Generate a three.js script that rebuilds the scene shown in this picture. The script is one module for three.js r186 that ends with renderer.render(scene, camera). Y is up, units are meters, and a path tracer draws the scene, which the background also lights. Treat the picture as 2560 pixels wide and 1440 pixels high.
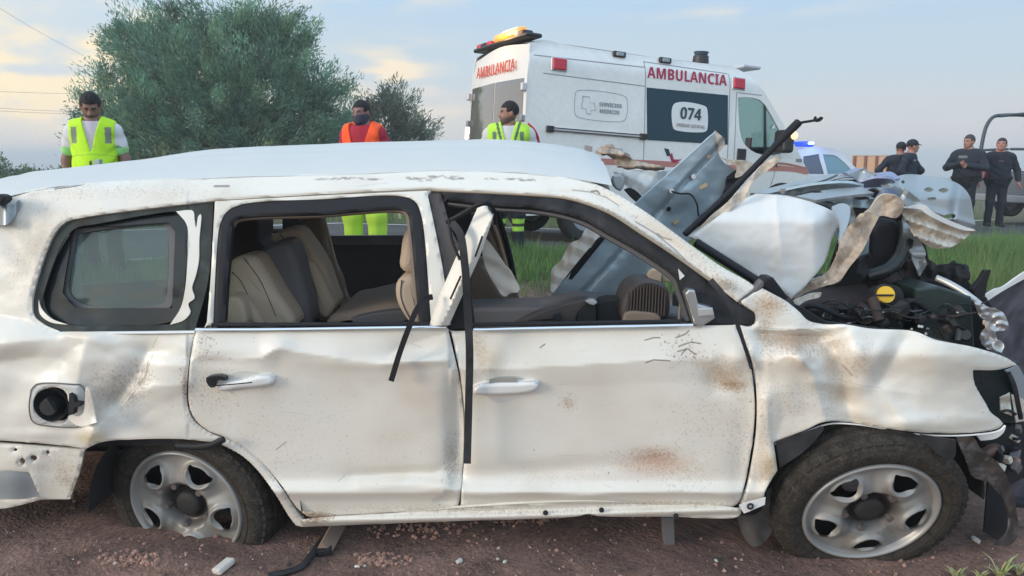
import * as THREE from 'three';
import { mergeGeometries, mergeVertices } from 'three/addons/utils/BufferGeometryUtils.js';
import { RoundedBoxGeometry } from 'three/addons/geometries/RoundedBoxGeometry.js';
import { ImprovedNoise } from 'three/addons/math/ImprovedNoise.js';
import { FontLoader } from 'three/addons/loaders/FontLoader.js';
import { TextGeometry } from 'three/addons/geometries/TextGeometry.js';

// ---------------------------------------------------------------- camera, sky, sun, exposure
const scene = new THREE.Scene();
const FOC = 1971, TH = 9.5 * Math.PI / 180, CAM = [0, 1.53, 3.08];
const camera = new THREE.PerspectiveCamera(2 * Math.atan(720 / FOC) * 180 / Math.PI, 16 / 9, 0.05, 3000);
camera.position.set(...CAM); camera.rotation.x = -TH;
const renderer = new THREE.WebGLRenderer({ antialias: true });
renderer.toneMapping = THREE.LinearToneMapping;
renderer.toneMappingExposure = 1.0;
renderer.shadowMap.enabled = true;

const sm = (a, b, x) => { const t = Math.min(1, Math.max(0, (x - a) / (b - a))); return t * t * (3 - 2 * t); };
const lerp = (a, b, t) => a + (b - a) * t;
const noiseGen = new ImprovedNoise();
const n3 = (x, y, z = 0) => noiseGen.noise(x + 37.2, y + 11.7, z + 5.3);
const fbm = (x, y, z = 0, o = 4) => { let s = 0, a = 0.5; for (let i = 0; i < o; i++) { s += a * n3(x, y, z + i * 7.1); x *= 2.03; y *= 2.03; z *= 2.03; a *= 0.5; } return s; };
let seed = 20240;
const rnd = () => { seed = (seed * 1664525 + 1013904223) >>> 0; return seed / 4294967296; };
const rr = (a, b) => a + (b - a) * rnd();
const reseed = (s) => { seed = s >>> 0; };

const SUN = new THREE.Vector3(-0.86, 0.26, 0.44).normalize();
{
  const W = 2048, H = 1024, d = new Float32Array(W * H * 4);
  const stops = [[-1.6, .60, .58, .60], [0, .66, .632, .65], [.045, .62, .665, .71], [.11, .53, .665, .79], [.2, .45, .65, .87], [.45, .45, .65, .89], [1.6, .46, .63, .86]];
  const sunAz = [SUN.x / Math.hypot(SUN.x, SUN.z), SUN.z / Math.hypot(SUN.x, SUN.z)];
  // soft evening clouds: azimuth (radians right of straight ahead), elevation, widths, strength
  const banks = [[-.47, .115, .10, .014, 1], [-.55, .085, .12, .02, 1], [-.56, .055, .14, .014, 1], [-.30, .205, .05, .012, .9], [-.2, .195, .09, .012, .9], [-.145, .095, .03, .02, .9], [-.17, .082, .05, .01, .7], [-.43, .148, .06, .006, .8], [-.5, .17, .05, .008, .5], [-.33, .105, .04, .02, .6], [.27, .165, .09, .006, .35], [-.13, .12, .05, .012, .3], [-.52, .022, .3, .02, .35], [-.6, .14, .05, .01, .8], [-.36, .21, .03, .01, .7], [-.1, .05, .06, .01, .4]];
  for (let j = 0; j < H; j++) {
    const el = ((j + .5) / H - .5) * Math.PI, ce = Math.cos(el);
    for (let i = 0; i < W; i++) {
      const ph = ((i + .5) / W - .5) * 2 * Math.PI, x = Math.cos(ph) * ce, z = Math.sin(ph) * ce;
      let k = 0; while (k < stops.length - 2 && el > stops[k + 1][0]) k++;
      const A = stops[k], B = stops[k + 1], t = sm(A[0], B[0], el);
      let r = lerp(A[1], B[1], t), g = lerp(A[2], B[2], t), b = lerp(A[3], B[3], t);
      if (el > 0) {
        const c = (x * sunAz[0] + z * sunAz[1]) / Math.max(ce, 1e-3);
        const w = Math.pow(.5 + .5 * c, 2.6) * Math.exp(-Math.max(el, 0) / .5);
        r += .80 * w; g += .55 * w; b += .24 * w;
        const k = 1 + .50 * sm(-.35, 1, z) + .55 * sm(.3, 1.3, el); r *= k; g *= k * .985; b *= k * .96;   // the open evening sky behind us is brighter than the dusty horizon ahead
        const az = Math.atan2(x, -z), warm = Math.pow(.5 + .5 * c, 1.0);
        let q = 0;
        for (const [ba, be, wa, we, s] of banks) { const da = (az - ba) / wa, de = (el - be) / we; const e = da * da + de * de; if (e < 9) q += 1.25 * s * Math.exp(-e * .5) * sm(-.22, .26, fbm(az * 13, el * 55, ba * 9, 4)); }
        const far = sm(.02, .12, el) * (1 - sm(.25, .9, el)) * sm(.08, .5, fbm(az * 5, el * 24, 3, 4)) * .35 * (Math.abs(az) > .7 ? 1 : .0);
        q = Math.min(1, q + far);
        r = lerp(r, lerp(.82, 1.22, warm), q); g = lerp(g, lerp(.76, 1.0, warm), q); b = lerp(b, lerp(.72, .56, warm), q);
        r *= 1.07; g *= 1.06; b *= 1.05;
      }
      const o = (j * W + i) * 4; d[o] = r; d[o + 1] = g; d[o + 2] = b; d[o + 3] = 1;
    }
  }
  const t = new THREE.DataTexture(d, W, H, THREE.RGBAFormat, THREE.FloatType);
  t.mapping = THREE.EquirectangularReflectionMapping; t.magFilter = THREE.LinearFilter; t.minFilter = THREE.LinearFilter; t.needsUpdate = true;
  scene.background = t; scene.environment = t;
}
const sun = new THREE.DirectionalLight(new THREE.Color(1, .86, .70), 2.0);
sun.position.copy(SUN).multiplyScalar(30); sun.castShadow = true; sun.shadow.radius = 32;
sun.shadow.mapSize.set(2048, 2048);
Object.assign(sun.shadow.camera, { left: -14, right: 14, top: 14, bottom: -14, near: 1, far: 80 });
sun.name = 'sun'; scene.add(sun, sun.target);

scene.fog = new THREE.FogExp2(new THREE.Color().setRGB(.90, .96, 1.0), .0022);   // light evening dust in the air
// ---------------------------------------------------------------- helpers
const V = (x, y, z) => new THREE.Vector3(x, y, z);
const ray = (u, v) => { const xc = (u - 1280) / FOC, yc = (720 - v) / FOC; return [xc, yc * Math.cos(TH) - Math.sin(TH), -yc * Math.sin(TH) - Math.cos(TH)]; };
const P = (u, v, z) => { const d = ray(u, v), t = (z - CAM[2]) / d[2]; return V(d[0] * t, CAM[1] + d[1] * t, z); };      // a measured point standing at depth z
const G = (u, v, y) => { const d = ray(u, v), t = (y - CAM[1]) / d[1]; return V(d[0] * t, y, CAM[2] + d[2] * t); };       // a measured point lying at height y
const names = new Map();
const numbered = (n) => { const k = names.get(n) || 0; names.set(n, k + 1); return k ? `${n}_${String(k).padStart(3, '0')}` : n; };
const base = new WeakMap();
function thing(name, label, category, pos = [0, 0, 0], group) {
  const o = new THREE.Group(); o.name = numbered(name); scene.add(o); o.position.set(...pos); base.set(o, V(...pos));
  o.userData = { label, category }; if (group) o.userData.group = group;
  return o;
}
function part(name, geo, mat, parent, label) {          // geometry in world coordinates, parent a thing or one of its parts
  const b = base.get(parent); const g = geo.clone ? geo : geo; g.translate(-b.x, -b.y, -b.z);
  const m = new THREE.Mesh(g, mat); m.name = name; m.castShadow = m.receiveShadow = true; parent.add(m); base.set(m, b);
  if (label) m.userData.label = label;
  return m;
}
function single(name, geo, mat, label, category, group) {   // a thing that is one mesh
  geo.computeBoundingBox(); const bb = geo.boundingBox, c = V((bb.min.x + bb.max.x) / 2, bb.min.y, (bb.min.z + bb.max.z) / 2);
  geo.translate(-c.x, -c.y, -c.z);
  const m = new THREE.Mesh(geo, mat); m.name = numbered(name); m.position.copy(c); m.castShadow = m.receiveShadow = true; scene.add(m); base.set(m, c);
  m.userData = { label, category }; if (group) m.userData.group = group;
  return m;
}
function struct(name, geo, mat, kind = 'structure') { const m = new THREE.Mesh(geo, mat); m.name = name; m.receiveShadow = m.castShadow = true; m.userData.kind = kind; scene.add(m); return m; }
const lin = (r, g, b) => new THREE.Color().setRGB(r, g, b);
const mat = (r, g, b, rough = .6, metal = 0, o = {}) => new THREE.MeshPhysicalMaterial({ color: lin(r, g, b), roughness: rough, metalness: metal, side: THREE.DoubleSide, ...o });

// smooth outline: points [u, v] are rounded through, [u, v, 1] are corners
function curve(pts, step = 9, closed = true) {
  const n = pts.length, out = [];
  const run = (a, loop) => {
    if (a.length === 2 && !loop) { const L = Math.hypot(a[1][0] - a[0][0], a[1][1] - a[0][1]), k = Math.max(1, Math.round(L / step)); for (let i = 0; i < k; i++) out.push([lerp(a[0][0], a[1][0], i / k), lerp(a[0][1], a[1][1], i / k)]); return; }
    const c = new THREE.CatmullRomCurve3(a.map((p) => V(p[0], p[1], 0)), loop, 'centripetal'), k = Math.max(a.length, Math.round(c.getLength() / step));
    for (let i = 0; i < k; i++) { const p = c.getPointAt(i / k); out.push([p.x, p.y]); }
  };
  const cs = pts.map((p, i) => (p[2] ? i : -1)).filter((i) => i >= 0);
  if (!closed) {
    const ends = [0, ...cs.filter((i) => i > 0 && i < n - 1), n - 1];
    for (let k = 0; k < ends.length - 1; k++) run(pts.slice(ends[k], ends[k + 1] + 1), false);
    out.push([pts[n - 1][0], pts[n - 1][1]]); return out;
  }
  if (!cs.length) { run(pts, true); return out; }
  for (let k = 0; k < cs.length; k++) {
    const a = cs[k], b = cs[(k + 1) % cs.length] + (k + 1 === cs.length ? n : 0), seg = [];
    for (let i = a; i <= b; i++) seg.push(pts[i % n]);
    run(seg, false);
  }
  return out;
}
const corner = (pts) => pts.map((p) => [p[0], p[1], 1]);
function clipCell(poly, x0, y0, x1, y1) {
  let p = poly;
  for (const [ax, s, c] of [[0, 1, x0], [0, -1, -x1], [1, 1, y0], [1, -1, -y1]]) {
    const q = [];
    for (let i = 0; i < p.length; i++) {
      const a = p[i], b = p[(i + 1) % p.length], da = a[ax] * s - c, db = b[ax] * s - c;
      if (da >= 0) q.push(a);
      if ((da >= 0) !== (db >= 0)) { const t = da / (da - db); q.push([a[0] + (b[0] - a[0]) * t, a[1] + (b[1] - a[1]) * t]); }
    }
    p = q; if (!p.length) break;
  }
  return p;
}
const inPoly = (poly, x, y) => { let c = false; for (let i = 0, j = poly.length - 1; i < poly.length; j = i++) { const a = poly[i], b = poly[j]; if ((a[1] > y) !== (b[1] > y) && x < (b[0] - a[0]) * (y - a[1]) / (b[1] - a[1]) + a[0]) c = !c; } return c; };
const segDist = (a, b, x, y) => { const dx = b[0] - a[0], dy = b[1] - a[1], t = Math.max(0, Math.min(1, ((x - a[0]) * dx + (y - a[1]) * dy) / (dx * dx + dy * dy + 1e-12))); return Math.hypot(x - a[0] - dx * t, y - a[1] - dy * t); };
const polyDist = (pl, x, y, closed = false) => { let m = 1e9; for (let i = 0; i < pl.length - (closed ? 0 : 1); i++) { const d = segDist(pl[i], pl[(i + 1) % pl.length], x, y); if (d < m) m = d; } return m; };

// a sheet of bent metal: outline (in any 2D units) cut into small cells, each point put in place by S(u, v); gets a thickness and edge
function sheet(outline, S, { cell = 12, thick = .01, holes = [], back = true, uv = null, round = 0, roundDepth = .01, eps = 1.5, up = false } = {}) {
  let poly = outline.map((p) => [p[0], p[1]]);
  const loops = [poly, ...holes.map((h) => h.map((p) => [p[0], p[1]]))];
  const area = (p) => p.reduce((s, a, i) => { const b = p[(i + 1) % p.length]; return s + a[0] * b[1] - a[1] * b[0]; }, 0);
  if (area(poly) < 0) poly.reverse();
  let keyed = poly.slice();
  for (const h of loops.slice(1)) {
    if (area(h) > 0) h.reverse();
    let best = [1e9, 0, 0];
    for (let i = 0; i < keyed.length; i++) for (let j = 0; j < h.length; j++) { const d = (keyed[i][0] - h[j][0]) ** 2 + (keyed[i][1] - h[j][1]) ** 2; if (d < best[0]) best = [d, i, j]; }
    const [, i, j] = best;
    keyed = [...keyed.slice(0, i + 1), ...h.slice(j), ...h.slice(0, j + 1), ...keyed.slice(i)];
  }
  let x0 = 1e9, y0 = 1e9, x1 = -1e9, y1 = -1e9;
  for (const [x, y] of poly) { x0 = Math.min(x0, x); y0 = Math.min(y0, y); x1 = Math.max(x1, x); y1 = Math.max(y1, y); }
  const nx = Math.ceil((x1 - x0) / cell), ny = Math.ceil((y1 - y0) / cell), touched = new Uint8Array(nx * ny), near = new Uint8Array((nx + 1) * (ny + 1));
  const mark = (x, y) => { const i = Math.floor((x - x0) / cell), j = Math.floor((y - y0) / cell); for (let a = -1; a <= 1; a++) for (let b = -1; b <= 1; b++) if (i + a >= 0 && i + a < nx && j + b >= 0 && j + b < ny) touched[(j + b) * nx + i + a] = 1; };
  for (const lp of loops) for (let i = 0; i < lp.length; i++) { const a = lp[i], b = lp[(i + 1) % lp.length], k = Math.ceil(Math.hypot(b[0] - a[0], b[1] - a[1]) / cell * 2) + 1; for (let s = 0; s <= k; s++) mark(lerp(a[0], b[0], s / k), lerp(a[1], b[1], s / k)); }
  const keys = new Map(), pts = [], tris = [];
  const vert = (x, y) => { const k = Math.round(x / cell * 200) + '_' + Math.round(y / cell * 200); let i = keys.get(k); if (i === undefined) { i = pts.length; pts.push([x, y]); keys.set(k, i); } return i; };
  const v2 = (p) => new THREE.Vector2(p[0], p[1]);
  for (let j = 0; j < ny; j++) for (let i = 0; i < nx; i++) {
    const a = x0 + i * cell, b = y0 + j * cell, c = a + cell, d = b + cell;
    if (!touched[j * nx + i]) {
      if (!inPoly(keyed, a + cell / 2, b + cell / 2)) continue;
      const q = [vert(a, b), vert(c, b), vert(c, d), vert(a, d)];
      if ((i + j) & 1) tris.push(q[0], q[1], q[2], q[0], q[2], q[3]); else tris.push(q[0], q[1], q[3], q[1], q[2], q[3]);
    } else {
      let p = clipCell(keyed, a, b, c, d);
      p = p.filter((t, k) => { const o = p[(k + 1) % p.length]; return Math.hypot(t[0] - o[0], t[1] - o[1]) > cell * 1e-3; });
      if (p.length < 3) continue;
      for (const f of THREE.ShapeUtils.triangulateShape(p.map(v2), [])) {
        const [A, B, C] = f.map((k) => p[k]); if (Math.abs((B[0] - A[0]) * (C[1] - A[1]) - (C[0] - A[0]) * (B[1] - A[1])) < 1e-6 * cell * cell) continue;
        const sgn = (B[0] - A[0]) * (C[1] - A[1]) - (C[0] - A[0]) * (B[1] - A[1]) > 0;
        const q = [A, B, C].map((t) => vert(t[0], t[1])); if (q[0] === q[1] || q[1] === q[2] || q[0] === q[2]) continue;
        if (sgn) tris.push(q[0], q[1], q[2]); else tris.push(q[0], q[2], q[1]);
      }
    }
  }
    const SR = round > 0 ? (u, v) => { let dmin = 1e9; for (const lp of loops) dmin = Math.min(dmin, polyDist(lp, u, v, true)); const p = S(u, v); if (dmin < round) { const t = 1 - dmin / round; p.z -= roundDepth * (1 - Math.sqrt(Math.max(0, 1 - t * t))); } return p; } : S;
  const nearEdge = (u, v) => { const i = Math.max(0, Math.min(nx - 1, Math.floor((u - x0) / cell))), j = Math.max(0, Math.min(ny - 1, Math.floor((v - y0) / cell))), k = Math.ceil(round / cell); for (let a = -k; a <= k; a++) for (let b = -k; b <= k; b++) if (touched[(Math.max(0, Math.min(ny - 1, j + b))) * nx + Math.max(0, Math.min(nx - 1, i + a))]) return true; return false; };
  const pos = [], nor = [], uvs = [], N = pts.length, a3 = V(), b3 = V();
  for (const [u, v] of pts) {
    const f = round > 0 && nearEdge(u, v) ? SR : S;
    const p = f(u, v); a3.copy(f(u + eps, v)).sub(f(u - eps, v)); b3.copy(f(u, v + eps)).sub(f(u, v - eps));
    const n = b3.clone().cross(a3).normalize(); if (up) n.negate();
    pos.push(p.x, p.y, p.z); nor.push(n.x, n.y, n.z); const w = uv ? uv(p, u, v) : [p.x, p.y]; uvs.push(w[0], w[1]);
  }
  const idx = [];
  for (let i = 0; i < tris.length; i += 3) up ? idx.push(tris[i], tris[i + 1], tris[i + 2]) : idx.push(tris[i], tris[i + 2], tris[i + 1]);
  if (thick > 0) {
    if (back) {
      for (let i = 0; i < N; i++) { pos.push(pos[i * 3] - nor[i * 3] * thick, pos[i * 3 + 1] - nor[i * 3 + 1] * thick, pos[i * 3 + 2] - nor[i * 3 + 2] * thick); nor.push(-nor[i * 3], -nor[i * 3 + 1], -nor[i * 3 + 2]); uvs.push(uvs[i * 2], uvs[i * 2 + 1]); }
      for (let i = 0; i < tris.length; i += 3) up ? idx.push(N + tris[i], N + tris[i + 2], N + tris[i + 1]) : idx.push(N + tris[i], N + tris[i + 1], N + tris[i + 2]);
    }
    for (const lp of loops) {
      for (let i = 0; i < lp.length; i++) {
        const q = [lp[i], lp[(i + 1) % lp.length]].map(([u, v]) => { const f = SR, p = f(u, v); const nn = f(u, v + eps).sub(f(u, v - eps)).cross(f(u + eps, v).sub(f(u - eps, v))).normalize(); if (up) nn.negate(); return [p, p.clone().addScaledVector(nn, -thick), nn]; });
        const e = q[1][0].clone().sub(q[0][0]), on = e.cross(q[0][2]).normalize(), s = pos.length / 3;
        for (const [p, bk] of q) for (const w of [p, bk]) { pos.push(w.x, w.y, w.z); nor.push(on.x, on.y, on.z); const z = uv ? uv(w, 0, 0) : [w.x, w.y]; uvs.push(z[0], z[1]); }
        idx.push(s, s + 1, s + 2, s + 1, s + 3, s + 2);
      }
    }
  }
  const g = new THREE.BufferGeometry();
  g.setAttribute('position', new THREE.Float32BufferAttribute(pos, 3)); g.setAttribute('normal', new THREE.Float32BufferAttribute(nor, 3)); g.setAttribute('uv', new THREE.Float32BufferAttribute(uvs, 2)); g.setIndex(idx);
  return g;
}
// soft or hard solid: a measured outline at depth z, going back by d
function slab(pts, z, d, bevel = .01, seg = 3, step = 10) {
  const o = curve(pts, step).map(([u, v]) => P(u, v, z)), s = new THREE.Shape(o.map((p) => new THREE.Vector2(p.x, p.y)));
  const g = new THREE.ExtrudeGeometry(s, { depth: Math.max(.001, d - 2 * bevel), bevelEnabled: bevel > 0, bevelSize: bevel, bevelThickness: bevel, bevelOffset: -bevel, bevelSegments: seg, steps: 1, curveSegments: 6 });
  g.translate(0, 0, z - d + bevel); return g;
}
const box = (sx, sy, sz, r = .01) => { const g = new RoundedBoxGeometry(sx, sy, sz, 2, Math.min(r, sx / 2.01, sy / 2.01, sz / 2.01)); return g; };
const at = (g, x, y, z, rx = 0, ry = 0, rz = 0) => { g.rotateX(rx); g.rotateY(ry); g.rotateZ(rz); g.translate(x, y, z); return g; };
// sharp creases running several ways, as in folded sheet metal
const tri = (x) => Math.abs(((x % 1) + 1) % 1 - .5) * 2 - .5;
const crumple = (u, v, L, s = 0) => { const w = .35 * fbm(u / (2.2 * L), v / (2.2 * L), s, 2); return .5 * tri((u * .82 + v * .57) / L + w + s) + .32 * tri((u * .35 - v * .94) / (L * .72) + 1.4 * w + s * 2) + .2 * tri((u * .98 - v * .18) / (L * .45) - w + s * 3); };
// a bar or strip along 3D points with an oval or flat cross-section (w wide, h thick), side direction 'flat'
function bar(points, w, h = w, { flat = V(0, 0, 1), segs = 8, n = 0, taper = null, square = false } = {}) {
  const c = new THREE.CatmullRomCurve3(points, false, 'centripetal'), k = n || Math.max(4, points.length * 6), pos = [], idx = [], uvs = [];
  const m = square ? 4 : segs;
  for (let i = 0; i <= k; i++) {
    const t = i / k, p = c.getPointAt(t), T = c.getTangentAt(t), B = T.clone().cross(flat).normalize(), N = B.clone().cross(T).normalize(), s = taper ? taper(t) : 1;
    for (let j = 0; j <= m; j++) { const a = (j / m) * 2 * Math.PI + (square ? Math.PI / 4 : 0), q = square ? Math.SQRT2 : 1; const x = Math.cos(a) * w / 2 * s * q, y = Math.sin(a) * h / 2 * s * q; pos.push(p.x + B.x * x + N.x * y, p.y + B.y * x + N.y * y, p.z + B.z * x + N.z * y); uvs.push(j / m * w * 3, t * c.getLength()); }
  }
  for (let i = 0; i < k; i++) for (let j = 0; j < m; j++) { const a = i * (m + 1) + j, b = a + m + 1; idx.push(a, b, a + 1, a + 1, b, b + 1); }
  for (const e of [0, k]) { const s = pos.length / 3, p = c.getPointAt(e / k); pos.push(p.x, p.y, p.z); uvs.push(0, 0); for (let j = 0; j < m; j++) { const a = e * (m + 1) + j; idx.push(...(e ? [s, a, a + 1] : [s, a + 1, a])); } }
  let g = new THREE.BufferGeometry(); g.setAttribute('position', new THREE.Float32BufferAttribute(pos, 3)); g.setAttribute('uv', new THREE.Float32BufferAttribute(uvs, 2)); g.setIndex(idx);
  if (square) { g = g.toNonIndexed(); }
  g.computeVertexNormals(); return g;
}
const PB = (list, w, h, o = {}) => bar(list.map(([u, v, z]) => P(u, v, z)), w, h, o);
const clean = (g) => { const q = g.index ? g.toNonIndexed() : g; for (const k of Object.keys(q.attributes)) if (!['position', 'normal', 'uv'].includes(k)) q.deleteAttribute(k); if (!q.attributes.uv) q.setAttribute('uv', new THREE.Float32BufferAttribute(new Float32Array(q.attributes.position.count * 2), 2)); return q; };
const merge = (list) => mergeGeometries(list.map(clean));
function canvas(w, h, draw, srgb = true, o = {}) {
  const c = document.createElement('canvas'); c.width = w; c.height = h; draw(c.getContext('2d'), w, h);
  const t = new THREE.CanvasTexture(c); if (srgb) t.colorSpace = THREE.SRGBColorSpace; Object.assign(t, o); return t;
}
function noiseTex(n, f, { srgb = true, rep = [1, 1] } = {}) {
  const d = new Uint8Array(n * n * 4);
  for (let j = 0; j < n; j++) for (let i = 0; i < n; i++) { const c = f(i / n, j / n), o = (j * n + i) * 4; for (let k = 0; k < 3; k++) d[o + k] = Math.max(0, Math.min(255, (Array.isArray(c) ? c[k] : c) * 255)); d[o + 3] = 255; }
  const t = new THREE.DataTexture(d, n, n); t.wrapS = t.wrapT = THREE.RepeatWrapping; t.magFilter = THREE.LinearFilter; t.minFilter = THREE.LinearMipmapLinearFilter; t.generateMipmaps = true;
  if (srgb) t.colorSpace = THREE.SRGBColorSpace; t.repeat.set(...rep); t.needsUpdate = true; return t;
}
// tileable fbm on the unit square
const tile = (x, y, f, o = 4, s = 0) => { let r = 0, a = .5, q = f; for (let i = 0; i < o; i++) { const A = x * 2 * Math.PI, B = y * 2 * Math.PI, R = q / (2 * Math.PI); r += a * n3(Math.cos(A) * R + s, Math.sin(A) * R + Math.cos(B) * R * 1.01, Math.sin(B) * R + i * 9); q *= 2; a *= .5; } return r; };
// ---------------------------------------------------------------- ground, road, grass
const RX = [.912, -.409], RN = [.409, .912];
const along = (x, z) => (x - .22) * RX[0] + (z + 7.5) * RX[1], across = (x, z) => (x - .22) * RN[0] + (z + 7.5) * RN[1];
const drop = (x, z) => .0225 * Math.max(0, Math.hypot(x, z - 3) - 17);
const roadY = (a) => { const c = a < 0 ? Math.max(a, -7 + 3 * (1 - Math.exp(Math.min(0, a + 4) / 3)) * 0) : a < 3.5 ? a : 3.5 + 1.6 * (1 - Math.exp(-(a - 3.5) / 1.6)); return .385 - .062 * Math.max(-2, c); };
const R0 = 1.15, R1 = -2.9;
function groundY(x, z, fine = true) {
  const s = across(x, z), ry = roadY(along(x, z));
  let y = lerp(ry - .03, -.165 - .024 * Math.max(-3, Math.min(3, x)), sm(R0 + .25, R0 + 3.4, s));
  if (s < R0 + .1) y = ry - .05;
  if (s < R1 - .1) y = lerp(ry - .05, .1, sm(R1, R1 - 30, s)); y -= .0225 * Math.max(0, Math.hypot(x, z - 3) - 17);
  if (fine) {
    const w = sm(R0, R0 + 1.2, s);
    y += w * (.018 * fbm(x * 1.3, z * 1.3, 1, 3) + .008 * fbm(x * 7, z * 7, 4, 3));
    y += w * (-.045 * Math.exp(-(((x - 1.62) / .42) ** 2 + ((z - .05) / .3) ** 2)) + .045 * Math.exp(-(((x + 1.42) / .3) ** 2 + ((z - .06) / .14) ** 2)) + .02 * Math.exp(-(((x - .35) / .9) ** 2 + ((z - .18) / .3) ** 2)));
  }
  return y;
}
const axis = (list) => { const o = []; for (const [a, b, n] of list) for (let i = 0; i < n; i++) o.push(lerp(a, b, i / n)); o.push(list[list.length - 1][1]); return o; };
function field(xs, zs, f, col) {
  const pos = [], uv = [], c = [], idx = [], w = xs.length;
  for (const z of zs) for (const x of xs) { pos.push(x, f(x, z), z); uv.push(x, -z); c.push(...col(x, z)); }
  for (let j = 0; j < zs.length - 1; j++) for (let i = 0; i < w - 1; i++) { const a = j * w + i; idx.push(a, a + w, a + 1, a + 1, a + w, a + w + 1); }
  const g = new THREE.BufferGeometry(); g.setAttribute('position', new THREE.Float32BufferAttribute(pos, 3)); g.setAttribute('uv', new THREE.Float32BufferAttribute(uv, 2)); g.setAttribute('color', new THREE.Float32BufferAttribute(c, 3)); g.setIndex(idx); g.computeVertexNormals(); return g;
}
const soilMap = noiseTex(1024, (x, y) => { const a = tile(x, y, 8, 5, 2), b = tile(x, y, 60, 3, 9), c = tile(x, y, 160, 2, 21); let k = .74 + .30 * a + .22 * b + .22 * c; if (c > .34) k += .10; if (b < -.34) k -= .10; return [k, k * .985, k * .97]; }, { rep: [1 / 1.7, 1 / 1.7] });
const soilBump = noiseTex(1024, (x, y) => .5 + .5 * tile(x, y, 22, 5, 4) + .35 * tile(x, y, 110, 2, 14), { srgb: false, rep: [1 / 1.7, 1 / 1.7] });
const soil = new THREE.MeshStandardMaterial({ map: soilMap, bumpMap: soilBump, bumpScale: .012, vertexColors: true, roughness: .95 });
{
  const xs = axis([[-900, -60, 14], [-60, -8, 26], [-8, -3, 40], [-3, 3, 150], [3, 9, 48], [9, 60, 26], [60, 900, 14]]);
  const zs = axis([[30, 4, 10], [4, 1.2, 28], [1.2, -.6, 60], [-.6, -8, 70], [-8, -20, 24], [-20, -80, 20], [-80, -1200, 14]]);
  struct('ground', field(xs, zs, (x, z) => groundY(x, z), (x, z) => {
    const s = across(x, z), n = fbm(x * .9, z * .9, 8, 3), m = fbm(x * 3.2, z * 3.2, 2, 3);
    const green = sm(4.4, 3.0, s + n * 1.2 + 1.9 * sm(3.5, 1, x)) , far = sm(R1, R1 - 3, s);
    const d = [.325 + .11 * n + .09 * m, .198 + .08 * n + .06 * m, .158 + .065 * n + .045 * m], g = [.11, .15, .055], f = [.20, .19, .09];
    return [0, 1, 2].map((k) => lerp(lerp(d[k], g[k], green * .8), f[k] * (1 + .3 * n), far));
  }), soil);
}
const asphaltMap = noiseTex(512, (x, y) => { const k = .55 + .3 * tile(x, y, 60, 3, 3) + .25 * tile(x, y, 6, 3, 5); return [k, k, k]; }, { rep: [.5, .5] });
{
  const as = axis([[-900, -40, 12], [-40, 40, 80], [40, 900, 12]]), ss = axis([[R0, R1, 14]]), pos = [], uv = [], idx = [], w = as.length;
  for (const s of ss) for (const a of as) { const x = .22 + a * RX[0] + s * RN[0], z = -7.5 + a * RX[1] + s * RN[1]; pos.push(x, roadY(a) - drop(x, z), z); uv.push(a, s); }
  for (let j = 0; j < ss.length - 1; j++) for (let i = 0; i < w - 1; i++) { const a = j * w + i; idx.push(a, a + 1, a + w, a + 1, a + w + 1, a + w); }
  const g = new THREE.BufferGeometry(); g.setAttribute('position', new THREE.Float32BufferAttribute(pos, 3)); g.setAttribute('uv', new THREE.Float32BufferAttribute(uv, 2)); g.setIndex(idx); g.computeVertexNormals();
  struct('road', g, new THREE.MeshStandardMaterial({ color: lin(.24, .225, .22), map: asphaltMap, roughness: .9, side: THREE.DoubleSide }));
  const line = (s, wd) => { const p = [], q = []; let n = 0; for (let a = -40; a < 40; a += 1) { for (const b of [a, a + 1]) for (const e of [-wd / 2, wd / 2]) p.push(.22 + b * RX[0] + (s + e) * RN[0], roadY(b) + .005, -7.5 + b * RX[1] + (s + e) * RN[1]); q.push(n, n + 1, n + 2, n + 1, n + 3, n + 2); n += 4; } const h = new THREE.BufferGeometry(); h.setAttribute('position', new THREE.Float32BufferAttribute(p, 3)); h.setIndex(q); h.computeVertexNormals(); return h; };
  struct('road_marking', merge([line(R0 - .25, .08), line(-2.6, .10)]), new THREE.MeshStandardMaterial({ color: lin(.62, .6, .55), roughness: .8, side: THREE.DoubleSide }));
}
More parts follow.
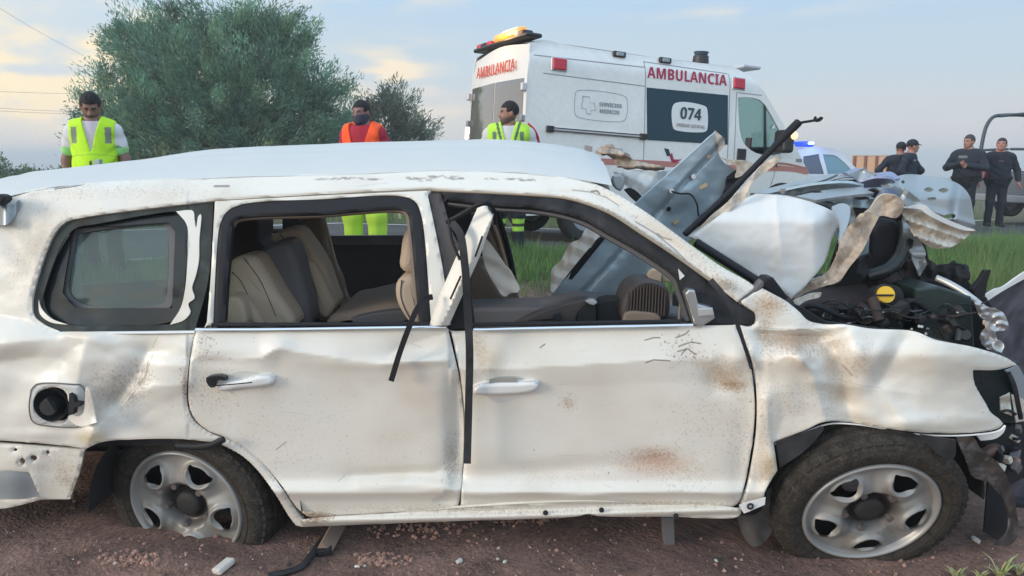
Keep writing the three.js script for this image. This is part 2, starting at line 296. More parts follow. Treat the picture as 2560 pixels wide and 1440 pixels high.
// blades of grass
const bladeGeo = (() => { const g = new THREE.BufferGeometry(); const p = [-.5, 0, 0, .5, 0, 0, -.36, .45, .06, .36, .45, .06, 0, 1, .3]; g.setAttribute('position', new THREE.Float32BufferAttribute(p, 3)); g.setIndex([0, 1, 2, 1, 3, 2, 2, 3, 4]); g.computeVertexNormals(); return g; })();
const grassMat = new THREE.MeshPhysicalMaterial({ color: lin(1, 1, 1), roughness: .75, side: THREE.DoubleSide, transmission: .35, thickness: 0 });
function grass(name, n, place, hRange, label, s0) {
  reseed(s0);
  const list = []; let tries = 0;
  while (list.length < n && tries++ < n * 12) { const q = place(); if (q) list.push(q); }
  const m = new THREE.InstancedMesh(bladeGeo, grassMat, list.length), d = new THREE.Object3D();
  list.forEach(([x, z, k = 1, dry = 0], i) => {
    const h = rr(...hRange) * k * (rnd() < .02 ? 1.7 : 1); d.position.set(x, groundY(x, z) - .01, z); d.rotation.set(rr(-.35, .35), rr(0, 6.28), rr(-.35, .35)); d.scale.set(rr(.006, .013), h, h * rr(.3, 1)); d.updateMatrix(); m.setMatrixAt(i, d.matrix);
    const pn = fbm(x * .8, z * .8, 12, 3), t = Math.min(1, Math.max(0, rnd() * .8 + .1 + pn * 1.2)), y = Math.min(1, rnd() * rnd() * .8 + dry + Math.max(0, fbm(x * .5, z * .5, 31, 2)) * .5); m.setColorAt(i, lin(lerp(.065, .14, t) + .16 * y, lerp(.19, .30, t) + .03 * y, lerp(.045, .08, t) + .03 * y));
  });
  m.name = name; m.userData = { kind: 'stuff', label, category: 'grass' }; m.castShadow = m.receiveShadow = true; scene.add(m);
}
grass('grass_verge', 130000, () => { const a = rr(-7, 14), s = rr(R0 - .12, R0 + 3.3), x = .22 + a * RX[0] + s * RN[0], z = -7.5 + a * RX[1] + s * RN[1]; const c = fbm(x * 1.1, z * 1.1, 6, 3) * 1.4 + sm(R0 + 3.1, R0 + 2.2, s) - .1; const lim = R0 + 1.75 + 1.7 * sm(1.2, 4.2, x); if (c < rnd() * .8 || s > lim - rnd() * .5) return null; return [x, z, (.35 + .5 * Math.max(0, c)) * (x < 1.5 ? .75 : x > 4 ? 1.35 : 1), s > R0 + 2 ? .2 : 0]; }, [.12, .36], 'green grass growing on the verge between wreck and road', 11);
grass('field_grass', 30000, () => { const x = rr(-22, 12), z = rr(-7, -22); const s = across(x, z); return s < R1 - .2 ? [x, z, 1.3, .1] : null; }, [.2, .5], 'pale grass growing on the field beyond the road', 13);
// ---------------------------------------------------------------- materials
const cx = (p) => [(p.x + 2.75) / 5.5 * 2048, (1.8 - p.y) / 1.9 * 708];
const dirtMap = canvas(2048, 708, (c, w, h) => {
  reseed(77);
  c.fillStyle = 'rgb(226,221,210)'; c.fillRect(0, 0, w, h);
  const q = (u, v) => cx(P(u, v, -.04));
  const dot = (x, y, r, col, a) => { c.globalAlpha = a; c.fillStyle = col; c.beginPath(); c.ellipse(x, y, r * rr(.6, 1.7), r * rr(.5, 1.1), rr(0, 3), 0, 7); c.fill(); };
  const gs = () => (rnd() + rnd() + rnd() - 1.5) / 1.0;
  // wide faint veils of dust, then speckles
  for (let i = 0; i < 900; i++) { const x = rr(0, w), y = rr(0, h), r = rr(10, 60); const g = c.createRadialGradient(x, y, 0, x, y, r); const t = rnd() < .5 ? '178,160,138' : '214,208,196'; g.addColorStop(0, `rgba(${t},.10)`); g.addColorStop(1, `rgba(${t},0)`); c.globalAlpha = 1; c.fillStyle = g; c.fillRect(x - r, y - r, 2 * r, 2 * r); }
  for (let i = 0; i < 2600; i++) { const x = rr(0, w), y = rr(0, h); dot(x, y, rr(.4, 1.1), rnd() < .5 ? '#6b5443' : '#8d7a68', rr(.05, .25)); }
  for (let i = 0; i < 130; i++) { const x = rr(0, w), y = rr(0, h); dot(x, y, rr(.5, 1.0), '#4a3a30', rr(.25, .6)); }
  const soft = (u, v, ru, rv, col, a) => { const [x, y] = q(u, v), k = 2048 / 5.5 / 640; c.save(); c.translate(x, y); c.scale(ru * k, rv * k); const g = c.createRadialGradient(0, 0, 0, 0, 0, 1); g.addColorStop(0, `rgba(${col},${a})`); g.addColorStop(1, `rgba(${col},0)`); c.globalAlpha = 1; c.fillStyle = g; c.fillRect(-1, -1, 2, 2); c.restore(); };
  const mud = (u, v, ru, rv, n, cols = ['#8a6a4e', '#a3876a', '#6f503a'], a = .22, rot = 0) => { soft(u, v, ru * 1.1, rv * 1.1, '150,122,98', Math.min(.28, n / (ru * rv) * .30 * a / .2)); const [x0, y0] = q(u, v), k = 2048 / 5.5 / 640; for (let i = 0; i < n * 1.3; i++) { const e = gs() * ru * 1.1, f = gs() * rv * 1.1, x = x0 + k * (e * Math.cos(rot) - f * Math.sin(rot)), y = y0 + k * (e * Math.sin(rot) + f * Math.cos(rot)); dot(x, y, rnd() < .03 ? rr(.9, 1.5) : rr(.35, 1.15), cols[Math.floor(rnd() * cols.length)], a * rr(.4, 1.5)); } };
  const stroke = (list, wd, col, a) => { c.globalAlpha = a; c.strokeStyle = col; c.lineWidth = wd; c.lineCap = 'round'; c.beginPath(); list.forEach(([u, v], i) => { const [x, y] = q(u, v); i ? c.lineTo(x, y) : c.moveTo(x, y); }); c.stroke(); };
  for (let i = 0; i < 90; i++) { const x = rr(0, w), y = rr(120, 690), L = rr(8, 60), a = rr(-.35, .35); c.globalAlpha = rr(.10, .34); c.strokeStyle = rnd() < .6 ? '#8d8478' : '#6f6256'; c.lineWidth = rr(.4, .9); c.beginPath(); c.moveTo(x, y); c.quadraticCurveTo(x + L * .5, y + L * .5 * a + rr(-3, 3), x + L, y + L * a); c.stroke(); }
  // measured stains: quarter panel, doors, fender
  soft(60, 620, 110, 120, '168,150,126', .35); mud(70, 600, 120, 110, 900, undefined, .16); mud(40, 690, 60, 60, 260, ['#a58763', '#8f7350'], .2);
  mud(240, 480, 260, 26, 700, undefined, .13); mud(300, 970, 60, 60, 900, ['#6d6359', '#8b8278', '#5d5148'], .2); mud(350, 950, 30, 46, 420, ['#5a4f48', '#74695f'], .25, .5);
  stroke([[320, 1000], [368, 935], [372, 900]], 1.6, '#5a4b40', .5); stroke([[300, 1010], [345, 958]], 1.2, '#6a5a4e', .5); stroke([[385, 880], [372, 920], [360, 960]], 1, '#7a5a44', .45); stroke([[395, 840], [380, 870]], 1, '#7a6a5a', .5);
  soft(200, 820, 60, 30, '190,150,110', .45); soft(230, 1090, 50, 26, '205,182,122', .55); mud(150, 1180, 90, 60, 500, undefined, .2); mud(150, 1210, 30, 40, 260, ['#5c5349', '#7b7063'], .3);
  mud(530, 970, 80, 60, 420, ['#5f4d40', '#7c6a5b'], .22); mud(520, 860, 30, 40, 80, ['#6a5446'], .4); mud(470, 960, 10, 60, 120, ['#8a5f45'], .4);
  mud(700, 1100, 220, 140, 500, ['#77695c', '#8c7f70'], .22); mud(1000, 1130, 110, 60, 420, ['#b39a8c', '#a48b7c'], .14); mud(1130, 1150, 22, 70, 520, ['#6f675f', '#8a837b'], .2); stroke([[1110, 1180], [1140, 1150]], 1, '#444', .6); stroke([[1118, 1195], [1132, 1183]], 1, '#444', .6);
  stroke([[690, 1125], [715, 1105]], 1.4, '#6d5a4a', .6); stroke([[845, 1205], [862, 1190]], 1, '#6d5a4a', .5);
  soft(1060, 940, 90, 50, '200,178,160', .25); soft(900, 1120, 240, 110, '205,190,178', .18);
  mud(1200, 880, 24, 60, 420, ['#b59a72', '#9c7d57'], .22, -.3); mud(1240, 905, 60, 20, 200, ['#b59a72', '#c4ad8a'], .2); mud(1420, 1005, 22, 20, 120, ['#a17a5c', '#8a6448'], .25); stroke([[1410, 990], [1420, 1020]], 1, '#8a6448', .4);
  mud(1620, 1160, 90, 30, 900, ['#a2694c', '#8a5a42', '#b98a6e'], .2, .18); mud(1640, 1140, 50, 24, 500, ['#94573a', '#a86d4e'], .2); mud(1440, 1190, 200, 22, 700, ['#b09683', '#c0a994'], .16, -.06); mud(1720, 1190, 70, 40, 520, ['#a98a72', '#8f6f58'], .18);
  mud(1800, 930, 60, 40, 900, ['#a68a6c', '#8b6d50', '#c0a88a'], .2, .3); mud(1830, 960, 34, 16, 500, ['#8b6d50', '#7a5b40'], .22); mud(1760, 1060, 100, 120, 420, ['#7d6a5a', '#94806e'], .25); mud(1850, 1080, 30, 150, 260, ['#7d6a5a', '#a08a74'], .25);
  mud(1700, 870, 60, 40, 90, ['#5f4a3c'], .5); for (const s of [[[1688, 842], [1712, 834], [1722, 826]], [[1694, 862], [1726, 852], [1748, 856]], [[1690, 874], [1716, 868], [1736, 882]], [[1700, 880], [1712, 868]], [[1610, 848], [1632, 842], [1648, 842]], [[1610, 900], [1630, 893], [1670, 895]], [[1350, 866], [1362, 858]]]) stroke(s, 1.5, '#4d403a', .75);
  soft(1500, 1090, 240, 120, '212,196,184', .22); soft(1300, 1040, 140, 120, '210,202,192', .2);
  // roof side: scraped edge and pillar scuffs
  for (const [u, v, l, t] of [[780, 452, 60, 5], [840, 450, 80, 5], [905, 452, 30, 3], [1010, 450, 30, 7], [1040, 452, 60, 9], [1120, 451, 50, 7], [1090, 445, 80, 3], [1250, 452, 90, 5], [1320, 455, 60, 3]]) { for (let i = 0; i < 14; i++) { const a = rr(-.5, .5) * l, b = rr(-.5, .5) * t; stroke([[u + a, v + b], [u + a + rr(4, 16), v + b + rr(-2, 2)]], rr(.8, 2.2), rnd() < .5 ? '#77706c' : '#938b86', .45); } }
  stroke([[70, 477], [110, 472], [140, 466]], 1.8, '#4d4744', .8); stroke([[490, 470], [528, 470]], 3, '#6b625c', .7); stroke([[450, 452], [470, 450]], 1.5, '#6b625c', .6); stroke([[880, 424], [940, 423]], 1.6, '#55504c', .7);
  stroke([[1130, 428], [1300, 432], [1430, 446], [1500, 465]], 1.4, '#7d786f', .5); stroke([[1440, 480], [1490, 486], [1530, 500], [1560, 520]], 1.6, '#6d675f', .6); stroke([[1490, 484], [1505, 482], [1512, 490]], 2.4, '#55504a', .7); stroke([[1600, 560], [1650, 590], [1700, 632], [1722, 655]], 1.6, '#55504a', .6); stroke([[1655, 590], [1668, 600], [1690, 606]], 2.2, '#6d6257', .6);
  mud(1820, 715, 34, 16, 420, ['#7d6a58', '#96836e'], .25, .5); mud(1600, 560, 200, 20, 240, ['#8a7a66'], .22, .65); mud(1760, 660, 70, 24, 300, ['#9a8a74'], .2, .6);
  // fender
  soft(1985, 848, 110, 22, '140,106,80', .55); soft(2080, 900, 40, 60, '168,140,112', .4); soft(2110, 990, 50, 70, '176,152,124', .4); soft(1925, 760, 50, 40, '160,126,92', .4); soft(1920, 1150, 30, 60, '186,160,120', .35);
  soft(1640, 1165, 130, 34, '168,124,98', .4); soft(1810, 945, 80, 44, '166,138,108', .4); soft(1230, 890, 50, 50, '186,160,122', .4); soft(90, 640, 150, 110, '182,166,142', .3); soft(280, 990, 80, 70, '150,142,132', .4); soft(150, 1195, 90, 50, '170,156,136', .3); soft(1130, 1130, 30, 110, '150,146,140', .4); soft(1050, 1010, 110, 120, '205,188,176', .3);
  mud(1990, 860, 90, 26, 1000, ['#a57f62', '#8a6548', '#b99878'], .22); mud(1925, 760, 40, 30, 520, ['#9c7550', '#8a6444'], .25); mud(1915, 840, 18, 60, 420, ['#9b8063', '#856a4e'], .22); mud(1985, 745, 24, 8, 160, ['#7a5a42'], .3);
  mud(2080, 960, 40, 110, 900, ['#b19679', '#9c7e62'], .18); mud(1960, 1000, 80, 70, 420, ['#a48a70', '#8f755c'], .2); mud(1900, 1100, 26, 140, 460, ['#a48a70', '#b89a72'], .2); mud(2140, 900, 30, 50, 420, ['#a58768'], .2, .5);
  mud(2200, 960, 160, 90, 70, ['#6f5b4a'], .12); mud(1920, 1170, 24, 40, 260, ['#b08e5e', '#8c6c44'], .25); stroke([[2105, 912], [2125, 935]], 3, '#8b6a4c', .35); stroke([[2070, 945], [2200, 968]], 1, '#8f8377', .4);
  // sill
  mud(780, 1300, 40, 14, 420, ['#8a6a4c', '#6f553e'], .4); mud(1200, 1280, 400, 14, 1400, ['#8a7460', '#a08a74'], .2); mud(1700, 1262, 160, 8, 420, ['#7d6a58'], .25);
}, true, { wrapS: THREE.ClampToEdgeWrapping, wrapT: THREE.ClampToEdgeWrapping });
const uvSide = (p) => [(p.x + 2.75) / 5.5, 1 - (1.8 - p.y) / 1.9];
const rubberMap = noiseTex(256, (x, y) => { const k = .72 + .5 * tile(x, y, 14, 4, 6); return [k, k * .99, k * .97]; });
const tyreMap = noiseTex(256, (x, y) => { const k = .70 + .35 * tile(x, y, 6, 3, 6) + .45 * tile(x, y, 40, 3, 2); return [k, k * .985, k * .96]; }, { rep: [10, 1.5] });
const grimeMap = noiseTex(512, (x, y) => { const a = tile(x, y, 9, 5, 3), b = tile(x, y, 40, 4, 8), t = sm(-.5, .3, a + .6 * b), k = 1 + .10 * b; return [lerp(.66, .80, t) * k, lerp(.60, .775, t) * k, lerp(.54, .73, t) * k]; }, { rep: [1.1, 1.1] });
const M = {
  roof: mat(.60, .595, .56, .45, 0, { clearcoat: .25, clearcoatRoughness: .3 }),
  paint: new THREE.MeshPhysicalMaterial({ map: dirtMap, roughness: .42, clearcoat: .35, clearcoatRoughness: .2, side: THREE.DoubleSide }),
  white: mat(.74, .73, .70, .42, 0, { clearcoat: .35, clearcoatRoughness: .25 }),
  dusty: mat(1.1, 1.1, 1.08, .7, 0, { map: grimeMap }),
  primer: mat(.40, .49, .54, .34, .2, { clearcoat: .4, clearcoatRoughness: .25 }),
  greysheet: mat(.36, .395, .41, .36, .35), bluesheet: mat(.30, .33, .46, .35, .35),
  brownsheet: mat(.80, .72, .66, .6, .05, { map: grimeMap }),
  rubber: mat(.014, .014, .017, .6, 0, { specularIntensity: .6 }),
  rubberDusty: mat(.055, .056, .064, .7, 0, { specularIntensity: .6, map: rubberMap }),
  glue: mat(.055, .07, .068, .75, 0, { map: rubberMap }),
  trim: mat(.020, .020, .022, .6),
  trimBrown: mat(.075, .06, .056, .55),
  chrome: mat(.72, .73, .75, .16, 1),
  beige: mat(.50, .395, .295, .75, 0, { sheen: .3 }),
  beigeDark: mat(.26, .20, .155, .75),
  greyTrim: mat(.12, .115, .12, .6),
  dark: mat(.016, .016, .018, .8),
  darkGloss: mat(.014, .018, .019, .25),
  metal: mat(.48, .48, .48, .38, .85),
  alu: mat(.55, .55, .54, .45, .6),
  cloth: mat(.78, .72, .64, .95),
  yellow: mat(.80, .50, .03, .4),
  brown: mat(.045, .03, .028, .8),
  tyre: mat(.088, .078, .070, .88, 0, { map: tyreMap, specularIntensity: .5 }),
  glass: new THREE.MeshPhysicalMaterial({ color: lin(.50, .56, .56), roughness: .04, transmission: 1, thickness: 0, ior: 1.5, side: THREE.DoubleSide }),
  tint: mat(.035, .05, .05, .06, 0, { clearcoat: 1, clearcoatRoughness: .03 }),
};
// ---------------------------------------------------------------- shape of the near side: depth (metres) of every measured point
const prof = [[300, -.62], [400, -.40], [425, -.315], [450, -.262], [480, -.215], [560, -.150], [700, -.082], [815, -.046], [860, -.020], [903, 0], [960, -.020], [1050, -.034], [1150, -.046], [1200, -.050], [1230, -.026], [1252, -.056], [1290, -.080], [1340, -.10], [1440, -.16]];
const tang = prof.map((p, i) => { const a = prof[Math.max(0, i - 1)], b = prof[Math.min(prof.length - 1, i + 1)]; return (b[1] - a[1]) / (b[0] - a[0]); });
const profAt = (v, sharp) => {
  let k = 0; while (k < prof.length - 2 && v > prof[k + 1][0]) k++;
  const [a, ya] = prof[k], [b, yb] = prof[k + 1], t = Math.min(1.5, Math.max(-.5, (v - a) / (b - a))), h = b - a;
  const l = ya + (yb - ya) * t, s = (2 * t * t * t - 3 * t * t + 1) * ya + (t * t * t - 2 * t * t + t) * h * tang[k] + (-2 * t * t * t + 3 * t * t) * yb + (t * t * t - t * t) * h * tang[k + 1];
  return lerp(s, l, sharp);
};
const table = (t, u) => { if (u <= t[0][0]) return t[0][1]; for (let i = 1; i < t.length; i++) if (u <= t[i][0]) { const k = sm(t[i - 1][0], t[i][0], u); return lerp(t[i - 1][1], t[i][1], k); } return t[t.length - 1][1]; };
const creaseV = [[-400, 860], [0, 870], [200, 905], [460, 915], [500, 888], [640, 898], [700, 872], [760, 884], [960, 908], [1118, 900], [1128, 928], [1780, 898], [1900, 890], [2500, 890]];
const dents = [   // u, v, half-widths, turn, depth
  [90, 905, 150, 42, .12, -.030], [230, 845, 46, 26, .5, .020], [150, 960, 60, 60, 0, .014], [20, 990, 70, 70, 0, -.016], [340, 930, 36, 90, .55, -.020], [300, 1010, 60, 34, -.5, -.016], [420, 970, 60, 40, .2, .012], [230, 1086, 44, 26, -.3, .016], [-40, 760, 120, 70, .2, -.03], [400, 880, 90, 22, .1, -.008], [100, 1085, 120, 14, 0, .008],
  [690, 868, 34, 26, 0, .010], [560, 900, 90, 18, .03, -.012], [880, 910, 120, 14, .05, .006], [1066, 868, 90, 30, -.1, -.022], [1050, 902, 90, 14, -.05, .016], [1142, 1060, 26, 130, 0, -.026], [1090, 960, 60, 44, -.2, .012], [1010, 1182, 100, 10, -.04, -.014], [1010, 1206, 110, 16, -.02, .012], [1110, 1215, 44, 14, -.1, .016], [1120, 1248, 40, 12, 0, -.016], [860, 1060, 180, 120, 0, -.012], [620, 970, 70, 40, 0, .008],
  [1180, 895, 30, 26, .2, -.012], [1800, 940, 56, 44, .3, -.022], [1840, 905, 24, 34, 0, .012], [1380, 1172, 260, 22, -.08, -.014], [1640, 1150, 80, 24, .2, -.012], [1740, 1000, 120, 60, 0, .008], [1500, 1060, 240, 90, 0, -.008], [1470, 1245, 60, 10, 0, .010], [1850, 1180, 24, 90, 0, -.01],
  [1990, 858, 80, 28, .1, -.040], [2006, 902, 34, 18, .5, .034], [2028, 908, 16, 12, .3, -.020], [2085, 880, 34, 50, -.2, -.034], [2150, 900, 44, 60, .5, .010], [1950, 980, 50, 90, .15, .026], [2064, 956, 50, 18, .2, .018], [2085, 1005, 44, 60, -.1, -.026], [2220, 950, 110, 80, .5, -.024], [2190, 900, 22, 90, .5, .012], [2160, 1000, 30, 80, -.45, .014], [2330, 900, 110, 40, .2, .012], [2380, 980, 60, 70, 0, -.012], [1905, 900, 16, 90, 0, -.014], [1905, 1040, 20, 110, .04, .012], [1925, 1150, 26, 50, .1, .022], [1890, 1220, 24, 40, .3, -.014], [2120, 1030, 60, 20, .2, .014], [2300, 1060, 120, 18, 0, .016], [1935, 755, 40, 30, .4, .012], [2075, 850, 26, 12, 0, .012],
  [60, 590, 120, 90, 0, -.020], [330, 480, 140, 24, -.04, .006], [700, 466, 120, 12, 0, -.006], [1040, 452, 120, 7, 0, -.008], [1240, 452, 60, 7, .05, -.008], [1500, 490, 50, 12, .4, -.010], [1670, 600, 60, 12, .65, -.010], [1800, 690, 50, 16, .6, .008],
  [140, 1180, 70, 50, .2, -.02], [60, 1150, 60, 30, 0, .014], [110, 1230, 50, 24, .3, .016],
].map(([u, v, a, b, t, d]) => [u, v, a, b, Math.cos(t), Math.sin(t), d]);
const folds = [   // sharp creases: line, reach (pixels), depth
  [[[1985, 868], [2008, 892], [2034, 940], [2050, 1000], [2064, 1062]], 55, .062], [[[2050, 850], [2084, 905], [2104, 970], [2130, 1056]], 42, -.056], [[[2128, 836], [2160, 905], [2200, 975], [2262, 1060]], 50, .034], [[[2260, 850], [2224, 910], [2196, 960]], 34, -.024],
  [[[1896, 834], [1990, 840], [2070, 842]], 16, -.034], [[[1896, 820], [1990, 824], [2064, 822], [2110, 818]], 7, .012], [[[1936, 1108], [1960, 1040], [1950, 960], [1925, 900]], 36, -.018], [[[1944, 1180], [1925, 1120], [1915, 1000]], 18, .016], [[[2100, 962], [2300, 985]], 16, .006], [[[2500, 1052], [2380, 1040], [2260, 1050]], 26, .010], [[[1990, 875], [1940, 905], [1905, 900]], 24, .014],
  [[[0, 858], [90, 850], [170, 838], [214, 852], [196, 930], [190, 1000]], 34, .024], [[[0, 905], [100, 890], [160, 900]], 30, -.018], [[[470, 962], [385, 966], [330, 990], [250, 1060]], 26, .020], [[[370, 880], [336, 940], [290, 1010]], 24, -.020], [[[470, 985], [400, 1010], [330, 1060]], 30, -.008], [[[216, 855], [300, 900], [360, 930]], 26, -.012], [[[0, 790], [60, 800], [140, 836]], 20, -.016], [[[236, 1070], [220, 1104]], 16, .012],
  [[[1140, 960], [1146, 1060], [1148, 1190]], 22, -.020], [[[880, 1186], [1000, 1192], [1080, 1186], [1130, 1150]], 16, -.010], [[[900, 1212], [1040, 1212], [1120, 1200]], 18, .010], [[[1118, 832], [1064, 846], [1000, 868], [964, 896]], 22, -.012], [[[960, 906], [1040, 902], [1130, 880]], 12, .010], [[[500, 892], [600, 902], [660, 892], [700, 866], [740, 880], [840, 896]], 18, .008], [[[1080, 1250], [1110, 1226], [1146, 1222]], 10, .008],
  [[[1156, 1240], [1300, 1232], [1470, 1236], [1700, 1226], [1830, 1240]], 9, .008], [[[1720, 900], [1770, 930], [1790, 970]], 26, -.010], [[[1780, 900], [1850, 960]], 16, .008],
  [[[1380, 478], [1450, 484], [1500, 482], [1560, 520], [1700, 632]], 7, -.007], [[[70, 480], [200, 470], [330, 462]], 10, .006],
].map(([l, w, d]) => { const u = l.map((p) => p[0]), v = l.map((p) => p[1]); return [l, w, d, Math.min(...u) - 4 * w, Math.max(...u) + 4 * w, Math.min(...v) - 4 * w, Math.max(...v) + 4 * w]; });
function sideZ(u, v) {
  const vc = table(creaseV, u), w = Math.exp(-(((v - 895) / 90) ** 2));
  const hard = u > 1124 && u < 1780 ? 1 : u > 470 && u <= 1124 ? .75 : .15;
  let z = profAt(v - (vc - 903) * w, hard * w + (v > 1200 ? .35 : 0));
  // the metal curves in towards both ends of the car
  z -= .05 * sm(200, -420, u) + .16 * sm(2300, 2620, u) ** 1.6;
  z += (u < 470 ? .016 : u > 1890 ? .020 : .0035) * fbm(u / 150, v / 110, 1, 3);
  for (const [du, dv, a, b, c, s, d] of dents) { const x = u - du, y = v - dv; if (Math.abs(x) + Math.abs(y) > 3 * (a + b)) continue; const p = (x * c + y * s) / a, q = (-x * s + y * c) / b, e = p * p + q * q; if (e < 8) z += d * Math.exp(-e); }
  for (const [l, w, d, a, b, c, e] of folds) if (u > a && u < b && v > c && v < e) { const q = polyDist(l, u, v) / w; z += d * (Math.exp(-Math.sqrt(q * q + .02)) - .018); }
  return z;
}
const side = (off = 0) => (u, v) => P(u, v, sideZ(u, v) + off);
const skin = (pts, off = 0, o = {}) => sheet(curve(pts, o.step || 8), side(off), { cell: 8, thick: .012, uv: uvSide, round: 7, roundDepth: .012, ...o });
// ---------------------------------------------------------------- the wrecked car
const suv = thing('wrecked_suv', 'crushed white SUV with torn hood and missing windows standing on the dirt', 'car', [-.1, 0, -.95]);
const railV = [[-420, 640], [-200, 560], [0, 494], [70, 478], [140, 466], [333, 452], [633, 440], [900, 433], [1100, 424], [1300, 430], [1440, 445], [1530, 462]];
const crestV = [[-420, 610], [-200, 530], [0, 462], [50, 443], [100, 430], [167, 423], [287, 410], [400, 396], [500, 381], [560, 374], [700, 366], [900, 358], [1100, 352], [1200, 350], [1300, 354], [1380, 362], [1450, 374], [1500, 392], [1524, 420], [1532, 440]];
const pw = (t, u) => { for (let i = 1; i < t.length; i++) if (u <= t[i][0] || i === t.length - 1) { const k = (u - t[i - 1][0]) / (t[i][0] - t[i - 1][0]); return lerp(t[i - 1][1], t[i][1], Math.min(1.2, Math.max(0, k))); } };
{
  const build = (off) => {
    const pos = [], uv = [], idx = [], nu = 220, nz = 44;
    for (let i = 0; i <= nu; i++) {
      const uR = lerp(-420, 1530, i / nu), R = P(uR, pw(railV, uR) + 2, profAt(pw(railV, uR) + 2, 0));
      let x = R.x, uC = 1280 + FOC * x / ((CAM[2] + .95) * .986), C = P(Math.min(uC, 1532), pw(crestV, Math.min(uC, 1532)), -.95);
      const front = sm(.245, .262, x / 1.55);
      for (let j = 0; j <= nz; j++) {
        const t = j / nz, z = lerp(R.z, -1.66, t), zt = (z - R.z) / (-.95 - R.z);
        let y = zt <= 1 ? R.y + (C.y - R.y) * Math.pow(Math.sin(Math.min(1, zt) * Math.PI / 2), .82) : C.y - .12 * Math.pow(Math.min(1, (zt - 1) / (-.71 / (-.95 - R.z))), 2.6);
        y += .0045 * Math.sin(z * 42) * sm(.25, .6, zt) * (1 - sm(1.7, 2.0, zt)) + .006 * fbm(x * 3, z * 4, 5, 3);
        pos.push(x, y + off, z); uv.push((x + 2.75) / 5.5, .02 + .05 * t);
      }
    }
    for (let i = 0; i < nu; i++) for (let j = 0; j < nz; j++) { const a = i * (nz + 1) + j, b = a + nz + 1; idx.push(a, b, a + 1, a + 1, b, b + 1); }
    const g = new THREE.BufferGeometry(); g.setAttribute('position', new THREE.Float32BufferAttribute(pos, 3)); g.setAttribute('uv', new THREE.Float32BufferAttribute(uv, 2)); g.setIndex(idx); g.computeVertexNormals(); return g;
  };
  part('roof', build(0), M.roof, suv);
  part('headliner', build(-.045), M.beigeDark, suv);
}
// body side: quarter panel, roof side and A-pillar in one pressing
part('body_side', skin([[-420, 650, 1], [-200, 566], [0, 492], [70, 476], [140, 464], [333, 450], [633, 438], [900, 431], [1100, 422], [1300, 429], [1450, 447], [1520, 474], [1600, 520], [1700, 592], [1800, 664], [1870, 704], [1892, 720, 1], [1846, 756, 1], [1760, 690], [1682, 633], [1604, 582], [1526, 532], [1467, 508], [1409, 494], [1291, 485], [1104, 475], [1080, 473], [800, 486], [540, 501, 1], [507, 505, 1], [330, 526], [205, 544], [160, 556], [128, 592], [76, 752], [80, 790], [104, 812], [147, 831, 1], [484, 831, 1], [474, 880], [465, 960], [465, 1010], [478, 1050], [520, 1083], [556, 1098, 1], [530, 1106], [450, 1100], [330, 1101], [250, 1108], [212, 1124, 1], [150, 1116], [0, 1104], [-420, 1090, 1]], 0, { cell: 7, holes: [curve([[126, 970], [160, 982], [164, 1048], [126, 1056], [94, 1038], [90, 1010], [97, 984]], 4)] }), M.paint, suv);
part('rear_bumper_corner', sheet(curve([[-420, 1098, 1], [0, 1110], [208, 1126, 1], [196, 1180], [172, 1250, 1], [100, 1252], [60, 1262], [0, 1274], [-420, 1280, 1]], 8), (u, v) => P(u, v, sideZ(u, Math.min(v, 1180)) - .02 - .05 * sm(1180, 1280, v)), { cell: 8, thick: .01, uv: uvSide, round: 7, holes: [curve([[-60, 1182, 1], [70, 1182, 1], [92, 1236, 1], [60, 1248], [-60, 1242, 1]], 8), curve([[52, 1146], [60, 1155], [52, 1164], [45, 1155]], 3), curve([[80, 1140], [90, 1147], [80, 1155], [71, 1147]], 3), curve([[35, 1122], [40, 1126], [35, 1130], [30, 1126]], 2), curve([[116, 1128], [121, 1133], [116, 1138], [111, 1133]], 2)] }), M.paint, suv);
part('reflector', sheet(curve([[-70, 1176, 1], [78, 1176, 1], [100, 1242, 1], [-70, 1250, 1]], 9), (u, v) => P(u, v, -.09 - .02 * sm(1190, 1250, v) + .01 * Math.sin(u / 20)), { cell: 12 }), M.greysheet, suv);
part('wheel_arch_moulding', skin([[558, 1098, 1], [605, 1118], [652, 1158], [699, 1219], [738, 1280], [756, 1300, 1], [760, 1318, 1], [742, 1318], [722, 1296], [690, 1244], [640, 1176], [600, 1140], [552, 1114, 1]], .004, { cell: 6, round: 4 }), M.paint, suv);
part('sill', sheet(curve([[748, 1302, 1], [800, 1296], [1000, 1284], [1146, 1272], [1300, 1262], [1470, 1256], [1640, 1262], [1830, 1270], [1856, 1278, 1], [1850, 1292], [1660, 1294], [1500, 1293], [1470, 1288], [1440, 1294], [1150, 1305], [900, 1314], [752, 1320, 1]], 7), (u, v) => P(u, v, -.045 - .03 * sm(1290, 1320, v) + .012 * Math.sin((v - 1250 - (1280 - u) * .03) / 5.2)), { cell: 5, thick: .01, uv: uvSide, round: 4 }), M.paint, suv);
for (const [u, v] of [[1364, 1282], [1504, 1275], [1690, 1290]]) part('sill_hole', at(new THREE.CylinderGeometry(.011, .011, .006, 12), ...P(u, v, -.03).toArray(), Math.PI / 2), M.dark, suv);
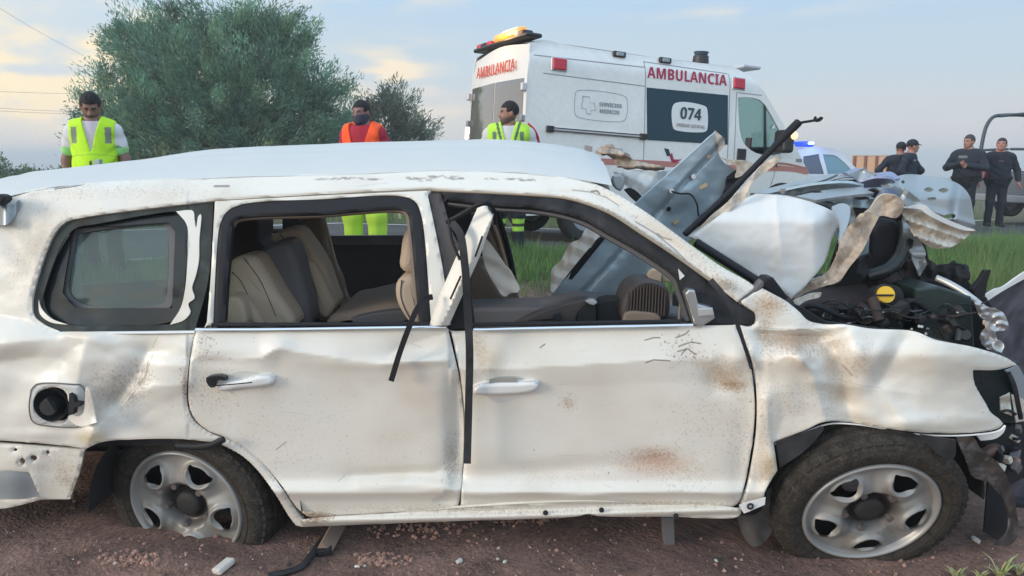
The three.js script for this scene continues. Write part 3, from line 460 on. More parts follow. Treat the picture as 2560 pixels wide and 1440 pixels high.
// rear quarter window: torn glue line, inner black board, the far pane seen through
{
  const out = [[507, 507, 1], [330, 527], [206, 546], [160, 560], [128, 596], [78, 754], [82, 790], [106, 812], [148, 829, 1], [486, 829, 1], [520, 700], [533, 503, 1]];
  part('window_trim', PB([[140, 833, -.045], [300, 832, -.04], [488, 830, -.035]], .018, .012, { flat: V(0, 1, .2) }), M.white, suv);
  part('window_surround', sheet(curve(out, 8), side(-.022), { cell: 8, thick: .006, holes: [curve([[470, 532, 1], [440, 528], [240, 560], [190, 570], [160, 600], [108, 740], [106, 770], [130, 800], [170, 812], [400, 812], [440, 806], [462, 780, 1]], 8)] }), M.glue, suv);
  part('pillar_strip', sheet(curve([[440, 528, 1], [482, 527], [486, 548], [490, 570], [496, 540], [502, 535], [498, 600], [497, 650], [489, 690], [480, 720], [486, 745], [470, 760], [476, 780], [460, 800], [425, 812, 1], [455, 760], [470, 600], [466, 560]], 5), side(-.018), { cell: 6, thick: .004, uv: uvSide }), M.paint, suv);
  part('pillar_strip', sheet(curve([[96, 750, 1], [104, 772], [128, 796], [170, 812, 1], [125, 805], [100, 785]], 4), side(-.018), { cell: 6, thick: .004, uv: uvSide }), M.paint, suv);
  part('quarter_window_board', sheet(curve([[466, 560], [440, 532], [240, 556], [185, 575], [110, 745], [130, 795], [170, 810], [400, 810], [450, 790], [462, 700]], 8), (u, v) => P(u, v, sideZ(u, v) - .05), { cell: 14, thick: .006, holes: [curve(corner([[182, 572], [420, 556], [438, 580], [430, 770], [188, 770], [156, 732]]), 10)] }), M.darkGloss, suv);
  part('quarter_window_frame', sheet(curve([[176, 570, 1], [300, 556], [410, 548], [436, 566], [438, 600], [432, 750], [420, 772], [190, 774], [160, 740], [155, 726]], 6), (u, v) => P(u, v, sideZ(u, v) - .07), { cell: 8, thick: .02, holes: [curve([[190, 584, 1], [300, 568], [400, 560], [418, 572], [422, 600], [416, 740], [404, 760], [200, 758], [172, 730]], 6)] }), M.greyTrim, suv);
  part('quarter_window_pane', sheet(curve([[186, 578, 1], [300, 564], [406, 556], [424, 572], [426, 600], [420, 750], [408, 764], [196, 762], [166, 732]], 8), (u, v) => P(u, v, sideZ(u, v) - .08), { cell: 14, thick: .004 }), new THREE.MeshPhysicalMaterial({ color: lin(.52, .62, .60), roughness: .04, transmission: .92, thickness: 0, clearcoat: .6, clearcoatRoughness: .1, side: THREE.DoubleSide }), suv);
}
// torn metal at the upper rear corner
part('torn_metal', sheet(curve([[-60, 500, 1], [0, 486], [14, 494], [10, 506], [30, 512], [48, 500], [50, 508], [42, 530], [20, 560], [-60, 560, 1]], 5), (u, v) => P(u, v, sideZ(u, v) + .03 + .02 * Math.sin(u / 9)), { cell: 6, thick: .004 }), M.greysheet, suv);
part('torn_lamp', slab([[-40, 492], [0, 487], [12, 496], [2, 510], [-40, 516]], -.1, .06, .01), M.rubber, suv);
// fuel filler
{
  part('filler_bezel', sheet(curve([[78, 975], [90, 962], [180, 962], [205, 966], [216, 1040], [206, 1062], [120, 1064], [84, 1054], [74, 1020]], 5), side(.006), { cell: 6, thick: .01, round: 5, holes: [curve([[126, 968], [165, 980], [166, 1050], [126, 1058], [92, 1040], [87, 1010], [95, 982]], 4)] }), mat(.55, .55, .53, .5), suv);
  part('filler_gap', PB([[78, 975], [92, 961], [180, 961], [206, 965], [217, 1040], [207, 1063], [120, 1065], [83, 1055], [73, 1020], [78, 975]].map(([u, v]) => [u, v, sideZ(u, v) + .008]), .006, .004, { n: 60 }), M.greyTrim, suv);
  const f = part('filler_cup', at(new THREE.SphereGeometry(.07, 24, 14, 0, Math.PI * 2, Math.PI / 2, Math.PI / 2), ...P(126, 1013, -.012).toArray(), Math.PI / 2), M.dark, suv);
  part('filler_cap', at(new THREE.CylinderGeometry(.034, .038, .05, 20), ...P(128, 1014, -.035).toArray(), Math.PI / 2), M.trim, f);
  part('filler_cap_grip', at(box(.016, .07, .022, .006), ...P(128, 1014, -.008).toArray(), 0, 0, .5), M.trim, f);
  const fl = part('filler_flap', sheet(curve([[170, 1050, 1], [172, 1040], [205, 1036], [214, 968, 1], [222, 972], [242, 1056, 1], [200, 1066]], 5), (u, v) => P(u, v, sideZ(u, v) + .02 + .05 * sm(170, 240, u)), { cell: 6, thick: .008, uv: uvSide }), M.paint, suv);
  part('filler_hinge', slab(corner([[172, 985], [184, 992], [186, 1006], [202, 1008], [200, 1016], [186, 1020], [184, 1036], [170, 1040]]), .03, .03, .002), M.dark, fl);
}
// wheel wells, floor, far side, dark inside
const wheelwell = (u0, v0, u1, v1, z0, z1) => { const a = P(u0, v0, z0), b = P(u1, v1, z0), r = Math.abs(b.x - a.x) / 2, c = (a.x + b.x) / 2; const g = new THREE.CylinderGeometry(r, r, z0 - z1, 32, 1, true, 0, Math.PI); g.rotateX(Math.PI / 2); g.rotateZ(Math.PI / 2); g.translate(c, a.y - r * .72, (z0 + z1) / 2); return g; };
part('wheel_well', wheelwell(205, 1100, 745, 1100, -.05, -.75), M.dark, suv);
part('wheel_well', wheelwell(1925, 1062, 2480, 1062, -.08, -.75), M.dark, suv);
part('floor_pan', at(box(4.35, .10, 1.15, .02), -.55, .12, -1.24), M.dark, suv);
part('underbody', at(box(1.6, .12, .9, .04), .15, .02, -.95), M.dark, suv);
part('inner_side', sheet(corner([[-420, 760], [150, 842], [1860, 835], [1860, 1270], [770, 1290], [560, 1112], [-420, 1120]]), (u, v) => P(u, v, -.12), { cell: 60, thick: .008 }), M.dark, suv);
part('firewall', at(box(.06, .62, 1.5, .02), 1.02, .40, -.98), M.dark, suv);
// far side with its window openings
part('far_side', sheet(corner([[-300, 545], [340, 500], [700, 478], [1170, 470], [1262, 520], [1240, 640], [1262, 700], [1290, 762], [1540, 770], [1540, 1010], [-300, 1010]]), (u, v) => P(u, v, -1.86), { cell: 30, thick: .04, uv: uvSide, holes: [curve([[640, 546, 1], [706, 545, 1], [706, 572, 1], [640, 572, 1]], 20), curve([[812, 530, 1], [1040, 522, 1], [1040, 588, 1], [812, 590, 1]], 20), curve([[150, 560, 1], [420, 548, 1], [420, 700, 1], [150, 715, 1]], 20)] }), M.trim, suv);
part('window_ledge', sheet(corner([[800, 590], [1046, 588], [1046, 612], [806, 612]]), (u, v) => P(u, v, -1.78 + .01 * Math.sin(u / 18)), { cell: 12, thick: .03 }), M.greyTrim, suv);
part('window_sill_far', sheet(corner([[630, 573], [712, 573], [712, 580], [630, 580]]), (u, v) => P(u, v, -1.80), { cell: 10, thick: .02 }), M.greyTrim, suv);
part('tailgate', at(box(.06, .95, 1.5, .02), -2.68, .6, -.98), M.white, suv);
// doors
const rearDoor = part('rear_door', skin([[486, 828, 1], [1119, 822, 1], [1128, 860], [1148, 950], [1158, 1050], [1157, 1150], [1150, 1240], [1142, 1270], [1120, 1277], [1000, 1284], [800, 1297], [772, 1296], [742, 1274], [700, 1214], [646, 1154], [560, 1095], [520, 1080], [482, 1046], [468, 1000], [470, 930], [478, 870]], .004, { cell: 7 }), M.paint, suv);
const frontDoor = part('front_door', skin([[1126, 830, 1], [1735, 816, 1], [1838, 814, 1], [1864, 870], [1881, 930], [1888, 1000], [1886, 1080], [1876, 1150], [1862, 1220], [1846, 1262], [1818, 1274], [1640, 1262], [1467, 1255], [1300, 1260], [1152, 1268, 1], [1152, 1240], [1160, 1150], [1162, 1050], [1150, 940], [1134, 860]], .004, { cell: 7 }), M.paint, suv);
part('door_frame', sheet(curve([[514, 815, 1], [524, 700], [535, 503, 1], [800, 489], [1066, 477, 1], [1084, 560], [1112, 712], [1118, 815, 1], [1078, 815, 1], [1052, 536], [1036, 503], [1000, 490], [800, 498], [607, 510], [566, 528], [548, 560], [540, 620], [530, 815, 1]], 8), side(-.004), { cell: 8, thick: .03, uv: uvSide, round: 5 }), M.paint, rearDoor);
part('window_seal', sheet(curve([[530, 815, 1], [540, 620], [548, 560], [566, 528], [607, 510], [800, 498], [1000, 490], [1036, 503], [1052, 536], [1080, 815, 1]], 8), side(-.010), { cell: 8, thick: .03, round: 8, roundDepth: .014, holes: [curve([[559, 808, 1], [570, 650], [582, 556], [592, 548], [800, 537], [1004, 526], [1018, 536], [1024, 570], [1046, 808, 1]], 8)] }), M.rubber, rearDoor);
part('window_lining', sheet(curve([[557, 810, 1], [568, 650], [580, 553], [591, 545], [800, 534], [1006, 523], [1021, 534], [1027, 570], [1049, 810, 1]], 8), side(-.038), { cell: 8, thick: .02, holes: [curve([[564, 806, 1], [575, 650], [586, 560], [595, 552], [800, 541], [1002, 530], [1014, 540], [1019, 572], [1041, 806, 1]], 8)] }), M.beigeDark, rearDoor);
part('window_trim', PB([[490, 823, -.02], [700, 822, -.018], [900, 819, -.018], [1116, 816, -.02]], .02, .012, { flat: V(0, 1, .2) }), M.chrome, rearDoor);
part('window_wiper_seal', PB([[530, 812, -.03], [800, 811, -.03], [1070, 809, -.03]], .016, .02), M.rubber, rearDoor);
part('b_pillar_cover', sheet(curve([[1068, 479, 1], [1100, 478, 1], [1112, 520], [1126, 570], [1158, 640], [1172, 720, 1], [1140, 815, 1], [1118, 815, 1], [1112, 712], [1084, 560]], 8), side(-.03), { cell: 9, thick: .01, round: 6 }), M.trimBrown, suv);
part('sill_fillet', slab(corner([[1120, 760], [1150, 690], [1172, 700], [1186, 812], [1186, 824], [1118, 824]]), -.06, .05, .006), M.rubber, suv);
// front window frame, black
part('window_frame', sheet(curve([[1100, 478, 1], [1291, 487], [1409, 496], [1467, 511], [1526, 535], [1604, 586], [1682, 636], [1760, 692], [1842, 754], [1886, 786], [1890, 804], [1876, 816, 1], [1735, 816, 1], [1728, 800], [1706, 735], [1690, 696], [1624, 645], [1526, 587], [1452, 547], [1350, 523], [1240, 515], [1116, 500, 1]], 8), side(-.012), { cell: 8, thick: .035, round: 8, roundDepth: .014 }), M.rubberDusty, frontDoor);
part('window_lining', sheet(curve([[1116, 502, 1], [1240, 517], [1350, 525], [1452, 549], [1526, 589], [1624, 647], [1690, 698], [1706, 737], [1728, 802, 1], [1716, 802, 1], [1694, 742], [1682, 706], [1616, 655], [1520, 598], [1448, 558], [1350, 534], [1240, 525], [1120, 511, 1]], 7), side(-.05), { cell: 8, thick: .02 }), M.greyTrim, frontDoor);
part('window_trim', PB([[1184, 823, -.02], [1400, 818, -.016], [1600, 814, -.016], [1732, 811, -.018]], .02, .012, { flat: V(0, 1, .2) }), M.chrome, frontDoor);
part('window_wiper_seal', PB([[1180, 812, -.03], [1400, 808, -.03], [1700, 803, -.03]], .016, .022), M.rubber, frontDoor);
part('window_drip_trim', PB([[1080, 476, -.19], [1291, 486, -.185], [1409, 495, -.18], [1467, 510, -.17], [1526, 534, -.155], [1604, 584, -.125], [1682, 635, -.105], [1790, 712, -.075]], .010, .012), mat(.36, .29, .21, .6), suv);
// handles
const handle = (door, pts, z) => part('handle', sheet(curve(pts, 4), (u, v) => { const p = P(u, v, sideZ(u, v) + z); return p; }, { cell: 4, thick: .03, round: 10, roundDepth: .02, uv: uvSide }), M.white, door);
handle(frontDoor, [[1182, 974], [1200, 963], [1300, 958], [1335, 956], [1348, 965], [1340, 978], [1310, 986], [1200, 990], [1182, 987]], .042);
part('handle_recess', sheet(curve([[1205, 962], [1236, 944], [1262, 940], [1300, 942], [1320, 958], [1300, 990], [1270, 1004], [1230, 1002]], 4), (u, v) => P(u, v, sideZ(u, v) + .006 - .010 * Math.exp(-(((u - 1262) / 40) ** 2 + ((v - 972) / 20) ** 2))), { cell: 5, thick: .002 }), mat(.60, .585, .55, .5), frontDoor);
part('handle_gap', slab(corner([[1224, 948], [1290, 944], [1296, 962], [1222, 966]]), .012, .006, .001), mat(.30, .28, .25, .6), frontDoor);
handle(rearDoor, [[545, 962], [600, 952], [640, 942], [672, 940], [684, 950], [680, 962], [650, 970], [600, 974], [546, 980], [540, 972]], .036);
part('handle_recess', sheet(curve([[566, 944], [590, 930], [620, 928], [650, 936], [660, 950], [620, 970], [570, 972]], 4), (u, v) => P(u, v, sideZ(u, v) + .007), { cell: 5, thick: .002 }), mat(.60, .585, .55, .5), rearDoor);
part('handle_bracket', slab([[514, 945], [540, 938], [562, 942], [566, 954], [552, 950], [538, 954], [540, 966], [526, 970], [516, 958]], .03, .03, .004), M.darkGloss, rearDoor);
part('handle_crack', PB([[540, 964, .046], [590, 960, .05], [630, 956, .05]], .005, .004), M.dark, rearDoor);
// front fender
const fender = part('front_fender', skin([[1901, 718, 1], [1935, 736], [1966, 753], [2000, 780], [2022, 802], [2060, 813], [2110, 812], [2180, 823], [2290, 830], [2340, 850], [2440, 870], [2520, 896], [2547, 914, 1], [2500, 926], [2436, 927, 1], [2440, 960], [2468, 1010], [2480, 1032], [2505, 1052], [2512, 1062, 1], [2498, 1074], [2420, 1085], [2300, 1083], [2200, 1070], [2130, 1058], [2060, 1058], [2020, 1076], [1936, 1108, 1], [1946, 1178, 1], [1916, 1230], [1910, 1262, 1], [1872, 1284, 1], [1852, 1272], [1868, 1222], [1882, 1150], [1892, 1080], [1894, 1000], [1887, 928], [1868, 862], [1844, 812, 1], [1878, 818], [1892, 806], [1891, 786], [1850, 756, 1]], .002, { cell: 6 }), M.paint, suv);
part('fender_edge', PB([[1936, 1110, -.05], [2020, 1078, -.05], [2070, 1060, -.05], [2140, 1061, -.05], [2300, 1086, -.05], [2420, 1088, -.06], [2500, 1076, -.09], [2512, 1064, -.1]], .007, .012), M.white, fender);
part('fender_bracket', sheet(curve([[1848, 1264, 1], [1860, 1284, 1], [1912, 1262, 1], [1914, 1244, 1], [1870, 1256]], 5), (u, v) => P(u, v, -.02), { cell: 6, thick: .006 }), M.white, fender);
part('fender_grommet', at(new THREE.TorusGeometry(.011, .004, 8, 16), ...P(1876, 1266, -.014).toArray()), M.dark, fender);
part('fender_crease_shadow', PB([[1895, 822, -.018], [1960, 826, -.022], [2010, 822, -.018], [2060, 830, -.016]], .006, .006), M.dusty, fender);
// A-pillar base rubber and hanging strips
part('cowl_corner', slab([[1845, 754], [1886, 720], [1906, 700], [1912, 712], [1880, 745], [1858, 766]], -.07, .05, .008), M.greyTrim, suv);
part('leaning_pillar_strip', sheet(curve(corner([[1194, 518], [1208, 514], [1232, 540], [1230, 552], [1200, 640], [1122, 815], [1072, 815], [1100, 735]]), 7), (u, v) => P(u, v, .012 + .02 * Math.sin((v - 515) / 300 * Math.PI) - .0012 * Math.abs((u - 1232 + (v - 540) * .47))), { cell: 7, thick: .02, uv: uvSide, round: 6 }), M.paint, suv);
for (const [a, b] of [[[1206, 590], [1188, 642]], [[1152, 690], [1126, 748]]]) part('strip_slot', PB([[a[0], a[1], .04], [b[0], b[1], .04]], .008, .006), M.dark, suv);
part('hanging_strip', PB([[1128, 555, -.02], [1150, 585, .03], [1162, 660, .055], [1168, 760, .06], [1174, 880, .055], [1172, 1000, .05], [1168, 1158, .045]], .030, .010, { n: 40, square: true }), M.rubberDusty, suv);
part('hanging_strip', PB([[1240, 560, -.05], [1234, 526, -.02], [1216, 508, .03], [1190, 515, .03], [1150, 538, .0], [1116, 556, -.03]], .018, .012), M.rubber, suv);
part('hanging_strip', PB([[1122, 548, -.02], [1130, 600, .0], [1150, 650, .02]], .012, .012), M.rubber, suv);
part('hanging_strip', PB([[1080, 742, .02], [1062, 748, .05], [1044, 770, .06], [1026, 810, .06], [1000, 880, .055], [978, 952, .05]], .022, .010, { n: 30, square: true }), M.rubber, suv);
part('hanging_strip', PB([[1776, 700, -.02], [1812, 742, .02], [1832, 780, .03], [1850, 830, .03], [1866, 880, .026], [1878, 922, .02]], .024, .010, { n: 30, square: true, taper: (t) => 1 - .6 * t }), M.rubberDusty, suv);
part('arch_strip', PB([[438, 1116, -.03], [500, 1117, -.01], [530, 1112, 0], [560, 1098, .008]], .028, .02), M.rubber, suv);
part('mirror_mount', slab(corner([[1713, 735], [1722, 724], [1738, 726], [1746, 760], [1782, 770], [1788, 796], [1754, 818], [1736, 812]]), -.02, .06, .008), M.metal, suv);
part('mirror_shard', slab(corner([[1745, 772], [1782, 770], [1786, 788], [1748, 792]]), -.005, .02, .004), M.alu, suv);
// ---------------------------------------------------------------- inside
const soft = (name, pts, z, d, m, parent = suv, bev = .04) => part(name, slab(pts, z, d, bev, 4, 12), m, parent);
const seam = (parent, l, z) => part('seam', PB(l.map(([u, v]) => [u, v, z]), .006, .008, { n: 24 }), M.greyTrim, parent);
const seat1 = soft('third_row_seat', [[563, 815], [566, 690], [575, 652], [600, 640], [634, 642], [655, 668], [690, 730], [735, 815]], -.45, .22, M.beige);
soft('seat_bolster', [[570, 815], [574, 740], [600, 735], [640, 780], [655, 815]], -.40, .2, M.beige, seat1, .03);
soft('armrest', [[560, 762], [576, 742], [600, 750], [612, 815], [572, 815]], -.30, .1, M.beige, seat1, .02);
soft('seat_back_board', [[648, 628], [690, 604], [724, 603], [736, 625], [752, 680], [774, 815], [730, 815], [690, 730], [655, 665]], -.62, .2, M.greyTrim);
const seat2 = soft('second_row_seat', [[668, 602], [690, 580], [712, 571], [742, 571], [770, 602], [808, 664], [832, 730], [842, 756], [826, 790], [806, 806], [786, 790], [752, 700], [736, 640], [724, 605]], -.85, .2, M.beige);
soft('seat_bolster', [[756, 650], [780, 655], [826, 740], [838, 764], [812, 800], [784, 770]], -.80, .1, M.beige, seat2, .03);
soft('far_pillar_trim', [[746, 547, 1], [806, 541, 1], [816, 620], [850, 690], [872, 756], [900, 776], [868, 790], [836, 735], [800, 645], [768, 590]], -1.5, .1, M.beigeDark, suv, .02);
soft('seat_belt', [[806, 543, 1], [812, 543, 1], [850, 690, 1], [868, 740, 1], [860, 742, 1], [840, 690, 1]], -1.52, .02, M.beige, suv, .003);
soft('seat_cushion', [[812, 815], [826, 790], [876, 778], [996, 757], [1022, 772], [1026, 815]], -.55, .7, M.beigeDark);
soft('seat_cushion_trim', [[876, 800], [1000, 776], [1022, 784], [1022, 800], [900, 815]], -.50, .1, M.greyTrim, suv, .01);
const seat3 = soft('front_seat', [[1036, 690], [1002, 694], [988, 712], [990, 755], [1008, 790], [1030, 815], [1062, 815], [1064, 760]], -.3, .45, M.beige);
soft('headrest', [[1040, 570], [1020, 568], [1006, 590], [998, 640], [996, 668], [1008, 682], [1040, 684], [1052, 640]], -.34, .28, M.beige, seat3, .05);
part('headrest_post', at(new THREE.CylinderGeometry(.012, .012, .08, 10), ...P(1022, 690, -.46).toArray()), M.greyTrim, seat3);
soft('rear_pillar_trim', [[590, 552], [640, 548], [646, 600], [664, 625], [640, 640], [580, 645]], -1.2, .3, mat(.06, .05, .048, .8), suv, .02);
seam(seat1, [[580, 680], [600, 700], [630, 760], [650, 808]], -.452); seam(seat1, [[610, 645], [650, 700], [690, 790]], -.452); seam(seat2, [[700, 585], [742, 640], [776, 720], [800, 790]], -.852); seam(seat2, [[742, 600], [770, 650], [806, 720], [822, 760]], -.852); seam(seat3, [[1004, 700], [1002, 740], [1016, 780], [1036, 812]], -.302);
// front of the cabin seen through the front window
soft('far_b_pillar_trim', [[1176, 535, 1], [1240, 516, 1], [1262, 585], [1276, 640], [1290, 720, 1], [1262, 700], [1230, 640], [1200, 590]], -1.45, .1, mat(.20, .145, .11, .7), suv, .015);
part('far_pillar_seal', PB([[1240, 520, -1.4], [1262, 590, -1.4], [1275, 640, -1.4], [1286, 700, -1.4]], .03, .03), M.rubber, suv);
part('far_pillar_rib', PB([[1222, 530, -1.38], [1248, 600, -1.37], [1270, 680, -1.37]], .02, .02), M.beige, suv);
part('far_pillar_rib', PB([[1200, 540, -1.38], [1228, 600, -1.37], [1262, 690, -1.37]], .03, .02), M.beigeDark, suv);
part('airbag_curtain', sheet(curve([[1200, 588, 1], [1216, 598], [1246, 636], [1282, 690], [1299, 718], [1296, 730], [1276, 733], [1262, 742], [1240, 716], [1212, 662]], 6), (u, v) => P(u, v, -.62 + .05 * fbm(u / 60, v / 60, 3, 2) + .008 * Math.sin((u * .5 - v * .87) / 7)), { cell: 5, thick: .012 }), M.cloth, suv);
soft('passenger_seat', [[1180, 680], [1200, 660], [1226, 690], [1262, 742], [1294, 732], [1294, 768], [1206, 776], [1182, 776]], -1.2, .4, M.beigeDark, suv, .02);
soft('dashboard', [[1174, 770, 1], [1356, 766, 1], [1400, 758], [1450, 748], [1500, 752, 1], [1720, 790, 1], [1720, 870, 1], [1174, 870, 1]], -.42, .25, M.greyTrim, suv, .02);
soft('dashboard_trim', [[1290, 808, 1], [1320, 792], [1370, 772], [1436, 752], [1478, 750], [1486, 770], [1450, 782], [1440, 808, 1]], -.36, .1, M.trimBrown, suv, .012);
soft('dashboard_opening', [[1444, 815, 1], [1446, 785], [1462, 766], [1486, 760], [1490, 815, 1]], -.33, .05, M.dark, suv, .005);
soft('dashboard_vent', [[1384, 790, 1], [1402, 784, 1], [1402, 812, 1], [1384, 812, 1]], -.33, .05, M.dark, suv, .003);
soft('dashboard_bracket', [[1464, 754], [1480, 748], [1494, 756], [1484, 764]], -.31, .04, M.alu, suv, .004);
soft('dashboard_block', [[1490, 770], [1500, 750], [1560, 752], [1560, 815], [1490, 815]], -.38, .1, M.dark, suv, .02);
{
  const a = soft('air_filter_box', [[1556, 800], [1566, 730], [1600, 704], [1640, 706], [1670, 720], [1668, 800]], -.30, .25, M.trimBrown, suv, .03);
  for (let i = 0; i < 13; i++) { const t = i / 12, u = lerp(1572, 1664, t), v0 = lerp(728, 722, t) - 18 * Math.sin(t * Math.PI); part('rib', PB([[u, v0, -.285], [u - 4, 788, -.285]], .008, .016), M.trimBrown, a); }
  part('filter_foot', slab([[1566, 782], [1610, 780], [1650, 790], [1650, 815], [1560, 815]], -.27, .05, .01), M.beigeDark, a);
}
soft('cream_trim', [[1620, 690, 1], [1628, 676, 1], [1658, 670, 1], [1652, 716, 1], [1628, 708, 1]], -.4, .05, M.beige, suv, .006);
soft('cream_trim', [[1652, 672, 1], [1680, 690, 1], [1682, 706, 1], [1656, 704, 1]], -.42, .05, M.beige, suv, .006);
part('cable', PB([[1690, 700, -.2], [1700, 730, -.2], [1700, 770, -.2], [1698, 800, -.2]], .012, .012), M.beigeDark, suv);
part('debris_shard', slab(corner([[1696, 672], [1712, 690], [1700, 700]]), -.04, .01, .001), M.white, suv);
// ---------------------------------------------------------------- torn hood
// hood inner sheet: from inside the windscreen opening up to the sky
{
  const S = (u, v) => { const t = (v - 330) / 430, q = ((u - 1280) * .62 + (v - 330) * .78 - 330) / 300; return P(u, v, -1.0 + .18 * t - .28 * q + .018 * fbm(u / 70, v / 70, 6, 3) - .05 * Math.exp(-(((u - (1880 - (v - 330) * 1.12) + 52) / 12) ** 2)) * 0); };
  const edge = (u, v) => { const d = ((u - 1790) * .735 + (v - 327) * .68); return d; };
  const S2 = (u, v) => { const p = S(u, v), d = edge(u, v); const k = .035 * sm(34, 22, d) - .02 * Math.exp(-(((d - 30) / 5) ** 2)) + .022 * Math.exp(-(((u - 1720) / 30) ** 2 + ((v - 480) / 30) ** 2)) - .03 * Math.exp(-(((u - 1655) / 40) ** 2 + ((v - 540) / 34) ** 2)) + .012 * Math.sin(d / 22) * sm(30, 60, d); return P(u, v, p.z + k); };
  const hoodIn = part('hood_inner_panel', sheet(curve([[1790, 328, 1], [1798, 340], [1797, 384], [1808, 404], [1840, 425], [1876, 436, 1], [1846, 470], [1790, 526], [1742, 580], [1690, 640], [1640, 690], [1560, 748], [1487, 768, 1], [1382, 765, 1], [1383, 738], [1420, 690], [1470, 620], [1502, 570, 1], [1570, 528], [1601, 498], [1690, 418]], 7), S2, { cell: 6, thick: .012 }), M.primer, suv);
  part('hood_lip', sheet(curve([[1788, 326, 1], [1812, 347, 1], [1808, 368], [1796, 384], [1800, 392], [1830, 400], [1868, 402], [1884, 410, 1], [1868, 430], [1838, 444], [1842, 420], [1816, 404], [1798, 388], [1794, 350]], 5), (u, v) => P(u, v, S2(u, v).z + .03 + .03 * sm(1796, 1860, u)), { cell: 5, thick: .006 }), M.dusty, suv);
  part('hood_torn_edge', sheet(curve([[1377, 690, 1], [1380, 672], [1402, 650], [1424, 610], [1450, 596], [1462, 575], [1472, 568], [1484, 578], [1500, 562], [1510, 575], [1490, 600], [1440, 660], [1396, 715], [1380, 735]], 5), (u, v) => P(u, v, -.80 + .05 * crumple(u, v, 60, .4)), { cell: 5, thick: .01 }), M.cloth, suv);
  part('hood_seal', PB([[1386, 745, -.88], [1440, 672, -.86], [1500, 596, -.86], [1512, 580, -.88]], .04, .03), M.rubber, suv);
  for (const [u, v] of [[1732, 441], [1678, 477]]) part('bolt', at(new THREE.CylinderGeometry(.012, .012, .03, 12), ...P(u, v, S2(u, v).z + .015).toArray(), Math.PI / 2), M.chrome, suv);
  for (const [a, b, c, d] of [[1758, 466, 22, .5], [1770, 391, 10, .2], [1690, 555, 16, .55]]) part('sticker', at(box(c / 640 * 1.3, .02, .006, .002), ...P(a, b, S2(a, b).z + .012).toArray(), 0, 0, d), mat(.55, .40, .24, .7), suv);
  part('cable', PB([[1678, 478, -.9], [1700, 484, -.86], [1726, 486, -.86], [1742, 510, -.84], [1746, 540, -.84]], .009, .009), M.rubber, suv);
  part('hood_hole', at(new THREE.SphereGeometry(.012, 10, 8), ...P(1672, 522, S2(1672, 522).z + .004).toArray()), M.dark, suv);
  part('torn_liner', sheet(curve([[1820, 440, 1], [1844, 424], [1880, 408, 1], [1872, 440], [1840, 480], [1800, 530], [1750, 580, 1], [1746, 550], [1776, 520], [1806, 486]], 6), (u, v) => P(u, v, S2(u, v).z + .035 + .02 * fbm(u / 18, v / 18, 5, 2)), { cell: 6, thick: .01 }), M.rubber, suv);
  part('hood_prop_bar', PB([[1712, 586, -.55], [1800, 504, -.6], [1900, 404, -.64], [1960, 342, -.66], [1996, 306, -.68]], .03, .034, { n: 30, taper: (t) => 1 + .35 * sm(.75, .95, t) }), M.rubber, suv);
  part('hood_prop_hook', PB([[1992, 310, -.68], [2006, 306, -.68], [2030, 302, -.68], [2046, 298, -.68], [2056, 293, -.68], [2050, 300, -.68], [2040, 302, -.68], [2036, 297, -.68], [2040, 292, -.68]], .012, .012, { n: 40 }), M.rubber, suv);
  part('hood_edge_strip', sheet(curve([[1724, 590, 1], [1790, 530], [1850, 476], [1910, 408], [1944, 390, 1], [1956, 392], [1940, 410], [1880, 458], [1860, 500], [1800, 545], [1732, 604, 1]], 6), (u, v) => P(u, v, -.52 + .01 * Math.sin(u / 9)), { cell: 6, thick: .006 }), M.dusty, suv);
}
// white hood skin
part('hood_skin', sheet(curve([[1728, 592, 1], [1790, 546], [1850, 504], [1892, 484, 1], [1950, 488], [2020, 502], [2080, 526], [2099, 540], [2100, 556], [2084, 592], [2064, 655], [2030, 700], [2010, 722], [1980, 748, 1], [1966, 736], [1906, 702], [1810, 644]], 6), (u, v) => {
  const a = (u - 1920) / 190, b = (v - 610) / 130;
  return P(u, v, -.50 + .04 * Math.exp(-(a * a + b * b)) + .007 * crumple(u, v, 190, .15) - .10 * sm(2030, 2110, u) - .10 * sm(560, 480, v) + .02 * sm(640, 750, v) * (1 - a * a) + .012 * fbm(u / 90, v / 80, 4, 3) + .014 * Math.exp(-Math.abs((u - 1950 - (v - 600) * .1) / 24)) + .012 * Math.exp(-(((u - 2030) / 30) ** 2 + ((v - 560) / 24) ** 2)) - .02 * Math.exp(-(((u - 2040) / 22) ** 2 + ((v - 520) / 26) ** 2)));
}, { cell: 6, thick: .012, round: 8, }), M.white, suv);
part('windscreen_gasket', PB([[1740, 606, -.42], [1800, 644, -.36], [1860, 682, -.3], [1900, 708, -.25]], .04, .05), M.rubber, suv);
part('cowl_block', slab(corner([[1898, 712], [1920, 694], [1934, 694], [1972, 744], [1960, 752], [1930, 735]]), -.16, .1, .008), M.rubber, suv);
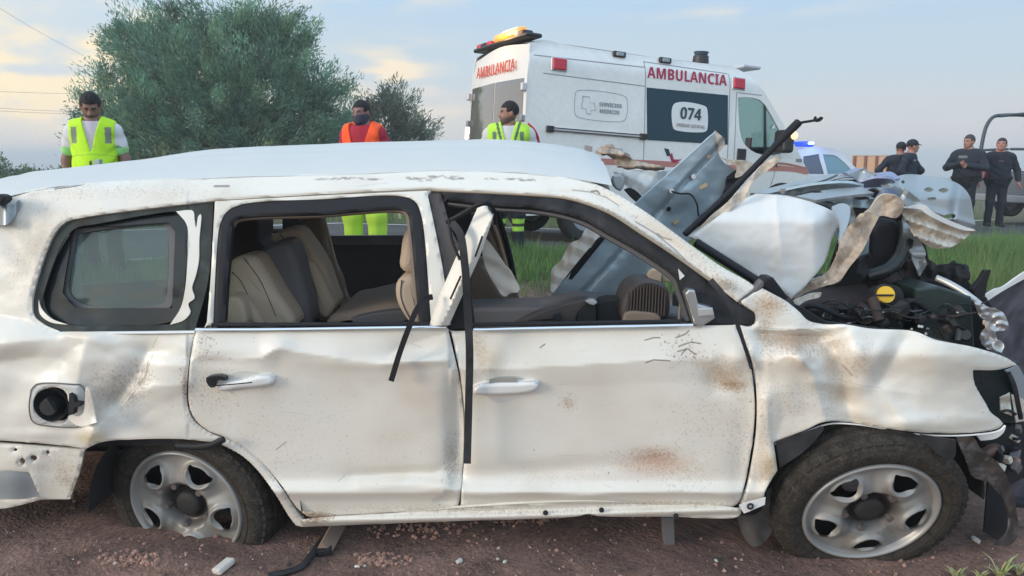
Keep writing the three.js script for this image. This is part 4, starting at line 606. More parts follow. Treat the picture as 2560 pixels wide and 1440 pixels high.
// crumpled grey underside folded over the engine
const plate = (name, pts, zf, m, o = {}) => part(name, sheet(curve(pts, 5), (u, v) => P(u, v, zf(u, v)), { cell: 5, thick: .010, ...o }), m, suv);
plate('hood_underside', [[2226, 446, 1], [2262, 436], [2300, 437], [2360, 446], [2400, 462], [2424, 490], [2434, 540], [2438, 574], [2400, 568, 1], [2350, 552], [2300, 528], [2262, 518], [2236, 496, 1]], (u, v) => -.95 - .20 * sm(500, 430, v) - .20 * sm(2385, 2440, u) + .05 * sm(2300, 2250, u) + .022 * crumple(u, v, 130, .3) - .03 * Math.exp(-(((u - 2392 + (v - 480) * .15) / 10) ** 2)) + .02 * Math.exp(-(((v - 520 - (u - 2300) * .3) / 8) ** 2)), M.greysheet, { holes: [curve([[2310, 474], [2322, 468], [2334, 474], [2322, 480]], 3), curve([[2346, 476], [2358, 470], [2372, 474], [2360, 482]], 3), curve([[2318, 496], [2340, 494], [2340, 499], [2320, 500]], 3), curve([[2258, 450], [2263, 454], [2258, 459], [2253, 454]], 2), curve([[2356, 542], [2380, 534], [2390, 538], [2384, 546], [2362, 548]], 4)] });
plate('hood_underside', [[1900, 484, 1], [1980, 466], [2070, 446], [2140, 430], [2200, 434], [2250, 440, 1], [2252, 470], [2230, 500], [2196, 505], [2180, 528], [2150, 516], [2110, 508, 1], [2106, 560], [2096, 602, 1], [2098, 546], [2080, 524], [2010, 499], [1950, 488]], (u, v) => -1.06 - .22 * sm(510, 430, v) + .10 * crumple(u, v, 110, .3), M.greysheet, { holes: [curve([[2070, 456], [2110, 444], [2150, 448], [2156, 458], [2110, 464]], 4), curve([[2168, 476], [2188, 470], [2204, 482], [2200, 496], [2182, 500], [2170, 492]], 4)] });
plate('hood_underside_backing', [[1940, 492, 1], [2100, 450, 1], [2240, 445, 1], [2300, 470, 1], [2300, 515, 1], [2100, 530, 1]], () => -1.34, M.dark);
// long folded blades of the hood edge, lying over one another
[[[[1876, 482, 1], [1960, 461], [2050, 441], [2096, 434, 1], [2060, 449], [1960, 475], [1920, 484, 1]], -.90, .5, M.greysheet], [[[1930, 484, 1], [2030, 464], [2120, 458], [2160, 466, 1], [2070, 476], [1980, 489, 1]], -.84, -.6, M.primer], [[[1990, 490, 1], [2070, 474], [2150, 470], [2186, 482, 1], [2110, 490], [2040, 500, 1]], -.80, .7, M.greysheet], [[[2040, 502, 1], [2100, 490], [2160, 490], [2196, 505, 1], [2150, 514], [2090, 512, 1]], -.78, -.5, M.greysheet], [[[2110, 430, 1], [2146, 420], [2180, 432], [2230, 430], [2250, 446, 1], [2200, 452], [2140, 442, 1]], -.98, .5, M.bluesheet], [[[2150, 456, 1], [2190, 446], [2236, 452], [2240, 466, 1], [2200, 468], [2160, 470, 1]], -.90, -.7, M.bluesheet], [[[2080, 516, 1], [2104, 508], [2124, 516], [2120, 560], [2098, 604, 1], [2100, 556]], -.66, .4, M.greysheet], [[[2000, 484, 1], [2044, 476], [2062, 486], [2050, 500], [2016, 498, 1]], -.77, .3, M.rubber]].forEach(([q, z, k, m]) => plate('hood_fold', q, (u, v) => z + .0022 * k * (v - 470) * 3 + .02 * crumple(u, v, 90, z), m, { thick: .014 }));
part('hood_stiffener', sheet(curve([[2186, 500], [2204, 476], [2226, 470], [2250, 490], [2248, 506], [2214, 500]], 4), (u, v) => P(u, v, -.74 + .05 * Math.sin((u - 2186) / 20)), { cell: 5, thick: .01 }), mat(.17, .23, .34, .4, .3), suv);
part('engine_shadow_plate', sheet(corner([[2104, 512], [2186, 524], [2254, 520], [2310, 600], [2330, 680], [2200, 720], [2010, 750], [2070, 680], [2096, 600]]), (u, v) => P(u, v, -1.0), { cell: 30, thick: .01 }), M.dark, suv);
part('hose', PB([[2260, 545, -.72], [2266, 590, -.70], [2250, 640, -.68], [2216, 676, -.66], [2170, 690, -.68]], .07, .07), M.darkGloss, suv);
part('rubber_boot', slab([[2190, 560], [2232, 548], [2258, 570], [2256, 630], [2230, 668], [2190, 680], [2176, 640]], -.74, .12, .03), M.rubber, suv);
part('torn_plastic', sheet(curve([[2110, 640, 1], [2150, 600], [2180, 596], [2184, 622], [2160, 640], [2120, 650]], 6), (u, v) => P(u, v, -.78 + .02 * Math.sin(u / 8)), { cell: 6, thick: .004 }), M.primer, suv);
// smaller torn and folded pieces among the hood layers
[[[1930, 478], [1990, 462], [2060, 455], [2110, 470], [2040, 486], [1985, 492]], [[2060, 500], [2100, 486], [2150, 500], [2190, 496], [2170, 520], [2110, 516]], [[2120, 436], [2160, 420], [2196, 440], [2230, 452], [2190, 470], [2150, 458]], [[2190, 452], [2236, 448], [2262, 480], [2248, 498], [2214, 476]], [[2262, 470], [2300, 500], [2310, 520], [2268, 520], [2250, 496]], [[2104, 520], [2128, 512], [2140, 540], [2116, 590], [2098, 600]], [[2096, 600], [2120, 586], [2140, 610], [2110, 650], [2080, 668]], [[2270, 590], [2296, 596], [2318, 660], [2300, 690], [2280, 650]], [[2020, 700], [2050, 690], [2080, 700], [2050, 716]], [[2150, 640], [2176, 632], [2186, 660], [2160, 700], [2140, 690]]].forEach((q, i) => part('torn_metal', sheet(curve(corner(q), 5), (u, v) => P(u, v, [-.88, -.80, -1.0, -.86, -.70, -.72, -.74, -.72, -.52, -.62][i] + .06 * crumple(u, v, 70, i * .37)), { cell: 5, thick: .008 }), [M.greysheet, M.primer, M.greysheet, M.primer, M.greysheet, M.greysheet, M.dark, M.greysheet, M.dusty, M.dark][i], suv));
// twisted reinforcement strip and flap
const twist = (pts, z, m, amp = .03) => sheet(curve(pts, 5), (u, v) => P(u, v, z + 1.1 * amp * crumple(u, v, 150, pts[0][0] * .013) + .35 * amp * tri((u * .80 + v * .60) / 64 + .5 * fbm(u / 50, v / 50, 2, 2))), { cell: 5, thick: .012 });
part('hood_reinforcement', twist([[1982, 738, 1], [2012, 714], [2046, 700], [2078, 668], [2094, 634], [2104, 590], [2126, 560], [2150, 534, 1], [2176, 530], [2196, 544, 1], [2178, 580], [2160, 620], [2124, 668], [2098, 702], [2060, 716], [2010, 734], [1990, 752, 1]], -.50, null, .045), M.brownsheet, suv);
part('hood_reinforcement', twist([[2146, 540, 1], [2176, 520], [2194, 496], [2212, 486], [2250, 494], [2260, 508], [2254, 532], [2240, 545], [2200, 540], [2190, 556], [2160, 560]], -.54, null, .05), M.brownsheet, suv);
part('hood_reinforcement', twist([[1984, 752, 1], [2030, 734], [2054, 732, 1], [2050, 742], [2016, 752], [1992, 768, 1]], -.40, null, .01), M.dusty, suv);
plate('hood_flap', [[2254, 522, 1], [2280, 514], [2312, 517], [2324, 530], [2368, 554], [2410, 571], [2436, 578, 1], [2418, 592], [2390, 612], [2340, 622], [2306, 606], [2280, 574]], (u, v) => { const s = (v - 517 - (u - 2254) * .34) / 62; return -.60 - .09 * sm(2300, 2440, u) + .05 * (tri(s * 1.9 + .12) - .2) + .03 * sm(.5, 1.1, s) + .012 * crumple(u, v, 70, .2); }, M.dusty);
plate('hood_flap_edge', [[2256, 520, 1], [2312, 512], [2330, 528], [2372, 550], [2440, 577, 1], [2412, 576], [2366, 560], [2318, 536], [2300, 524]], (u, v) => -.585 - .09 * sm(2300, 2440, u), M.white);
part('hood_flap', sheet(curve([[2258, 545, 1], [2270, 560], [2300, 600], [2314, 640], [2286, 640], [2262, 600]], 5), (u, v) => P(u, v, -.66 + .02 * Math.sin(v / 9)), { cell: 6, thick: .01 }), M.greysheet, suv);
part('far_pillar_stub', sheet(curve([[1490, 376, 1], [1502, 368], [1540, 370], [1580, 398], [1620, 408], [1662, 416, 1], [1660, 426], [1600, 426], [1560, 422], [1524, 392]], 5), (u, v) => P(u, v, -1.55 + .03 * Math.sin(v / 5) + .04 * crumple(u, v, 40, .4)), { cell: 5, thick: .02 }), M.brownsheet, suv);
part('cowl_sheet', sheet(curve([[1532, 430, 1], [1580, 424], [1650, 428], [1700, 420], [1690, 450], [1640, 480], [1606, 500], [1570, 470], [1545, 445]], 6), (u, v) => P(u, v, -1.3 + .06 * Math.sin((u - 1530) / 44) + .05 * crumple(u, v, 70, .2)), { cell: 6, thick: .01 }), M.white, suv);
part('cowl_bracket', slab([[1534, 440], [1556, 438], [1562, 456], [1552, 478], [1538, 470], [1530, 452]], -1.0, .06, .01), M.greysheet, suv);
part('windscreen_rest', sheet(curve([[1560, 474, 1], [1578, 470], [1610, 500], [1604, 512], [1580, 496]], 5), (u, v) => P(u, v, -1.0), { cell: 6, thick: .02 }), M.dark, suv);
// ---------------------------------------------------------------- wheels
const rimGeo = () => {
  const R = .262, S = (x, y) => {
    const r = Math.hypot(x, y) / R, th = Math.atan2(y, x);
    let z = lerp(.030, .006, sm(.5, .9, r)); z = lerp(z, -.012, sm(.46, .28, r));
    const ph = ((th - rimGeoPhase) / (2 * Math.PI / 5)) % 1, q = Math.abs((ph + 1) % 1 - .5) * 2;            // 1 in a spoke, 0 in a window
    const wd = Math.hypot((r - .68) / .165, q / .45);
    z += .020 * Math.exp(-(((wd - 1.08) / .26) ** 2)) - .012 * sm(.6, 1, q) * Math.exp(-(((r - .62) / .22) ** 2));
    return V(x, y, z);
  };
  // one fifth of the disc: a ring of metal between a window and the edge of its sector, then turned five times
  const hl = curve([[.53, 0], [.55, .12], [.63, .23], [.76, .295], [.815, .27], [.838, 0], [.815, -.27], [.76, -.295], [.63, -.23], [.55, -.12]].map(([r, t]) => [Math.cos(t) * r * R, Math.sin(t) * r * R]), .004);
  const sec = [], A = Math.PI / 5; for (let k = 0; k <= 12; k++) { const t = lerp(-A, A, k / 12); sec.push([Math.cos(t) * .935 * R, Math.sin(t) * .935 * R]); } for (let k = 0; k <= 8; k++) { const t = lerp(A, -A, k / 8); sec.push([Math.cos(t) * .22 * R, Math.sin(t) * .22 * R]); }
  const c0 = [.70 * R, 0], hit = (poly, dx, dy) => { let best = 1e9; for (let k = 0; k < poly.length; k++) { const a = poly[k], b = poly[(k + 1) % poly.length], ex = b[0] - a[0], ey = b[1] - a[1], det = dx * ey - dy * ex; if (Math.abs(det) < 1e-12) continue; const wx = a[0] - c0[0], wy = a[1] - c0[1], t = (wx * ey - wy * ex) / det, q = (wx * dy - wy * dx) / det; if (t > 0 && q >= -1e-6 && q <= 1 + 1e-6 && t < best) best = t; } return best; };
  const pos = [], nor = [], uv = [], idx = [], NA = 120, NR = 14, e = .0008;
  for (let f = 0; f < 5; f++) {
    const rot = rimGeoPhase + (f + .5) * 2 * Math.PI / 5, cr = Math.cos(rot), sr = Math.sin(rot), b0 = pos.length / 3;
    for (let k = 0; k <= NA; k++) { const t = k / NA * 2 * Math.PI, dx = Math.cos(t), dy = Math.sin(t), h0 = hit(hl, dx, dy), h1 = hit(sec, dx, dy);
      for (let m = -1; m <= NR; m++) { const l = lerp(h0, h1, Math.pow(Math.max(0, m) / NR, 1.3)), x = c0[0] + dx * l, y = c0[1] + dy * l, X = x * cr - y * sr, Y = x * sr + y * cr, p = S(X, Y), n = S(X + e, Y).sub(S(X - e, Y)).cross(S(X, Y + e).sub(S(X, Y - e))).normalize(); if (m < 0) p.z -= .012; pos.push(p.x, p.y, p.z); nor.push(n.x, n.y, n.z); uv.push(.5 + X / .54, .5 + Y / .54); } }
    const w = NR + 2; for (let k = 0; k < NA; k++) for (let m = 0; m < w - 1; m++) { const a = b0 + k * w + m; idx.push(a, a + 1, a + w, a + 1, a + w + 1, a + w); }
  }
  const g = new THREE.BufferGeometry(); g.setAttribute('position', new THREE.Float32BufferAttribute(pos, 3)); g.setAttribute('normal', new THREE.Float32BufferAttribute(nor, 3)); g.setAttribute('uv', new THREE.Float32BufferAttribute(uv, 2)); g.setIndex(idx);
  return g;
};
var rimGeoPhase = .31;
const rimMap = canvas(512, 512, (c, w) => {
  reseed(5); c.fillStyle = 'rgb(196,194,190)'; c.fillRect(0, 0, w, w);
  for (let i = 0; i < 500; i++) { const a = rr(0, 6.28), r = Math.pow(rnd(), .8) * w / 2; c.globalAlpha = rr(.015, .05); c.fillStyle = rnd() < .6 ? '#6f6358' : '#8f877e'; c.beginPath(); c.ellipse(w / 2 + Math.cos(a) * r, w / 2 + Math.sin(a) * r, rr(4, 24), rr(3, 12), a, 0, 7); c.fill(); }
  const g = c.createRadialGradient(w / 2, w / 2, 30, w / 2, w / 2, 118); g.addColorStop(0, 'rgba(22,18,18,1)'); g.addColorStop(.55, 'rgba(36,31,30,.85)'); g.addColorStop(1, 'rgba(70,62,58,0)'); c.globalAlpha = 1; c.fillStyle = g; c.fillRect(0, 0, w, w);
  for (let i = 0; i < 900; i++) { const a = rr(0, 6.28), r = Math.sqrt(rnd()) * w / 2; c.globalAlpha = rr(.08, .3); c.fillStyle = rnd() < .9 ? '#574b42' : '#e0dedb'; c.fillRect(w / 2 + Math.cos(a) * r, w / 2 + Math.sin(a) * r, rr(.6, 1.8), rr(.6, 1.8)); }
});
const rimMat = new THREE.MeshPhysicalMaterial({ map: rimMap, color: lin(.54, .535, .525), metalness: .25, roughness: .5, clearcoat: .12, clearcoatRoughness: .2, side: THREE.DoubleSide });
const rimShape = rimGeo(), rimLip = mat(.34, .335, .325, .4, .3);
function wheel(parent, pos, rx, ry, sx, sy, label) {
  const w = new THREE.Group(); w.name = 'wheel'; w.position.copy(pos).sub(base.get(parent)); w.rotation.set(rx, ry, .12, 'YXZ'); w.scale.set(sx, sy, 1); base.set(w, V(0, 0, 0)); w.userData = label ? { label } : {}; parent.add(w);
  const pr = [[.255, .03], [.268, .046], [.30, .052], [.345, .05], [.375, .034], [.392, .008]].map(([r, z]) => [r, z]);
  const lathe = (list) => { const g = new THREE.LatheGeometry(list.map(([r, z]) => new THREE.Vector2(r, z)), 96); g.rotateX(Math.PI / 2); return g; };
  const full = [[.245, -.20], [.262, .012], [.268, .022], [.285, .034], [.312, .040], [.318, .037], [.322, .040], [.338, .036], [.343, .031], [.347, .033], [.362, .020], [.371, .004]];
  for (let i = 0; i < 5; i++) { const z = -.01 - i * .042; full.push([.375, z], [.375, z - .030], [.366, z - .032], [.366, z - .040]); }
  full.push([.372, -.225], [.355, -.245], [.30, -.25], [.24, -.22]);
  const blocks = []; for (let k = 0; k < 58; k++) { const a = k / 58 * 2 * Math.PI, g = box(.026, .020, .036, .003); g.translate(0, .362, .004); g.rotateZ(a); blocks.push(g); }
  const ty = part('tyre', lathe(full), M.tyre, w); part('tread', merge(blocks), M.tyre, ty); part('bead_ring', lathe([[.292, .037], [.296, .041], [.300, .040]]), M.tyre, ty);
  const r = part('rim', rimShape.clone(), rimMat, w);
  part('rim_lip', lathe([[.238, .0], [.243, .006], [.248, .022], [.252, .031], [.258, .034], [.264, .031], [.268, .02], [.268, -.01]]), rimLip, w);
  part('rim_barrel', lathe([[.255, .02], [.25, -.02], [.245, -.18], [.05, -.16]]), M.dark, w);
  part('hub', lathe([[.0001, .018], [.03, .018], [.05, .012], [.058, .0], [.06, -.03]]), mat(.022, .020, .020, .7), w);
  for (let k = 0; k < 5; k++) { const a = rimGeoPhase + .35 + k * Math.PI * .4; part('wheel_nut', at(new THREE.CylinderGeometry(.013, .016, .034, 12), Math.cos(a) * .098, Math.sin(a) * .098, .006, Math.PI / 2), mat(.34, .31, .29, .4, .8), w); }
  return w;
}
wheel(suv, P(472, 1258, -.20), .13, -.26, 1.06, 1.0, 'rear wheel sunk in the dirt');
rimGeoPhase = .31;
wheel(suv, P(2172, 1272, -.10), .33, .02, 1.10, 1.0, 'front wheel tilted out at the top');
// ---------------------------------------------------------------- engine bay and front end
soft('battery', [[2288, 722, 1], [2350, 716, 1], [2430, 742, 1], [2438, 870, 1], [2290, 850, 1]], -.5, .3, mat(.018, .03, .028, .35), suv, .012);
soft('engine_block', [[1990, 772], [2050, 756], [2120, 752], [2180, 748], [2290, 750], [2300, 860], [1990, 830]], -.62, .5, M.brown, suv, .04);
soft('inner_fender', [[1960, 750, 1], [2010, 770, 1], [2070, 806, 1], [2300, 836, 1], [2460, 880, 1], [2460, 960, 1], [1960, 900, 1]], -.22, .05, M.dark, suv, .005);
soft('engine_cover', [[2160, 790], [2190, 768], [2240, 772], [2262, 800], [2256, 835], [2160, 826]], -.46, .14, M.darkGloss, suv, .03);
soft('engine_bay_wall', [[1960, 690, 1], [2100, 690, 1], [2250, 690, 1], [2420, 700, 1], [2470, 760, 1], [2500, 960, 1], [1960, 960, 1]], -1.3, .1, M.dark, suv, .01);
{
  const c = part('oil_cap', at(new THREE.CylinderGeometry(.038, .041, .035, 32), ...P(2212, 737, -.46).toArray(), Math.PI / 2 - .25), M.yellow, suv);
  part('cap_slot', at(box(.078, .008, .012, .002), ...P(2212, 738, -.436).toArray(), -.25), M.dark, c);
  part('cap_ring', at(new THREE.TorusGeometry(.043, .008, 10, 32), ...P(2212, 737, -.465).toArray(), -.25), M.dark, c);
  part('oil_filler_neck', at(new THREE.CylinderGeometry(.05, .06, .14, 24), ...P(2214, 742, -.55).toArray(), Math.PI / 2 - .25), M.dark, suv);
}
reseed(91);
for (let i = 0; i < 34; i++) { const u = rr(2000, 2380), v = rr(755 + (u - 2000) * .03, 812 + Math.max(0, u - 2150) * .1), z = rr(-.58, -.30), L = rr(30, 120), q = rr(-26, 26); part('wire', PB([[u, v, z], [u + L * .3, v - rr(-8, 18), z + .04], [u + L * .65, v + q * .5, z + .03], [u + L, v + q, z - .03]], .007, .007, { segs: 6 }), [M.rubber, M.rubber, M.brown, M.greyTrim, M.darkGloss][i % 5], suv); }
for (let i = 0; i < 12; i++) { const u = rr(2040, 2420), v = rr(770, 830 + Math.max(0, u - 2200) * .1); part('clip', at(box(rr(.008, .03), rr(.006, .014), .006, .002), ...P(u, v, -.36).toArray(), rr(-.4, .4), rr(-.5, .5), rr(0, 3)), [M.alu, M.white, M.metal, M.dusty][i % 4], suv); }
for (let i = 0; i < 50; i++) {
  const u = rr(2010, 2420), v = rr(760 + (u - 2010) * .02, 822 + Math.max(0, u - 2150) * .12), z = rr(-.62, -.34), k = rnd(), p = P(u, v, z);
  const m = k < .55 ? M.dark : k < .7 ? M.brown : k < .82 ? M.darkGloss : k < .93 ? M.greyTrim : M.alu, s = k > .93 ? .012 : rr(.02, .055);
  part(k < .5 ? 'engine_part' : 'engine_fitting', k < .5 ? at(box(s * rr(1, 2), s, s, .008), ...p.toArray(), rr(0, 1), rr(0, 1), rr(0, 2)) : at(new THREE.CylinderGeometry(s * .5, s * .5, s * rr(1, 2.4), 14), ...p.toArray(), rr(0, 3), rr(0, 3), 0), m, suv);
}
for (let i = 0; i < 5; i++) { const u = rr(2000, 2330), v = rr(760, 800), z = rr(-.6, -.36); part('hose', PB([[u, v, z], [u + rr(20, 50), v - rr(4, 22), z + .06], [u + rr(60, 100), v + rr(0, 20), z + .02], [u + rr(110, 140), v + rr(10, 34), z - .04]], rr(.012, .026), rr(.012, .026)), M.rubber, suv); }
const felt = (pts, z, d, m) => part('torn_insulation', sheet(curve(pts, 4), (u, v) => P(u, v, z + .09 * crumple(u, v, 70, z) + .012 * fbm(u / 14, v / 14, 3, 2)), { cell: 4, thick: .02 }), m, suv);
felt([[2250, 712], [2258, 670], [2288, 642], [2320, 648], [2346, 668], [2340, 705]], -.9, .3, M.brown);
felt([[2300, 700], [2318, 672], [2350, 662], [2400, 661], [2424, 680], [2424, 700], [2390, 706], [2330, 704]], -.85, .3, M.dark);
felt([[2160, 690], [2200, 676], [2250, 690], [2256, 715], [2180, 716]], -.72, .2, M.brown);
part('front_stay', PB([[2340, 694, -.7], [2372, 708, -.66], [2410, 730, -.6], [2440, 752, -.55], [2460, 770, -.5]], .03, .02), M.alu, suv);
part('front_spike', slab(corner([[2431, 722], [2452, 696], [2464, 676], [2479, 675], [2470, 705], [2462, 748], [2442, 746]]), -.6, .03, .004), M.rubber, suv);
part('front_spike_base', slab(corner([[2440, 744], [2466, 742], [2484, 772], [2452, 764]]), -.58, .06, .004), M.rubber, suv);
const mangled = (pts, z, m) => part('mangled_bracket', sheet(curve(pts, 4), (u, v) => P(u, v, z + .035 * fbm(u / 24, v / 24, 4, 2)), { cell: 4, thick: .01 }), m, suv);
mangled([[2434, 750, 1], [2462, 764], [2480, 770], [2506, 780], [2520, 806], [2522, 824, 1], [2496, 828], [2476, 824], [2470, 806], [2448, 788]], -.42, M.metal);
mangled([[2450, 838], [2472, 822], [2490, 828], [2488, 846], [2508, 856], [2510, 870], [2500, 880], [2474, 876], [2456, 860]], -.40, M.metal);
mangled([[2462, 800], [2476, 815], [2470, 830], [2464, 820]], -.38, M.brownsheet);
mangled([[2478, 858, 1], [2500, 852], [2510, 866], [2504, 882, 1], [2486, 874]], -.36, M.alu);
soft('headlamp_cavity', [[2420, 915, 1], [2550, 905, 1], [2545, 1060, 1], [2420, 1060, 1]], -.30, .2, mat(.012, .022, .024, .5), suv, .01);
part('headlamp_bracket', sheet(curve(corner([[2500, 996], [2524, 980], [2530, 1040], [2502, 1030]]), 6), (u, v) => P(u, v, -.22 + .01 * Math.sin(v / 6)), { cell: 6, thick: .006 }), M.dusty, suv);
part('front_bar', PB([[2520, 930, -.18], [2534, 960, -.16], [2545, 1010, -.16], [2552, 1046, -.18]], .02, .02), M.rubber, suv);
part('front_bar', PB([[2500, 1030, -.14], [2520, 1026, -.12], [2540, 1036, -.12]], .012, .012), M.rubber, suv);
part('corner_sheet', sheet(curve([[2514, 926, 1], [2546, 914, 1], [2560, 940], [2572, 1010, 1], [2552, 1000], [2530, 950]], 6), (u, v) => P(u, v, -.2 - .002 * (u - 2514)), { cell: 6, thick: .006 }), M.greysheet, suv);
part('corner_sheet', sheet(curve([[2528, 985, 1], [2560, 1000], [2580, 1050, 1], [2540, 1056, 1]], 6), (u, v) => P(u, v, -.25), { cell: 6, thick: .006 }), M.dusty, suv);
soft('front_undertray', [[2440, 1090, 1], [2505, 1074], [2560, 1050], [2620, 1060, 1], [2620, 1180, 1], [2560, 1200], [2520, 1216], [2500, 1180], [2470, 1140]], -.30, .5, M.dark, suv, .02);
for (let i = 0; i < 14; i++) { const p = P(rr(2480, 2556), rr(1070, 1190), rr(-.30, -.2)); part('front_fitting', at(box(rr(.02, .07), rr(.012, .03), rr(.02, .05), .006), ...p.toArray(), rr(0, 3), rr(0, 3), rr(0, 3)), [M.dark, M.rubber, M.greyTrim, M.dusty][Math.floor(rnd() * 4)], suv); }
soft('front_hose', [[2464, 1138], [2480, 1124], [2504, 1116], [2516, 1124], [2510, 1138], [2484, 1146]], -.22, .06, mat(.16, .09, .07, .6), suv, .02);
soft('front_hose', [[2538, 1160], [2548, 1146], [2556, 1152], [2548, 1178]], -.20, .05, mat(.24, .16, .12, .6), suv, .01);
part('bumper_stub', sheet(curve([[2440, 1086, 1], [2500, 1078], [2514, 1064], [2510, 1080], [2490, 1096], [2452, 1102, 1]], 5), (u, v) => P(u, v, -.12), { cell: 6, thick: .01 }), M.white, suv);
part('wheel_liner', sheet(curve([[2388, 1088, 1], [2430, 1092], [2452, 1120], [2486, 1150], [2512, 1180], [2530, 1222], [2542, 1280], [2544, 1340], [2520, 1366], [2488, 1362, 1], [2520, 1330], [2524, 1290], [2512, 1250], [2484, 1212], [2430, 1190], [2418, 1160]], 5), (u, v) => P(u, v, -.06 - .16 * sm(2480, 2545, u) * sm(1150, 1300, v) + .02 * fbm(u / 30, v / 30, 3, 3)), { cell: 6, thick: .008 }), mat(.12, .098, .088, .5, 0, { map: rubberMap }), suv);
part('wheel_liner', sheet(curve([[1940, 1105, 1], [2030, 1076], [2060, 1068], [2020, 1120], [1950, 1170, 1]], 6), (u, v) => P(u, v, -.03), { cell: 8, thick: .008 }), mat(.045, .044, .048, .6, 0, { map: rubberMap }), suv);
part('wheel_liner', sheet(curve([[2300, 1086, 1], [2390, 1100, 1], [2388, 1140], [2376, 1150], [2330, 1122]], 6), (u, v) => P(u, v, .05), { cell: 8, thick: .008 }), mat(.045, .044, .048, .6, 0, { map: rubberMap }), suv);
part('wheel_liner_wall', sheet(curve([[2470, 1204, 1], [2510, 1250], [2526, 1300], [2510, 1360, 1], [2460, 1330, 1]], 8), (u, v) => P(u, v, -.3), { cell: 12, thick: .01 }), M.dark, suv);
part('mud_flap', sheet(curve([[1916, 1226, 1], [1944, 1214], [1946, 1240], [1938, 1310], [1910, 1356], [1882, 1368], [1858, 1340], [1842, 1292, 1], [1900, 1280]], 6), (u, v) => P(u, v, -.14 - .04 * sm(1900, 1850, u)), { cell: 8, thick: .012 }), mat(.10, .095, .098, .55, 0, { map: rubberMap }), suv);
part('chassis_post', slab(corner([[1656, 1296], [1686, 1296], [1690, 1390], [1664, 1394], [1658, 1340]]), -.20, .05, .006), M.greyTrim, suv);
part('exhaust_pipe', PB([[700, 1330, -.9], [900, 1320, -.8], [1200, 1320, -.8]], .06, .06), M.dark, suv);
// ---------------------------------------------------------------- ambulance (own axes: x forward, y up from the wheels, z towards us)
const font = await new FontLoader().loadAsync('fonts/droid/droid_sans_bold.typeface.json');
const text = (s, h, d = .004) => { const g = new TextGeometry(s, { font, size: h, depth: d, curveSegments: 6 }); g.computeBoundingBox(); g.translate(-(g.boundingBox.max.x + g.boundingBox.min.x) / 2, -(g.boundingBox.max.y + g.boundingBox.min.y) / 2, 0); return g; };
const van = { paint: mat(.86, .87, .86, .25, 0, { clearcoat: .6, clearcoatRoughness: .1, map: noiseTex(512, (x, y) => { const k = .965 + .05 * tile(x, y, 5, 4, 2) + .04 * tile(x, y, 30, 3, 4); return [k, k * .998, k * .99]; }, { rep: [.5, .5] }) }), glass: mat(.010, .045, .070, .10, 0, { specularIntensity: .55 }), black: mat(.02, .02, .022, .5), red: mat(.52, .02, .05, .3), orange: mat(.42, .20, .14, .5), grey: mat(.25, .26, .28, .4), redprint: mat(.40, .02, .07, .5), seam: mat(.30, .31, .33, .7) };
